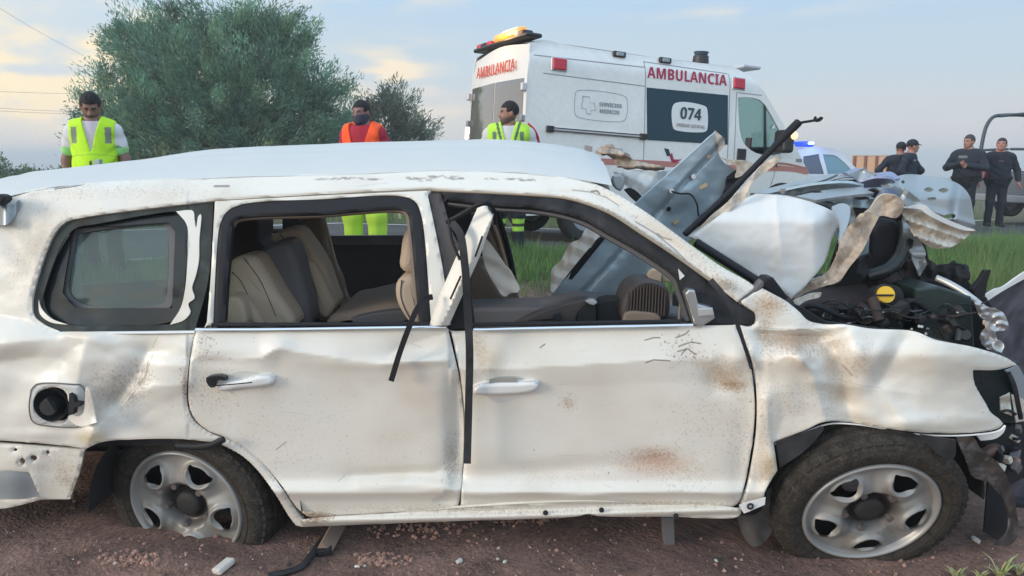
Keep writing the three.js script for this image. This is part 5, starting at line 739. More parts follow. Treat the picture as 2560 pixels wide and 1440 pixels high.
{
  const H = 2.64;
  const A = thing('ambulance', 'white high roof ambulance van marked 074 parked on the road behind the wreck', 'ambulance');
  base.set(A, V(0, 0, 0));
  const X = V(.91082, -.05841, -.40866), Y = V(.05329, .99829, -.02391), Z = V(.40936, 0, .91237);
  const O = V(.2589, 3.0374, -7.52).addScaledVector(Y, -H);
  A.matrix.makeBasis(X, Y, Z); A.quaternion.setFromRotationMatrix(A.matrix); A.position.copy(O);
  const y = (t) => H + t;
  const sideBow = (Y0) => -.10 * sm(-.35, .02, Y0) ** 1.5 - .02 * sm(-1.2, -.3, Y0) - .03 * sm(-1.5, -2.4, Y0);
  const S = (u, v) => V(u, y(v), sideBow(v)), back = (u, v) => V(u, y(v), -2.05 - sideBow(v));
  const arch = (c, r, n = 10) => Array.from({ length: n + 1 }, (_, i) => { const a = Math.PI * (i / n); return [c + r * Math.cos(a), -2.26 + r * Math.sin(a)]; });
  const outline = [[.0, -.05, 1], [.25, .02], [.5, 0], [2, -.02], [3.38, 0, 1], [3.60, -.08], [3.84, -.25], [4.24, -.66], [4.62, -1.09], [4.9, -1.42, 1], [5.06, -1.62], [5.14, -1.9], [5.12, -2.3, 1], ...arch(4.46, .50).map((p, i, a) => [p[0], p[1] + .10, i === 0 || i === a.length - 1 ? 1 : 0]), [1.48, -2.32, 1], ...arch(1.0, .44).map((p, i, a) => [p[0], p[1], i === 0 || i === a.length - 1 ? 1 : 0]), [.06, -2.3, 1], [-.02, -1.2]];
  const cab = [[3.43, -.45, 1], [3.60, -.43], [3.87, -.46], [4.06, -.62], [4.30, -.90], [4.50, -1.18, 1], [4.1, -1.26], [3.80, -1.22], [3.60, -1.10], [3.52, -.95]];
  const body = part('body', merge([sheet(curve(outline, .06), S, { cell: .07, thick: .03, eps: .004, up: true, holes: [curve(cab, .05)] }), sheet(curve(outline, .06), back, { cell: .1, thick: .03, eps: .004, up: true, holes: [curve(cab, .05)] })]), van.paint, A);
  // roof, rear corner and front shell across the width
  const loft = (prof, n = 14) => { const pos = [], uv = [], idx = []; prof.forEach(([px, py, bulge = 0]) => { for (let i = 0; i <= n; i++) { const t = i / n, k = 1 - (2 * t - 1) ** 2; pos.push(px + (bulge || 0) * k, y(py) + (bulge ? 0 : .05 * Math.pow(k, .6)), lerp(sideBow(py), -2.05 - sideBow(py), t)); uv.push(t, px); } }); for (let i = 0; i < prof.length - 1; i++) for (let j = 0; j < n; j++) { const a = i * (n + 1) + j, b = a + n + 1; idx.push(a, a + 1, b, a + 1, b + 1, b); } const g = new THREE.BufferGeometry(); g.setAttribute('position', new THREE.Float32BufferAttribute(pos, 3)); g.setAttribute('uv', new THREE.Float32BufferAttribute(uv, 2)); g.setIndex(idx); g.computeVertexNormals(); return g; };
  part('roof', loft([[0, -.05], [.25, .02], [.5, 0], [2, -.02], [3.38, 0], [3.6, -.08], [3.84, -.25]]), van.paint, A);
  part('windscreen', loft([[3.845, -.255, .02], [4.24, -.66, .16], [4.61, -1.08, .2]]), new THREE.MeshPhysicalMaterial({ color: lin(.66, .80, .76), roughness: .03, transmission: 1, thickness: 0, side: THREE.DoubleSide }), A);
  part('bonnet', loft([[4.61, -1.08, .2], [4.9, -1.42, .22], [5.06, -1.62, .2], [5.14, -1.9, .15], [5.12, -2.3, .12]]), van.paint, A);
  const bowed = (pts, off, cell = .06) => sheet(curve(pts, cell), (u, v) => V(u, y(v), sideBow(v) + off), { cell, thick: .006, eps: .004, up: true });
  part('underbody', at(box(4.9, .12, 1.8, .03), 2.5, y(-2.22), -1.02), van.black, A);
  // window in the sliding door with its number plate
  const win = part('side_window', bowed(corner([[1.82, -.455], [3.24, -.435], [3.30, -1.15], [1.88, -1.175]]), .008), van.glass, A);
  const plate = part('number_sign', bowed([[2.29, -.645], [2.83, -.625], [2.87, -.65], [2.90, -.96], [2.87, -.99], [2.33, -1.0], [2.30, -.97]], .014, .04), mat(.78, .80, .80, .5), A);
  const zAt = (v, o) => sideBow(v) + o;
  part('number', at(text('074', .165), 2.59, y(-.755), zAt(-.75, .021), 0, 0, 0), mat(.03, .06, .07, .5), plate);
  part('lettering', at(text('UNIDAD ESTATAL', .045), 2.60, y(-.925), zAt(-.92, .021)), mat(.42, .38, .38, .6), plate);
  part('lettering', at(text('AMBULANCIA', .152), 2.51, y(-.235), zAt(-.235, .006), -.09, 0, .015), van.redprint, body);
  // door seams
  const seam = (a, b) => { const dx = b[0] - a[0], dy = b[1] - a[1], L = Math.hypot(dx, dy), nx = -dy / L * .006, ny = dx / L * .006; return bowed(corner([[a[0] + nx, a[1] + ny], [b[0] + nx, b[1] + ny], [b[0] - nx, b[1] - ny], [a[0] - nx, a[1] - ny]]), .003, .12); };
  for (const [a, b] of [[[1.78, -.10], [1.88, -2.2]], [[1.78, -.10], [3.24, -.12]], [[3.26, -.12], [3.36, -2.1]], [[.2, -.42], [1.8, -.44]], [[3.40, -.38], [3.48, -2.1]], [[4.36, -1.05], [4.2, -1.75]], [[3.40, -.38], [3.88, -.38]], [[.06, -.2], [1.78, -.18]]]) part('panel_seam', seam(a, b), van.seam, body);
  const rail = part('door_rail', at(box(1.5, .055, .03, .008), 1.08, y(-1.135), zAt(-1.13, .012)), mat(.5, .5, .52, .3, .3), A);
  part('rail_groove', at(box(1.5, .014, .01, .002), 1.08, y(-1.115), zAt(-1.13, .026)), van.black, rail);
  part('rail_groove', at(box(1.5, .012, .01, .002), 1.08, y(-1.150), zAt(-1.13, .026)), van.black, rail);
  for (const x of [.33, 1.80]) part('rail_end', at(box(.10, .085, .05, .008), x, y(-1.135), zAt(-1.13, .022)), van.black, rail);
  for (const [x, v] of [[.43, -.285], [3.43, -.25]]) { const l = part('marker_light', at(box(.20, .15, .05, .015), x, y(v), zAt(v, .012), -.1), van.red, A); part('light_rim', at(box(.235, .185, .02, .012), x, y(v), zAt(v, .0), -.1), mat(.45, .46, .48, .3, .5), l); }
  // outlined badge
  {
    const o = [[.71, -.60], [1.46, -.60], [1.51, -.64], [1.515, -.90], [1.47, -.945], [.74, -.945], [.70, -.91], [.69, -.64]], k = o.map(([a, b]) => [1.103 + (a - 1.103) * .982, -.772 + (b + .772) * .965]);
    const b = part('badge_outline', sheet(curve(o, .03), (u, v) => V(u, y(v), zAt(v, .004)), { cell: .05, thick: .003, eps: .004, up: true, holes: [curve(k, .03)] }), mat(.33, .36, .40, .6), body);
    const cross = corner([[.80, -.66], [.92, -.66], [.92, -.74], [1.0, -.74], [1.02, -.84], [.95, -.84], [.94, -.90], [.88, -.89], [.86, -.83], [.80, -.83], [.79, -.75], [.81, -.74]]);
    const ci = cross.map(([a, c]) => [.905 + (a - .905) * .90, -.775 + (c + .775) * .90, 1]);
    part('badge_emblem', sheet(curve(cross, .03), (u, v) => V(u, y(v), zAt(v, .004)), { cell: .04, thick: .003, eps: .004, up: true, holes: [curve(ci, .03)] }), mat(.36, .39, .43, .6), b);
    part('lettering', at(text('SERVICIOS', .052), 1.25, y(-.745), zAt(-.745, .004)), mat(.28, .30, .33, .6), b);
    part('lettering', at(text('MEDICOS', .052), 1.24, y(-.835), zAt(-.835, .004)), mat(.28, .30, .33, .6), b);
  }
  // lower stripes, coat of colours
  part('stripe', bowed([[.05, -1.50, 1], [1.9, -1.455, 1], [3.4, -1.44], [4.4, -1.40], [4.92, -1.44, 1], [4.95, -1.50], [4.6, -1.48], [3.5, -1.52], [1.9, -1.53, 1], [.05, -1.60, 1]], .006), mat(.50, .20, .17, .5), body);
  part('stripe', bowed([[3.9, -1.385, 1], [4.4, -1.35], [4.9, -1.40, 1], [4.92, -1.43], [4.4, -1.385], [3.9, -1.42, 1]], .006), van.orange, body);
  for (const [m, q] of [[van.glass, [[2.18, -1.27], [2.26, -1.28], [2.30, -1.37], [2.24, -1.38]]], [van.redprint, [[2.28, -1.37], [2.32, -1.33], [2.36, -1.42], [2.50, -1.41], [2.40, -1.47], [2.33, -1.46]]]]) part('emblem', bowed(corner(q), .006, .05), m, body);
  part('lettering', at(text('I S', .09, .004), 2.72, y(-1.36), zAt(-1.36, .006)), van.grey, body);
  for (const [x, w] of [[.94, .12], [1.14, .03], [1.36, .26]]) part('print_block', bowed(corner([[x - w / 2, -1.31], [x + w / 2, -1.32], [x + w / 2, -1.39], [x - w / 2, -1.39]]), .005, .06), w === .12 ? mat(.5, .40, .38, .6) : mat(.46, .47, .49, .6), body);
  // cab window: glass, far cab light, seats and a dark lower door
  part('cab_window', sheet(curve(cab, .05), (u, v) => V(u, y(v), sideBow(v) - .02), { cell: .08, thick: .004, eps: .004, up: true }), new THREE.MeshPhysicalMaterial({ color: lin(.62, .74, .74), roughness: .03, transmission: 1, thickness: 0, side: THREE.DoubleSide }), A);
  part('cab_window', sheet(curve(cab, .05), (u, v) => V(u, y(v), -2.03 - sideBow(v)), { cell: .1, thick: .004, eps: .004, up: true }), new THREE.MeshPhysicalMaterial({ color: lin(.72, .92, .80), roughness: .03, transmission: 1, thickness: 0, side: THREE.DoubleSide }), A);
  part('window_divider', bowed(corner([[3.93, -.50], [3.98, -.55], [4.06, -1.24], [4.00, -1.24]]), .002), van.black, A);
  for (const [z, n] of [[-.5, 1], [-1.5, 1]]) { const s = part('cab_seat', at(box(.16, .62, .48, .06), 3.55, y(-1.28), z, 0, 0, .18), van.black, A); part('headrest', at(box(.10, .18, .26, .04), 3.46, y(-.88), z), van.black, s); }
  part('steering_wheel', at(new THREE.TorusGeometry(.19, .02, 10, 28), 4.18, y(-1.1), -1.5, 0, Math.PI / 2, .5), van.black, A);
  part('dashboard', at(box(.5, .2, 1.9, .06), 4.42, y(-1.22), -1.02), van.black, A);
  part('partition', at(box(.04, 1.9, 1.95, .01), 3.38, y(-1.1), -1.02), van.grey, A);
  part('red_extinguisher', at(new THREE.CylinderGeometry(.05, .05, .26, 14), 3.95, y(-1.13), -.3), van.red, A);
  part('door_handle', at(box(.17, .24, .04, .03), 3.58, y(-1.31), zAt(-1.3, .0)), van.black, A);
  part('lettering', at(text('4K', .10, .004), 4.22, y(-1.38), zAt(-1.38, .006)), van.black, body);
  part('badge', at(box(.12, .05, .01, .004), 4.72, y(-1.30), zAt(-1.3, .006)), van.grey, body);
  // mirror with a lit turn lamp
  const mir = part('mirror', at(box(.20, .34, .26, .05), 4.16, y(-1.05), .24), van.black, A);
  part('mirror_arm', at(box(.08, .06, .26, .02), 4.2, y(-1.18), .10), van.black, mir);
  part('mirror_lamp', at(new THREE.SphereGeometry(.06, 16, 12), 4.22, y(-.96), .365), new THREE.MeshStandardMaterial({ color: lin(.9, .5, .2), emissive: lin(1, .55, .25), emissiveIntensity: 2.2 }), mir);
  // rear doors (face along -x)
  const R = (zz, v, off = 0) => V(-.035 - off - .05 * sm(-.6, .05, v) * -1 - .03 * (1 - ((zz + 1.02) / 1.02) ** 2), y(v), zz);
  const rear = (pts, off, cell = .08, th = .01) => sheet(curve(pts, cell), (u, v) => R(-u, v, off), { cell, thick: th, eps: .004 });
  const rd = part('rear_doors', rear([[.02, -2.25, 1], [.0, -1.2], [.02, -.4], [.07, -.06, 1], [1, -.0], [1.95, -.1, 1], [2.02, -.4], [2.06, -1.2], [2.03, -2.25, 1]], 0, .1, .03), mat(.76, .74, .72, .3, 0, { clearcoat: .5 }), A);
  const rg = mat(.20, .185, .18, .05, .35, { clearcoat: 1, clearcoatRoughness: .02 });
  for (const q of [[[.09, -.50], [.985, -.49], [.985, -1.35], [.07, -1.36]], [[1.02, -.49], [1.93, -.505], [1.98, -1.36], [1.02, -1.35]]]) part('rear_window', rear(corner(q), .008), rg, rd);
  { const g = text('AMBULANCIA', .15, .004); g.rotateY(-Math.PI / 2); g.translate(-.075, y(-.30), -1.02); part('lettering', g, mat(.62, .10, .06, .5), rd); }
  for (const zz of [-.04, -2.0]) { part('hinge', at(box(.09, .11, .07, .02), -.06, y(-.62), zz), mat(.55, .55, .56, .4, .4), rd); part('hinge', at(box(.07, .09, .07, .02), -.06, y(-1.02), zz), van.grey, rd); }
  part('step', at(box(.26, .07, 1.7, .02), -.16, y(-2.22), -1.02), van.black, A);
  const tl = part('tail_lamp', at(box(.07, .42, .13, .03), -.02, y(-1.36), -2.06), van.red, A);
  part('tail_lamp_lit', at(box(.075, .2, .135, .03), -.03, y(-1.17), -2.07), new THREE.MeshStandardMaterial({ color: lin(.9, .85, .8), emissive: lin(1, .93, .85), emissiveIntensity: 1.3 }), tl);
  part('tail_lamp', at(box(.07, .62, .11, .03), -.03, y(-1.5), -.0), van.red, A);
  // light bar across the rear of the roof
  const lb = part('light_bar', at(box(.24, .06, 1.9, .03), .06, y(.055), -1.0), van.black, A);
  part('amber_lamp', at(new THREE.CapsuleGeometry(.075, .80, 8, 20), .04, y(.135), -.80, Math.PI / 2), new THREE.MeshPhysicalMaterial({ color: lin(.8, .28, .05), emissive: lin(1, .36, .06), emissiveIntensity: .55, roughness: .15 }), lb);
  part('amber_lamp_core', at(new THREE.CapsuleGeometry(.04, .42, 8, 16), .02, y(.175), -.74, Math.PI / 2), new THREE.MeshStandardMaterial({ color: lin(1, .8, .4), emissive: lin(1, .70, .25), emissiveIntensity: 1.4 }), lb);
  for (const [zz, m] of [[-.28, van.black], [-.42, mat(.45, .10, .25, .3)], [-1.42, van.red], [-1.62, van.black], [-1.80, van.red]]) part('lamp_segment', at(box(.16, .10, .15, .03), .04, y(.09), zz), m, lb);
  const pl = new THREE.PointLight(new THREE.Color(1, .55, .2), .9); pl.position.set(-.16, y(.2), -.85); pl.castShadow = true; pl.shadow.radius = 6; A.add(pl);
  for (const x of [1.38, 2.14]) { const l = part('roof_lamp', at(box(.20, .08, .06, .02), x, y(-.045), zAt(-.04, .02)), van.black, A); part('lamp_lens', at(box(.12, .05, .02, .01), x, y(-.045), zAt(-.04, .05)), mat(.3, .36, .4, .2), l); }
  const bc = part('roof_beacon', at(new THREE.CylinderGeometry(.115, .125, .11, 20), 3.1, y(.115), -.55), van.black, A);
  part('beacon_top', at(new THREE.CylinderGeometry(.115, .09, .06, 20), 3.1, y(.20), -.55), mat(.03, .05, .08, .3), bc);
  part('beacon_foot', at(new THREE.CylinderGeometry(.10, .12, .06, 16), 3.1, y(.05), -.55), van.black, bc);
  part('roof_spoiler', at(box(.34, .05, .5, .02), 3.72, y(.03), -.35), mat(.5, .52, .56, .3), A);
  for (const [x, z] of [[1.0, -.14], [4.46, -.14], [1.0, -1.9], [4.46, -1.9]]) {
    const w = new THREE.Group(); w.name = 'wheel'; w.position.set(x, .37, z); A.add(w); base.set(w, V(0, 0, 0));
    const t = new THREE.LatheGeometry([[.2, -.1], [.34, -.11], [.37, -.09], [.37, .09], [.34, .11], [.23, .10], [.21, .08]].map((p) => new THREE.Vector2(...p)), 40); t.rotateX(Math.PI / 2); part('tyre', t, van.black, w);
    const h = new THREE.LatheGeometry([[.0001, .06], [.07, .06], [.1, .03], [.19, .05], [.22, .085]].map((p) => new THREE.Vector2(...p)), 32); h.rotateX(Math.PI / 2); part('rim', h, van.grey, w);
  }
}
// ---------------------------------------------------------------- simple cars further back, each from its own side outline
function truckWheel(A, x, yy, z, r) {
  const w = new THREE.Group(); w.name = 'wheel'; w.position.set(x, yy, z); A.add(w); base.set(w, V(0, 0, 0));
  const t = new THREE.LatheGeometry([[r * .55, -.1], [r * .93, -.12], [r, -.1], [r, .1], [r * .93, .12], [r * .6, .1]].map((p) => new THREE.Vector2(...p)), 32); t.rotateX(Math.PI / 2); part('tyre', t, van.black, w);
  const h = new THREE.LatheGeometry([[.0001, .07], [r * .3, .06], [r * .55, .02], [r * .62, .09]].map((p) => new THREE.Vector2(...p)), 24); h.rotateX(Math.PI / 2); part('rim', h, van.grey, w);
}
{
  // white patrol pickup, blue light bar lit (x forward to the right)
  const pos = P(2052, 352, -15.0); const g0 = roadY(along(pos.x, pos.z));
  const A = thing('patrol_pickup', 'white patrol pickup with lit blue light bar beyond the ambulance nose', 'pickup truck'); base.set(A, V(0, 0, 0));
  A.position.set(pos.x, g0, pos.z); A.rotation.y = .38; A.scale.setScalar(.93);
  const S = (z0, bow) => (u, v) => V(u, v, z0 - bow * .22 * sm(1.0, 1.75, v));
  const o = [[-2.6, .5, 1], [-2.62, 1.06, 1], [-.62, 1.08, 1], [-.50, 1.66], [-.2, 1.76], [.5, 1.76], [.82, 1.66], [1.35, 1.16, 1], [2.3, 1.04], [2.52, .85], [2.55, .45, 1], [2.1, .42, 1], [2.02, .68], [1.7, .82], [1.38, .68], [1.3, .4, 1], [-1.15, .4, 1], [-1.22, .68], [-1.52, .82], [-1.84, .68], [-1.92, .44, 1]];
  const w1 = [[-.44, 1.14, 1], [-.34, 1.56, 1], [.16, 1.62, 1], [.20, 1.13, 1]], w2 = [[.30, 1.13, 1], [.28, 1.61, 1], [.66, 1.58], [.86, 1.46], [1.18, 1.14, 1]];
  const pt = mat(.66, .67, .70, .3, 0, { clearcoat: .5 });
  part('body', merge([sheet(curve(o, .08), S(0, 1), { cell: .1, thick: .03, eps: .004, up: true, holes: [curve(w1, .08), curve(w2, .08)] }), sheet(curve(o, .08), S(-1.75, -1), { cell: .14, thick: .03, eps: .004, up: true, holes: [curve(w1, .08), curve(w2, .08)] })]), pt, A);
  const cross = (a, b, z0 = -.03, z1 = -1.72) => { const g = new THREE.BufferGeometry(); const k0 = .22 * sm(1, 1.75, a[1]), k1 = .22 * sm(1, 1.75, b[1]); g.setAttribute('position', new THREE.Float32BufferAttribute([a[0], a[1], z0 - k0, b[0], b[1], z0 - k1, b[0], b[1], z1 + k1, a[0], a[1], z1 + k0], 3)); g.setIndex([0, 1, 2, 0, 2, 3]); g.computeVertexNormals(); return g; };
  part('roof', merge([cross([-.50, 1.66], [-.2, 1.76]), cross([-.2, 1.76], [.5, 1.76]), cross([.5, 1.76], [.82, 1.66])]), pt, A);
  part('windscreen', cross([.82, 1.66], [1.35, 1.16]), van.glass, A); part('bonnet', merge([cross([1.35, 1.16], [2.3, 1.04]), cross([2.3, 1.04], [2.52, .85]), cross([2.52, .85], [2.55, .45])]), pt, A);
  part('rear_cab_window', cross([-.62, 1.08], [-.5, 1.66]), van.glass, A); part('bed_floor', at(box(1.95, .06, 1.66, .01), -1.6, .8, -.87), pt, A); part('tailgate', at(box(.04, .6, 1.66, .01), -2.58, .8, -.87), pt, A);
  part('window', sheet(curve(w1, .08), S(-.02, 1), { cell: .12, thick: .004, eps: .004, up: true }), mat(.06, .07, .10, .1, 0, { clearcoat: 1 }), A);
  part('window', sheet(curve(w2, .08), S(-.02, 1), { cell: .12, thick: .004, eps: .004, up: true }), mat(.14, .26, .30, .1, 0, { clearcoat: 1 }), A);
  part('blue_stripe', at(box(3.6, .12, .01, .003), -.7, .78, .006), mat(.03, .05, .16, .5), A);
  const lb = part('light_bar', at(box(.34, .14, 1.2, .05), -.1, 1.86, -.87), new THREE.MeshPhysicalMaterial({ color: lin(.03, .08, .6), emissive: lin(.02, .09, .9), emissiveIntensity: .45, roughness: .2 }), A);
  part('light_bar_core', at(box(.14, .07, .10, .03), -.08, 1.88, -.24), new THREE.MeshStandardMaterial({ color: lin(.6, .7, 1), emissive: lin(.5, .65, 1), emissiveIntensity: 2 }), lb);
  const pl = new THREE.PointLight(new THREE.Color(.2, .35, 1), .6); pl.position.set(-.1, 1.95, .05); pl.castShadow = true; pl.shadow.radius = 6; A.add(pl);
  part('side_lamp', at(new THREE.SphereGeometry(.06, 12, 10), -.62, 1.16, .03), new THREE.MeshStandardMaterial({ color: lin(1, .9, .7), emissive: lin(1, .85, .6), emissiveIntensity: 1.6 }), A);
  for (const [x, z] of [[-1.53, -.14], [1.7, -.14], [-1.53, -1.6], [1.7, -1.6]]) truckWheel(A, x, .36, z, .36);
}
{
  // dark police pickup with a roll bar frame over its bed
  const q = P(2500, 430, -14.6), g0 = roadY(along(q.x, q.z));
  const A = thing('police_pickup', 'dark pickup truck with tubular roll bar standing behind the officers', 'pickup truck'); base.set(A, V(0, 0, 0));
  A.position.set(q.x + 1.3, g0, q.z); A.rotation.y = .25;
  const navy = mat(.035, .045, .07, .35, 0, { clearcoat: .4 }), bar_ = mat(.05, .07, .09, .5);
  const S = (z0) => (u, v) => V(u, v, z0);
  const o = [[-.55, .45, 1], [-.6, 1.08, 1], [1.75, 1.1, 1], [1.8, 1.5], [2.0, 1.75], [2.9, 1.78], [3.5, 1.2, 1], [4.5, 1.1], [4.6, .5, 1], [4.1, .45, 1], [3.9, .8], [3.5, .8], [3.25, .45, 1], [.95, .45, 1], [.85, .75], [.5, .85], [.15, .75], [.05, .45, 1]];
  part('body', merge([sheet(curve(o, .1), S(0), { cell: .14, thick: .03, eps: .004, up: true }), sheet(curve(o, .1), S(-1.8), { cell: .2, thick: .03, eps: .004, up: true })]), navy, A);
  part('tailgate', at(box(.05, .64, 1.74, .02), -.56, .78, -.9), mat(.12, .13, .15, .5), A); part('bed_floor', at(box(2.3, .06, 1.74, .01), .6, .75, -.9), navy, A); part('cab_back', at(box(.05, .7, 1.74, .02), 1.8, 1.4, -.9), navy, A); part('roof', at(box(1.1, .05, 1.74, .02), 2.45, 1.77, -.9), navy, A); part('bonnet', at(box(1.1, .06, 1.74, .02), 4.0, 1.13, -.9), navy, A);
  part('bumper', at(box(.14, .16, 1.8, .03), -.66, .5, -.9), van.grey, A); part('tail_lamp', at(box(.05, .3, .12, .02), -.59, .86, -.1), van.red, A);
  const hoop = (x, z0, z1) => part('roll_bar', bar([V(x, 1.05, z0), V(x + .02, 1.6, z0), V(x + .12, 2.18, z0), V(x + .28, 2.38, z0), V(x + .55, 2.43, z0), V(x + 1.3, 2.43, z0), V(x + 1.55, 2.38, z0), V(x + 1.6, 2.1, z0), V(x + 1.6, 1.1, z0)], .085, .085, { n: 60 }), bar_, A);
  hoop(-.45, -.06); hoop(-.45, -1.74);
  part('roll_bar', bar([V(-.42, 1.6, -.06), V(-.42, 1.62, -.9), V(-.42, 1.6, -1.74)], .06, .06), bar_, A); part('roll_bar', bar([V(.02, 2.41, -.06), V(.02, 2.43, -.9), V(.02, 2.41, -1.74)], .07, .07), bar_, A); part('roll_bar', bar([V(.25, 1.05, -.06), V(.38, 1.7, -.06), V(.55, 2.41, -.06)], .06, .06), bar_, A);
  for (const [x, z] of [[.5, -.14], [3.7, -.14], [.5, -1.66], [3.7, -1.66]]) truckWheel(A, x, .37, z, .37);
}
{
  // long ribbed trailer at the roadside far behind
  const a = P(2128, 432, -26), b = P(2226, 432, -25.2), g0 = .05, top = P(2160, 391, -24).y;
  const A = thing('trailer', 'peach coloured ribbed trailer with brown posts on the far roadside', 'trailer'); base.set(A, V(0, 0, 0));
  A.position.set(a.x, g0, a.z); A.rotation.y = -Math.atan2(b.z - a.z, b.x - a.x); const L = a.distanceTo(b), h = top - g0;
  part('side_wall', at(box(L, h - .7, .08, .01), L / 2, .7 + (h - .7) / 2, 0), mat(.52, .33, .22, .7), A); part('front_wall', at(box(.08, h - .7, 2.2, .01), .04, .7 + (h - .7) / 2, -1.1), mat(.22, .12, .09, .7), A); part('roof', at(box(L, .06, 2.3, .02), L / 2, h + .03, -1.1), mat(.4, .36, .33, .7), A);
  for (let i = 0; i < 4; i++) part('post', at(box(.09, h - .66, .06, .01), .1 + i * (L - .2) / 3, .68 + (h - .66) / 2, .06), mat(.20, .085, .06, .7), A);
  part('chassis', at(box(L, .2, 1.2, .02), L / 2, .6, -1.1), van.black, A);
  for (const x of [.5, L - .5]) for (const z of [-.2, -1.9]) truckWheel(A, x, .45, z, .45);
}
// ---------------------------------------------------------------- people
function surfaceNet(f, lo, hi, h, col) {
  const n = [0, 1, 2].map((k) => Math.ceil((hi[k] - lo[k]) / h) + 1), [a, b, c] = n, val = new Float32Array(a * b * c);
  for (let k = 0, i = 0; k < c; k++) for (let j = 0; j < b; j++) for (let q = 0; q < a; q++, i++) val[i] = f(lo[0] + q * h, lo[1] + j * h, lo[2] + k * h);
  const vid = new Int32Array(a * b * c).fill(-1), pos = [], idx = [];
  const E = [[0, 1], [0, 2], [0, 4], [1, 3], [1, 5], [2, 3], [2, 6], [3, 7], [4, 5], [4, 6], [5, 7], [6, 7]], off = [0, 1, a, a + 1, a * b, a * b + 1, a * b + a, a * b + a + 1];
  for (let k = 0; k < c - 1; k++) for (let j = 0; j < b - 1; j++) for (let q = 0; q < a - 1; q++) {
    const i = q + a * (j + b * k); let m = 0; for (let e = 0; e < 8; e++) if (val[i + off[e]] < 0) m |= 1 << e;
    if (m === 0 || m === 255) continue;
    let x = 0, y = 0, z = 0, s = 0;
    for (const [e, g] of E) { const A = val[i + off[e]], B = val[i + off[g]]; if ((A < 0) === (B < 0)) continue; const t = A / (A - B); x += lerp(e & 1, g & 1, t); y += lerp((e >> 1) & 1, (g >> 1) & 1, t); z += lerp(e >> 2, g >> 2, t); s++; }
    vid[i] = pos.length / 3; pos.push(lo[0] + (q + x / s) * h, lo[1] + (j + y / s) * h, lo[2] + (k + z / s) * h);
  }
  const quad = (p, q, r, s, fl) => { if (p < 0 || q < 0 || r < 0 || s < 0) return; fl ? idx.push(p, r, q, p, s, r) : idx.push(p, q, r, p, r, s); };
  for (let k = 1; k < c - 1; k++) for (let j = 1; j < b - 1; j++) for (let q = 1; q < a - 1; q++) {
    const i = q + a * (j + b * k), v = val[i] < 0;
    if (v !== (val[i + 1] < 0)) quad(vid[i], vid[i - a], vid[i - a - a * b], vid[i - a * b], !v);
    if (v !== (val[i + a] < 0)) quad(vid[i], vid[i - a * b], vid[i - a * b - 1], vid[i - 1], !v);
    if (v !== (val[i + a * b] < 0)) quad(vid[i], vid[i - 1], vid[i - 1 - a], vid[i - a], !v);
  }
  const nor = [], cl = [], e = h * .5;
  for (let i = 0; i < pos.length; i += 3) { const [x, y, z] = [pos[i], pos[i + 1], pos[i + 2]]; const w = V(f(x + e, y, z) - f(x - e, y, z), f(x, y + e, z) - f(x, y - e, z), f(x, y, z + e) - f(x, y, z - e)).normalize(); nor.push(w.x, w.y, w.z); cl.push(...col(x, y, z)); }
  const g = new THREE.BufferGeometry(); g.setAttribute('position', new THREE.Float32BufferAttribute(pos, 3)); g.setAttribute('normal', new THREE.Float32BufferAttribute(nor, 3)); g.setAttribute('color', new THREE.Float32BufferAttribute(cl, 3)); g.setIndex(idx); return g;
}
const cap = (p, q, ra, rb = ra) => { const dx = q[0] - p[0], dy = q[1] - p[1], dz = q[2] - p[2], L = dx * dx + dy * dy + dz * dz + 1e-9; return (x, y, z) => { const t = Math.max(0, Math.min(1, ((x - p[0]) * dx + (y - p[1]) * dy + (z - p[2]) * dz) / L)); return Math.hypot(x - p[0] - dx * t, y - p[1] - dy * t, z - p[2] - dz * t) - ra - (rb - ra) * t; }; };
const ell = (c, r) => (x, y, z) => { const a = (x - c[0]) / r[0], b = (y - c[1]) / r[1], d = (z - c[2]) / r[2], l = Math.hypot(a, b, d); return (l - 1) * Math.min(r[0], r[1], r[2]) * (l < 1 ? 1 : 1); };
const smin = (a, b, k) => { const t = Math.max(k - Math.abs(a - b), 0) / k; return Math.min(a, b) - t * t * k * .25; };
const uni = (list, k) => (x, y, z) => { let m = 1e9; for (const f of list) m = m > 1e8 ? f(x, y, z) : smin(m, f(x, y, z), k); return m; };
const cloth = new THREE.MeshPhysicalMaterial({ vertexColors: true, roughness: .82, side: THREE.DoubleSide, sheen: .2 }), skinMat = new THREE.MeshPhysicalMaterial({ vertexColors: true, roughness: .55, side: THREE.DoubleSide });
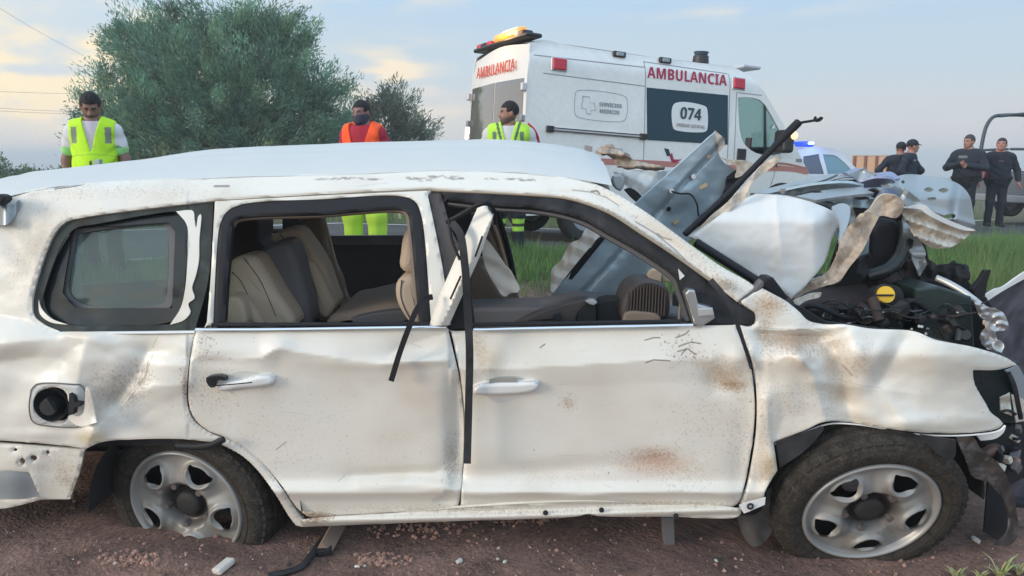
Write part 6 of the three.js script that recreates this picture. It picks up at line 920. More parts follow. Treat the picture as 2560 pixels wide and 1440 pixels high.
function person(o) {
  const T = thing('person', o.label, 'person', [o.pos.x, o.pos.y, o.pos.z], o.group); base.set(T, V(0, 0, 0)); T.rotation.y = o.face || 0;
  const s = o.H / 1.76, w = (o.wide || 1.08);
  T.scale.setScalar(s);
  const J = { sh: [.195 * w, 1.43, -.01], L: { el: [.27 * w, 1.13, -.03], wr: [.285 * w, .87, .06] }, R: { el: [-.27 * w, 1.13, -.03], wr: [-.285 * w, .87, .06] }, ...o.arms };
  const shL = J.sh, shR = [-J.sh[0], J.sh[1], J.sh[2]], st = o.stance ?? .11;
  const torso = uni([ell([0, 1.27, 0], [.175 * w, .25, .125 + (o.belly || 0) * .4]), ell([0, 1.04, .005 + (o.belly || 0) * .5], [.165 * w, .20, .125 + (o.belly || 0)]), cap([-.13 * w, 1.41, -.01], [.13 * w, 1.41, -.01], .075), cap([0, 1.42, -.01], [0, 1.56, .01], .066, .056), ell([0, .95, -.01], [.17 * w, .13, .13])], .09);
  const armF = (S, A) => ({ up: cap(S, A.el, .060, .047), fo: cap(A.el, A.wr, .046, .031) });
  const aL = armF(shL, J.L), aR = armF(shR, J.R);
  const legF = (k) => ({ th: cap([k * .088, .93, 0], [k * st, .50, .02], .090, .060), sh: cap([k * st, .50, .02], [k * st, .09, -.02], .056, .038), ft: cap([k * st, .05, -.04], [k * (st + .02), .035, .15], .043, .032) });
  const lL = legF(1), lR = legF(-1);
  // head in its own turn
  const hc = [0, 1.655, .035], hy = o.headYaw || 0, hp = o.headPitch || 0, cy = Math.cos(hy), sy = Math.sin(hy), cp = Math.cos(hp), sp = Math.sin(hp);
  const toHead = (x, y, z) => { let X = x - hc[0], Yy = y - hc[1], Zz = z - hc[2]; const x1 = X * cy - Zz * sy, z1 = X * sy + Zz * cy; const y2 = Yy * cp + z1 * sp, z2 = -Yy * sp + z1 * cp; return [x1, y2, z2]; };
  const headL = uni([ell([0, .03, -.012], [.086, .104, .102]), ell([0, -.05, .022], [.066, .070, .072]), ell([0, -.095, .045], [.032, .026, .032])], .05);
  const nose = uni([cap([0, .012, .090], [0, -.028, .112], .009, .014), cap([-.013, -.032, .098], [.013, -.032, .098], .009)], .012);
  const brow = cap([-.038, .026, .080], [.038, .026, .080], .012), lips = cap([-.018, -.064, .088], [.018, -.064, .088], .0075), ears = uni([ell([.088, -.005, -.012], [.012, .032, .020]), ell([-.088, -.005, -.012], [.012, .032, .020])], .005);
  const eyeS = uni([ell([.031, .006, .090], [.017, .011, .014]), ell([-.031, .006, .090], [.017, .011, .014])], .002), eyeB = uni([ell([.031, .006, .079], [.0125, .0105, .0125]), ell([-.031, .006, .079], [.0125, .0105, .0125])], .001);
  const headLoc = (x, y, z) => { let d = smin(headL(x, y, z), brow(x, y, z), .02); d = Math.max(d, -eyeS(x, y, z) + .001); d = smin(d, nose(x, y, z), .018); d = smin(d, ears(x, y, z), .008); d = smin(d, lips(x, y, z), .008); return Math.min(d, eyeB(x, y, z)); };
  const headF = (x, y, z) => { const p = toHead(x, y, z); return headLoc(...p); };
  const neckF = cap([0, 1.44, -.015], [0, 1.60, .02], .062, .055);
  const sk = o.skin || [.27, .135, .095], hairC = o.hair || [.012, .011, .012];
  const skinCol = (x, y, z) => sk;
  const headCol = (x, y, z) => { const [a, b, c] = toHead(x, y, z); if (eyeB(a, b, c) < .0015) return Math.hypot(Math.abs(a) - .031, b - .006) < .0055 ? [.01, .008, .007] : [sk[0] * 1.2, sk[1] * 1.25, sk[2] * 1.3]; if (lips(a, b, c) < .003) return [sk[0] * .85, sk[1] * .6, sk[2] * .6]; if (c > .06 && Math.abs(b - .028) < .006 && Math.abs(a) > .012 && Math.abs(a) < .052) return hairC; const beard = o.beard ? sm(-.035, -.06, b) * .75 : sm(-.03, -.07, b) * .2; return sk.map((q, i) => lerp(q, hairC[i] + .03, beard)); };
  // hands with five fingers
  const handF = (A, k, curl) => {
    const d = V(A.wr[0] - A.el[0], A.wr[1] - A.el[1], A.wr[2] - A.el[2]).normalize(), up = Math.abs(d.y) > .9 ? V(0, 0, 1) : V(0, 1, 0), side_ = V().crossVectors(d, V().crossVectors(up, d).normalize()).normalize().multiplyScalar(1), nrm = V().crossVectors(d, side_).multiplyScalar(k);
    const W = V(...A.wr), pt = (f, sd, n) => { const q = W.clone().addScaledVector(d, f).addScaledVector(side_, sd).addScaledVector(nrm, n); return [q.x, q.y, q.z]; };
    const fs = [cap(pt(.01, 0, 0), pt(.05, -.018, 0), .022, .019), cap(pt(.01, 0, 0), pt(.05, .018, 0), .022, .018)];
    [[-.030, .075], [-.010, .085], [.010, .080], [.029, .062]].forEach(([sd, l]) => { fs.push(cap(pt(.055, sd * .9, 0), pt(.055 + l * .5, sd, -.008 * curl), .0088), cap(pt(.055 + l * .5, sd, -.008 * curl), pt(.055 + l * .86, sd, -.034 * curl), .0082, .007)); });
    fs.push(cap(pt(.02, -.024, -.004), pt(.052, -.052, -.014), .011, .009), cap(pt(.052, -.052, -.014), pt(.082, -.056, -.024), .009, .0075));
    return [uni(fs, .010), pt(.06, 0, -.01)];
  };
  const geos = [], bodyAll = uni([torso, aL.up, aL.fo, aR.up, aR.fo, lL.th, lL.sh, lR.th, lR.sh, lL.ft, lR.ft, neckF], .04);
  const ax = Math.max(.45, ...[J.L, J.R].flatMap((q) => [Math.abs(q.el[0]), Math.abs(q.wr[0])]).map((q) => q + .1)), az = Math.max(.26, ...[J.L, J.R].flatMap((q) => [Math.abs(q.el[2]), Math.abs(q.wr[2])]).map((q) => q + .1));
  geos.push(surfaceNet(bodyAll, [-ax, -.02, -az], [ax, 1.62, az], .02, skinCol));
  geos.push(surfaceNet((x, y, z) => smin(headF(x, y, z), neckF(x, y, z), .02), [hc[0] - .15, 1.50, hc[2] - .16], [hc[0] + .15, 1.80, hc[2] + .17], .006, headCol));
  for (const [A, k] of [[J.L, 1], [J.R, -1]]) { const [hf, c] = handF(A, k, o.curl ?? 1.2); geos.push(surfaceNet(hf, c.map((q) => q - .12), c.map((q) => q + .12), .006, skinCol)); }
  const fin = (g) => { const q = g.toNonIndexed(); return q; };
  const body = part('body', mergeGeometries(geos.map(fin)), skinMat, T);
  const net = (name, f, lo, hi, h, col, label) => part(name, surfaceNet(f, lo, hi, h, typeof col === 'function' ? col : () => col), cloth, T, label);
  const inf = (f, r) => (x, y, z) => f(x, y, z) - r, wr = (x, y, z) => .004 * Math.sin(x * 22 + y * 31 + 3 * Math.sin(z * 17 + y * 9)) + .010 * (Math.abs(fbm(x * 7, y * 5, z * 7, 2)) - .12);
  // trousers, shoes
  const legs = uni([lL.th, lL.sh, lR.th, lR.sh, torso], .05);
  net('trousers', (x, y, z) => Math.max(legs(x, y, z) - .017 - (o.baggy || 0) * sm(.95, .75, y) - .014 * sm(.5, .1, y) - wr(x, y * .5, z), y - 1.02, .075 - y), [-.34, .05, -.26], [.34, 1.06, .26], .018, o.trousers);
  net('shoes', (x, y, z) => Math.max(Math.min(lL.ft(x, y, z), lR.ft(x, y, z), Math.min(cap([st, .12, -.03], [st, .05, -.03], .055)(x, y, z), cap([-st, .12, -.03], [-st, .05, -.03], .055)(x, y, z))) - .012, .005 - y), [-.26, 0, -.14], [.26, .2, .24], .014, [.02, .019, .018]);
  // shirt with sleeves of the given length
  const sl = o.sleeve ?? 1, cut = (A, S) => { const to = sl < 1 ? [lerp(S[0], A.el[0], sl * 1.0), lerp(S[1], A.el[1], sl), lerp(S[2], A.el[2], sl)] : A.el; return sl < 1 ? cap(S, to, .066, .060) : uni([cap(S, A.el, .060, .050), cap(A.el, [lerp(A.el[0], A.wr[0], .93), lerp(A.el[1], A.wr[1], .93), lerp(A.el[2], A.wr[2], .93)], .050, .036)], .03); };
  const shirtF = uni([torso, cut(J.L, shL), cut(J.R, shR)], .045);
  net('shirt', (x, y, z) => Math.max(shirtF(x, y, z) - .015 - wr(x, y, z), .93 - y, y - 1.535 + .2 * Math.max(0, z)), [-ax - .02, .9, -az - .02], [ax + .02, 1.56, az + .02], .016, o.shirt);
  if (o.vest) {
    const vt = uni([ell([0, 1.27, 0], [.178 * w, .26, .13 + (o.belly || 0) * .4]), ell([0, 1.03, .005 + (o.belly || 0) * .5], [.172 * w, .22, .13 + (o.belly || 0)]), cap([-.155 * w, 1.425, -.01], [.155 * w, 1.425, -.01], .072)], .07);
    const vd = o.vestV || [.055, 1.22];
    net('vest', (x, y, z) => Math.max(vt(x, y, z) - .036 - 1.3 * wr(x, y, z), .90 - y, Math.abs(x) - .215 * w - .03 * sm(1.3, 1.0, y), z > 0 && y > vd[1] ? .004 + (y - vd[1]) * .24 - Math.abs(x) : -1, .058 - Math.hypot(x, (y - 1.52) * .7)), [-.36, .86, -.32], [.36, 1.56, .36], .012, o.vest);
  }
  if (o.belt) { net('belt', (x, y, z) => Math.max(legs(x, y, z) - .032, Math.abs(y - .985 - .02 * Math.sin(x * 9)) - .026), [-.34, .93, -.28], [.34, 1.04, .28], .012, [.008, .008, .009]); for (const [bx, bz] of [[-.17 * w, .05], [.17 * w, .04], [.09, .13], [-.10, .13]]) part('pouch', at(box(.06, .09, .05, .012), bx, .96, bz + (o.belly || 0)), M.rubber, T); }
  if (o.collar) net('collar', (x, y, z) => Math.max(Math.abs(Math.hypot(x * .95, (z + .0) * 1.0) - .076 + (y - 1.5) * .2) - .008, Math.abs(y - 1.50 + z * .5) - .03, z > .03 ? .012 - Math.abs(x) : -1), [-.12, 1.40, -.12], [.12, 1.58, .12], .008, o.collar);
  if (o.mask) net('face_cover', (x, y, z) => { const p = toHead(x, y, z); return Math.max(Math.min(headL(...p), cap([0, 1.46, .0], [0, 1.58, .03], .072, .068)(x, y, z)) - .010, p[1] + .012 - (y < 1.56 ? 1 : 0), 1.475 - y); }, [-.14, 1.44, -.12], [.14, 1.72, .18], .008, o.mask);
  const hairF = (x, y, z) => { const [a, b, c] = toHead(x, y, z); const line = .062 - .30 * Math.max(0, -c + .04) - .9 * Math.max(0, -c - .02) * .3; return Math.max(ell([0, .034, -.016], [.093, .113, .108])(a, b, c) + .0025 * Math.sin(a * 160) * Math.sin(c * 140 + b * 90), line - b - (Math.abs(a) > .068 ? .045 : 0)); };
  if (o.cap) {
    net('cap', (x, y, z) => { const [a, b, c] = toHead(x, y, z); const dome = Math.max(ell([0, .045, -.014], [.100, .104, .115])(a, b, c), .042 - b), vis = Math.max(Math.abs(b - .046 + 2.2 * a * a + (c - .09) * .25) - .006, Math.hypot(a / .075, (c - .06) / .105) * .07 - .07, .03 - c); return Math.min(dome, vis); }, [-.16, 1.52, -.2], [.16, 1.84, .24], .008, o.cap);
    net('hair', (x, y, z) => Math.max(hairF(x, y, z), toHead(x, y, z)[1] - .05), [-.14, 1.52, -.16], [.14, 1.82, .18], .008, hairC);
  } else net('hair', hairF, [-.14, 1.50, -.16], [.14, 1.84, .18], .007, hairC);
  return T;
}
const lime = [.50, .83, .02], limeDark = [.36, .62, .03], greyStripe = [.20, .24, .17];
const stand = (u, vTop, z, dz = 0) => { const t = P(u, vTop, z), g = z < -10 ? roadY(along(t.x, t.z)) : groundY(t.x, t.z, false); return { pos: V(t.x, g, z), H: t.y - g }; };
const man1 = person({ ...stand(226, 240, -4.0), label: 'man in lime safety vest with white sleeves looking down behind the rear roof', face: .28, headPitch: .5, headYaw: .12, wide: .95, belly: .05, beard: true, sleeve: .62, skin: [.22, .115, .09],
  arms: { sh: [.185, 1.42, -.01], L: { el: [.265, 1.15, .0], wr: [.28, .92, .12] }, R: { el: [-.27, 1.14, -.05], wr: [-.285, .88, .02] } },
  shirt: (x, y, z) => Math.abs(x) > .19 && y < 1.30 ? (y > 1.262 && y < 1.275 ? [.05, .20, .06] : y < 1.262 ? [.34, .74, .26] : [.62, .62, .63]) : Math.abs(x) < .1 ? [.58, .50, .56] : [.62, .62, .63], trousers: [.03, .03, .035], collar: [.60, .58, .58],
  vest: (x, y, z) => (z > -.06 && Math.abs(Math.abs(x) - .15) < .026 && y > 1.30 && y < 1.46) ? greyStripe : (z > 0 && Math.abs(x) < .012 && y < 1.14) ? [.05, .07, .03] : (z > 0 && x > .03 && x < .10 && Math.abs(y - 1.09) < .06) ? (x > .07 ? [.20, .26, .28] : [.6, .62, .5]) : (z > 0 && (Math.abs(y - 1.20 + Math.abs(x) * .1) < .006 || Math.abs(y - 1.02) < .005)) ? limeDark : lime });
const man2 = person({ ...stand(905, 259, -5.1), label: 'man in orange vest over red shirt wearing bright yellow trousers behind the wreck', face: -.25, headYaw: -.2, headPitch: .1, wide: 1.05, skin: [.26, .13, .11], mask: [.045, .05, .075], baggy: .035, sleeve: 1, vestV: [.08, 1.0],
  shirt: [.36, .012, .035], trousers: [.52, .80, .07], vest: [.95, .105, .022], arms: { L: { el: [.29, 1.13, -.05], wr: [.29, .88, .06] }, R: { el: [-.29, 1.13, -.05], wr: [-.29, .88, .06] } }, stance: .15 });
const man3 = person({ ...stand(1272, 261, -5.8), label: 'man in lime vest turned sideways in front of the ambulance rear doors', face: -.05, headYaw: -1.25, wide: 1.14, belly: .03, beard: true, skin: [.30, .155, .115], sleeve: .8, shirt: [.60, .61, .62], collar: [.55, .55, .56],
  trousers: (x, y) => (Math.abs(y - .42) < .03 || Math.abs(y - .33) < .03) ? [.45, .8, .10] : [.014, .02, .03],
  vest: (x, y, z) => (z > -.06 && Math.abs(Math.abs(x) - .16) < .024 && y > 1.33 && y < 1.45) ? [.13, .20, .14] : (z > 0 && Math.abs(Math.abs(x) - .02 - Math.max(0, y - 1.12) * .26) < .014 && y > 1.1) ? [.08, .11, .10] : [.46, .80, .06] });
const navy = [.010, .014, .024], navy2 = [.014, .020, .034];
const cops = 'officers in dark uniforms standing by the road';
person({ ...stand(2254, 359, -13.2), label: 'officer in dark uniform seen from behind, hidden partly by the capped officer', group: cops, belt: 1, face: 2.9, headYaw: .15, wide: 1.2, skin: [.34, .17, .13], cap: navy, shirt: (x, y, z) => (z < -.05 && Math.abs(x + .02) < .04 && Math.abs(y - 1.32) < .03) ? [.5, .45, .42] : navy2, trousers: navy, arms: { L: { el: [.42, 1.20, -.06], wr: [.26, 1.05, .12] }, R: { el: [-.40, 1.20, -.06], wr: [-.24, 1.05, .12] } } });
person({ ...stand(2279, 353, -13.0), label: 'officer in dark uniform and cap turned right, hands at the belt', group: cops, belt: 1, face: .9, headYaw: .55, wide: 1.2, skin: [.40, .20, .15], cap: navy, shirt: (x, y, z) => (z > 0 && Math.abs(x) > .08 && Math.abs(x) < .16 && Math.abs(y - 1.38) < .018) ? [.3, .3, .33] : navy2, trousers: navy, arms: { L: { el: [.45, 1.18, -.02], wr: [.30, 1.02, .16] }, R: { el: [-.40, 1.16, -.08], wr: [-.24, 1.02, .12] } } });
person({ ...stand(2425, 341, -13.2), label: 'bareheaded officer with arms folded facing left near the roll bar pickup', group: cops, belt: 1, collar: navy, face: -.75, headYaw: -.4, wide: 1.18, belly: .03, skin: [.36, .18, .135], beard: false, hair: [.05, .045, .05], shirt: (x, y, z) => (z > 0 && x > -.14 && x < .03 && Math.abs(y - 1.37) < .022) ? [.16, .20, .19] : navy2, trousers: navy, arms: { sh: [.225, 1.42, -.01], L: { el: [.34, 1.16, .08], wr: [.07, 1.21, .25] }, R: { el: [-.34, 1.16, .08], wr: [-.05, 1.25, .28] } } });
person({ ...stand(2504, 349, -13.4), label: 'officer with a red sleeve stripe standing under the roll bar', group: cops, belt: 1, collar: navy, face: -.2, headYaw: -.45, headPitch: -.15, wide: 1.18, belly: .02, skin: [.40, .19, .15], hair: [.03, .025, .03], shirt: (x, y, z) => (x < -.22 && z > -.07 && y < 1.36 && y > .98) ? [.45, .01, .03] : (z > 0 && Math.abs(x + .02) < .05 && Math.abs(y - 1.33) < .012) ? [.12, .08, .14] : navy, trousers: navy, arms: { sh: [.225, 1.42, -.01], L: { el: [.36, 1.14, -.04], wr: [.36, .90, .08] }, R: { el: [-.36, 1.14, -.04], wr: [-.36, .90, .08] } } });
// red bag by the ambulance corner
{
  const g = sheet(curve([[1320, 306, 1], [1334, 318], [1346, 338], [1352, 372, 1], [1352, 420, 1], [1318, 420, 1]], 4), (u, v) => { const k = Math.max(0, Math.min(1, (1353 - u) / 20)); return P(u, v, -6.25 + .12 * Math.sqrt(1 - (1 - k) ** 2)); }, { cell: 4, thick: .18 });
  const b = single('red_bag', g, mat(.48, .012, .05, .6), 'bright red rounded bag beside the man near the ambulance corner', 'bag');
  part('pale_flap', sheet(curve([[1324, 350, 1], [1338, 364], [1340, 380, 1], [1322, 380, 1]], 4), (u, v) => P(u, v, -6.10), { cell: 5, thick: .02 }), mat(.8, .72, .5, .6), b);
}
// ---------------------------------------------------------------- trees
const leafMat = new THREE.MeshPhysicalMaterial({ vertexColors: true, roughness: .7, side: THREE.DoubleSide, transmission: .5, thickness: 0 });
const barkMat = mat(.10, .08, .065, .9);
function tree(name, label, category, z, blobs, { clumps = 300, per = 150, len = .2, wid = .03, spread = .42, col = [.11, .155, .095], trunkAt = null, s = 1, wisp = .5, cols = .5 } = {}) {
  reseed(s);
  const B = blobs.map(([u, v, ru, rv]) => { const c = P(u, v, z), a = P(u + ru, v, z), b = P(u, v + rv, z); return { c, r: V(a.x - c.x, c.y - b.y, (a.x - c.x + c.y - b.y) * .55), w: ru * rv }; });
  const tot = B.reduce((q, b) => q + b.w, 0), f = P(trunkAt ? trunkAt[0] : blobs[0][0], 420, z), gy = groundY(f.x, f.z, false);
  const T = thing(name, label, category, [f.x, gy, f.z]);
  const pos = [], colr = [], limbs = [];
  for (let k = 0; k < clumps; k++) {
    let q = rnd() * tot, b = B[0]; for (const x of B) { q -= x.w; if (q <= 0) { b = x; break; } }
    const d = V(rr(-1, 1), rr(-1, 1), rr(-1, 1)).normalize(), rad = Math.pow(rnd(), .38), c = b.c.clone().add(V(d.x * b.r.x * rad, d.y * b.r.y * rad, d.z * b.r.z * rad));
    if (c.y < gy + .1) c.y = gy + rr(.1, .5);
    const out = c.clone().sub(b.c).normalize().multiplyScalar(.8).add(V(rr(-.4, .4), .55, rr(-.4, .4))).normalize();
    const sh = rr(.55, 1.35), hue = rr(-1, 1) * cols, n = Math.round(per * rr(.5, 1.4)), R = spread * rr(.6, 1.3);
    if (k % 7 === 0) limbs.push(c);
    for (let i = 0; i < n; i++) {
      const t = rnd(), g = V(rr(-1, 1) + rr(-1, 1), rr(-1, 1) + rr(-1, 1), rr(-1, 1) + rr(-1, 1)).multiplyScalar(.5 * R * (1 - .55 * t * wisp)), p = c.clone().add(g).addScaledVector(out, (t - .35) * R * 2.2 * (.5 + wisp));
      const e = out.clone().multiplyScalar(1.1).add(V(rr(-1, 1), rr(-.7, 1), rr(-1, 1)).multiplyScalar(.75)).normalize(), sd = V(rr(-1, 1), rr(-1, 1), rr(-1, 1)).cross(e).normalize(), L = len * rr(.5, 1.3), W = wid * rr(.6, 1.4);
      const a = p.clone().addScaledVector(e, -L * .5), m1 = p.clone().addScaledVector(sd, W), m2 = p.clone().addScaledVector(sd, -W), z1 = p.clone().addScaledVector(e, L * .5);
      pos.push(a.x, a.y, a.z, m1.x, m1.y, m1.z, z1.x, z1.y, z1.z, a.x, a.y, a.z, z1.x, z1.y, z1.z, m2.x, m2.y, m2.z);
      const v = sh * rr(.75, 1.25), cc = [col[0] * v * (1 + .22 * hue), col[1] * v, col[2] * v * (1 - .2 * hue)]; for (let q2 = 0; q2 < 6; q2++) colr.push(...cc);
    }
  }
  const g = new THREE.BufferGeometry(); g.setAttribute('position', new THREE.Float32BufferAttribute(pos, 3)); g.setAttribute('color', new THREE.Float32BufferAttribute(colr, 3)); g.computeVertexNormals();
  part('crown', g, leafMat, T);
  const fork = V(f.x, gy + (B[0].c.y - gy) * .35, f.z), W = [bar([V(f.x, gy - .3, f.z), V(f.x + .06, gy + .5, f.z), fork], .34 * spread / .42, .34 * spread / .42, { taper: (t) => 1.25 - .5 * t })];
  for (const l of limbs) { const m = fork.clone().lerp(l, .5).add(V(rr(-.3, .3), rr(.0, .4), rr(-.3, .3)).multiplyScalar(spread)); W.push(bar([fork, m, l], .07 * spread / .42, .07 * spread / .42, { segs: 5, n: 8, taper: (t) => 1.3 - 1.15 * t })); }
  part('trunk', merge(W), barkMat, T);
  return T;
}
tree('broad_tree', 'large feathery green tree behind the two men on the left', 'tree', -24, [[560, 235, 250, 170], [440, 150, 150, 110], [650, 130, 120, 84], [300, 330, 95, 100], [262, 205, 46, 40], [330, 90, 60, 50], [560, 380, 330, 80], [780, 260, 80, 110], [600, 62, 180, 40], [826, 330, 56, 70], [470, 300, 200, 140], [700, 330, 160, 110], [236, 270, 36, 40], [850, 240, 26, 26], [740, 110, 50, 40]], { clumps: 900, per: 190, len: .20, wid: .017, spread: .44, s: 3, trunkAt: [560], cols: .7, wisp: .3, col: [.185, .335, .215] });
tree('small_tree', 'small thin tree standing right of the orange vested man', 'tree', -27, [[960, 312, 80, 60], [985, 262, 40, 36], [1030, 335, 52, 28], [900, 330, 46, 60], [1076, 342, 20, 12]], { clumps: 120, per: 90, len: .24, wid: .02, spread: .38, s: 5, trunkAt: [960], cols: .8, col: [.20, .24, .16] });
tree('dark_shrub', 'dark green shrub at the far left edge beyond the roof', 'shrub', -30, [[-20, 452, 50, 34], [30, 462, 50, 14]], { clumps: 60, per: 110, len: .2, wid: .03, spread: .4, s: 7, trunkAt: [0], col: [.15, .21, .13] });
tree('low_hedge', 'low line of pale bushes along the horizon at left', 'shrub', -44, [[140, 450, 110, 10], [300, 450, 90, 10]], { clumps: 80, per: 60, len: .3, wid: .04, spread: .4, s: 8, trunkAt: [180], col: [.2, .22, .16] });
for (const [u, i] of [[160, 0], [420, 1], [700, 2], [940, 3]]) tree('undergrowth_bush', ['leafy bush under the left side of the large tree', 'leafy bush under the trunk of the large tree', 'leafy bush under the right side of the large tree', 'leafy bush under the small thin tree'][i], 'bush', -19 - i, [[u + (i ? 0 : 60), i ? 440 : 480, 130, i ? 50 : 30], [u + 60, 480, 110, 50], [u - 70, 500, 90, 40]], { clumps: 90, per: 90, len: .18, wid: .03, spread: .4, s: 20 + i, col: [.13, .19, .09], trunkAt: [u] });
tree('roadside_bush', 'dark green bush across the road beside the yellow trousers', 'bush', -16, [[975, 500, 60, 55], [1020, 520, 40, 40]], { clumps: 60, per: 110, len: .14, wid: .022, spread: .3, s: 31, col: [.06, .10, .05], trunkAt: [985] });
// overhead wires
const wire = (a, b, sag, label) => { const p = P(...a), q = P(...b), m = p.clone().lerp(q, .5); m.y -= sag; single('overhead_wire', bar([p, m, q], .012, .012, { segs: 6, n: 24 }), mat(.28, .29, .31, .6), label, 'wire', undefined); };
wire([-160, -80, -20], [210, 140, -34], .1, 'thin wire crossing the sky at the top left corner');
wire([-300, 215, -22], [420, 232, -34], .12, 'highest of the three thin wires left of the large tree');
wire([-300, 250, -22], [420, 280, -34], .14, 'middle one of the three thin wires left of the large tree');
wire([-300, 259, -22], [420, 284, -34], .14, 'lowest of the three thin wires left of the large tree');
// marker post by the road
{ const p = P(1001, 560, -12), g = groundY(p.x, p.z, false); single('marker_post', at(box(.07, .95, .07, .01), p.x, g + .40, p.z), mat(.62, .60, .42, .6), 'pale slim marker post across the road seen through the rear window', 'post'); }
// ---------------------------------------------------------------- things lying on the dirt
const on = (u, v) => { let y = -.16, p; for (let i = 0; i < 6; i++) { p = G(u, v, y); y = groundY(p.x, p.z); } p.y = y; return p; };
{
  const a = on(690, 1444), pts = [[672, 1446], [720, 1436], [752, 1424], [780, 1392], [806, 1356], [830, 1330], [850, 1310]].map(([u, v]) => { const p = on(u, v); p.y += .012; return p; });
  single('rubber_strip', bar(pts, .034, .022, { n: 40, flat: V(0, 1, 0) }), M.rubberDusty, 'long black rubber strip curving out from under the rear door', 'strip');
  const p = on(812, 1386), q = on(868, 1304); p.y += .02; q.y += .06;
  const wd = single('brown_stake', bar([p, q], .058, .04, { square: true, n: 6 }), mat(.24, .165, .12, .75), 'brown flat stake poking out under the sill', 'stake');
  part('dark_end', at(box(.062, .03, .045, .004), p.x, p.y - .005, p.z, 0, .2, .1), M.rubber, wd);
}
function rock(r, rough, s, sq = [1, 1, 1]) { const g = new THREE.IcosahedronGeometry(r, 3), p = g.attributes.position; for (let i = 0; i < p.count; i++) { const x = p.getX(i) / r, y = p.getY(i) / r, z = p.getZ(i) / r, k = 1 + rough * fbm(x * 1.6 + s, y * 1.6, z * 1.6, 3) * 2; p.setXYZ(i, x * r * k * sq[0], y * r * k * sq[1], z * r * k * sq[2]); } g.computeVertexNormals(); return g; }
{ const p = on(560, 1424); const g = new RoundedBoxGeometry(.045, .026, .085, 3, .008); const q = g.attributes.position; for (let i = 0; i < q.count; i++) { const k = 1 + .25 * fbm(q.getX(i) * 40, q.getY(i) * 40, q.getZ(i) * 40, 3); q.setXYZ(i, q.getX(i) * k, q.getY(i) * k, q.getZ(i) * k); } g.computeVertexNormals(); single('foam_block', at(g, p.x, p.y + .016, p.z, .1, -.45, .1), mat(.56, .53, .48, .8), 'pale grey block lying on the dirt beside the rear wheel', 'debris'); }
reseed(404);
for (const [u, v, s, l] of [[1148, 1404, .012, 'small white shard on the dirt below the door gap'], [892, 1417, .007, 'tiny white shard right of the rubber strip'], [1262, 1405, .007, 'tiny pale shard below the front door'], [1790, 1402, .006, 'tiny pale shard near the front wheel'], [722, 1412, .008, 'small dark pebble left of the rubber strip'], [1796, 1398, .009, 'small dark pebble under the mud flap'], [2440, 1352, .016, 'pale straw piece right of the front tyre']]) { const p = on(u, v); single(l.includes('pebble') ? 'pebble' : 'shard', at(rock(s, .5, u, [1.8, .5, 1]), p.x, p.y + s * .3, p.z, 0, rr(0, 3)), l.includes('dark') ? mat(.05, .04, .04, .9) : mat(.6, .57, .52, .7), l, 'debris'); }
{
  const list = []; reseed(55);
  for (let i = 0; i < 1800; i++) { const near = rnd() < .6, x = rr(-2.6, 2.9), z = near ? rr(-.6, 1.0) : rr(-1.6, 1.2), k = rnd(); list.push([x, z, .002 + .007 * k * k * k * k + (fbm(x * 2, z * 2, 3, 2) > .18 ? .004 * rnd() : 0)]); }
  for (let i = 0; i < 380; i++) { const [u, v, a, b] = [[330, 1400, 90, 26], [1060, 1326, 160, 24], [1290, 1300, 120, 18], [960, 1400, 80, 20]][i % 4]; const p = on(u + (rnd() + rnd() - 1) * a, v + (rnd() + rnd() - 1) * b); list.push([p.x, p.z, rr(.003, .012)]); }
  const m = new THREE.InstancedMesh(rock(1, .45, 3, [1, .7, 1]), new THREE.MeshStandardMaterial({ roughness: .95 }), list.length), d = new THREE.Object3D();
  list.forEach(([x, z, s], i) => { d.position.set(x, groundY(x, z) + s * .25, z); d.rotation.set(rr(0, 6), rr(0, 6), rr(0, 6)); d.scale.setScalar(s); d.updateMatrix(); m.setMatrixAt(i, d.matrix); const k = rr(.7, 1.25), w = rnd() < .03 ? 1 : 0; m.setColorAt(i, lin(.34 * k + .15 * w, .20 * k + .2 * w, .155 * k + .2 * w)); });
  m.name = 'clods'; m.userData = { kind: 'stuff', label: 'reddish clods and grit scattered over the dirt', category: 'gravel' }; m.castShadow = m.receiveShadow = true; scene.add(m);
}
{
  reseed(88); const q = new THREE.TetrahedronGeometry(1), n = 420, m = new THREE.InstancedMesh(q, new THREE.MeshStandardMaterial({ roughness: .35 }), n), d = new THREE.Object3D();
  for (let i = 0; i < n; i++) { const x = rr(-2.4, 2.6), z = rr(-.5, .9) * (rnd() < .4 ? .4 : 1), k = rnd(); d.position.set(x, groundY(x, z) + .002, z); d.rotation.set(rr(0, 6), rr(0, 6), rr(0, 6)); k < .5 ? d.scale.set(rr(.002, .006), .0012, rr(.002, .005)) : d.scale.set(rr(.006, .022), .0012, .0016); d.updateMatrix(); m.setMatrixAt(i, d.matrix); m.setColorAt(i, k < .35 ? lin(.5, .52, .5) : k < .5 ? lin(.06, .05, .05) : lin(.42 * rr(.6, 1.1), .33 * rr(.6, 1.1), .22)); }
  m.name = 'litter'; m.userData = { kind: 'stuff', label: 'straw bits and glass crumbs strewn over the dirt', category: 'litter' }; m.castShadow = m.receiveShadow = true; scene.add(m);
}
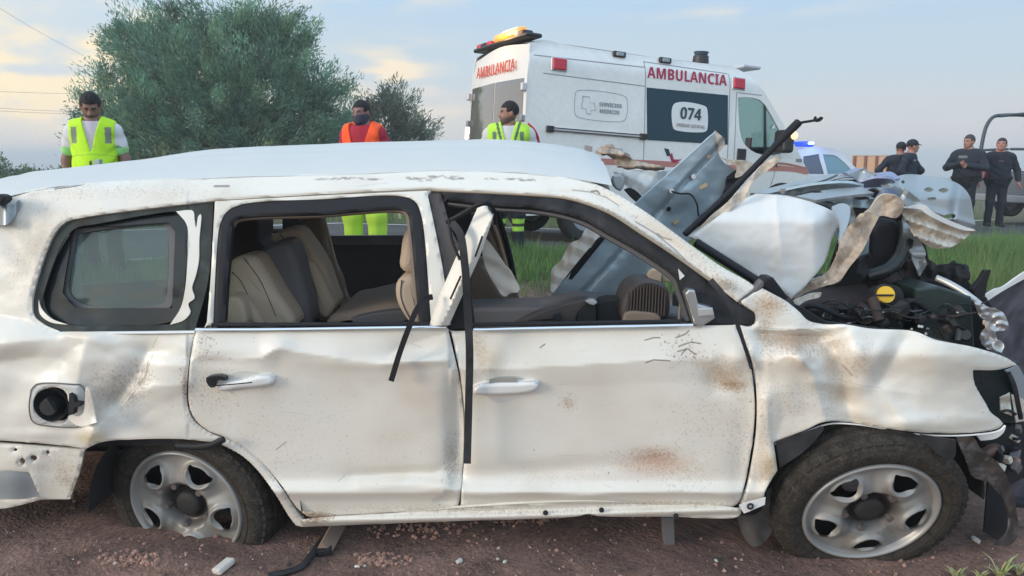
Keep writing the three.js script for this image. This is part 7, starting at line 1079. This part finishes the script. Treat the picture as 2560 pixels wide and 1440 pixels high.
// weeds at the lower right
function weed(u, v, h, label, s) {
  reseed(s); const p = on(u, v), T = thing('weed', label, 'weed', [p.x, p.y, p.z]);
  const M1 = mat(.30, .36, .15, .7, 0), M2 = mat(.42, .36, .20, .7, 0);
  for (let i = 0; i < 15; i++) { const a = i * 2.4 + rr(-.3, .3), L = h * rr(.5, 1.1), up = rr(.4, 1.2), c = Math.cos(a), q = Math.sin(a); const tip = V(p.x + c * L * .8, p.y + L * up, p.z + q * L * .8), mid = V(p.x + c * L * .4, p.y + L * up * .75, p.z + q * L * .4); part('leaf', bar([V(p.x + c * .004, p.y - .004, p.z + q * .004), mid, tip], .013, .003, { flat: V(0, 1, 0), segs: 6, n: 10, taper: (t) => .25 + 1.2 * Math.sin(Math.min(1, t + .08) * Math.PI) }), i % 3 ? M1 : M2, T); }
  part('stem', bar([V(p.x, p.y - .01, p.z), V(p.x + .004, p.y + h * .5, p.z), V(p.x + .01, p.y + h * .95, p.z + .01)], .007, .007), M2, T);
}
weed(2500, 1446, .085, 'largest pale green weed in the lower right corner', 1); weed(2390, 1450, .06, 'yellowish weed in front of the front tyre', 2); weed(2450, 1452, .05, 'small green weed between the two larger weeds', 3); weed(2546, 1436, .06, 'small weed at the right edge of the dirt', 4);
// ---------------------------------------------------------------- a separate body panel leaning at the right edge
{
  const f = (u, v) => P(u, v, -.72 - .0006 * (u - 2460) + .012 * fbm(u / 80, v / 80, 3, 3) - .1 * sm(1250, 700, v));
  const T = thing('loose_panel', 'purple grey car panel with white edge leaning at the right border', 'car panel', on(2600, 1240).toArray());
  part('sheet', sheet(curve([[2462, 752, 1], [2560, 694], [2760, 590, 1], [2780, 1256, 1], [2530, 1256, 1], [2505, 1100], [2480, 900]], 10), f, { cell: 12, thick: .02 }), mat(.155, .14, .175, .55, .1, { map: rubberMap }), T);
  part('white_edge', sheet(curve([[2456, 742, 1], [2490, 722], [2506, 718], [2560, 682], [2760, 574, 1], [2762, 592, 1], [2560, 698], [2500, 732], [2464, 756, 1]], 6), (u, v) => { const p = f(u, v); return P(u, v, p.z + .03); }, { cell: 6, thick: .012 }), M.white, T);
  part('base_rail', PB([[2520, 1256, -.7], [2600, 1262, -.7], [2780, 1262, -.7]], .05, .06), M.dark, T);
}
renderer.render(scene, camera);
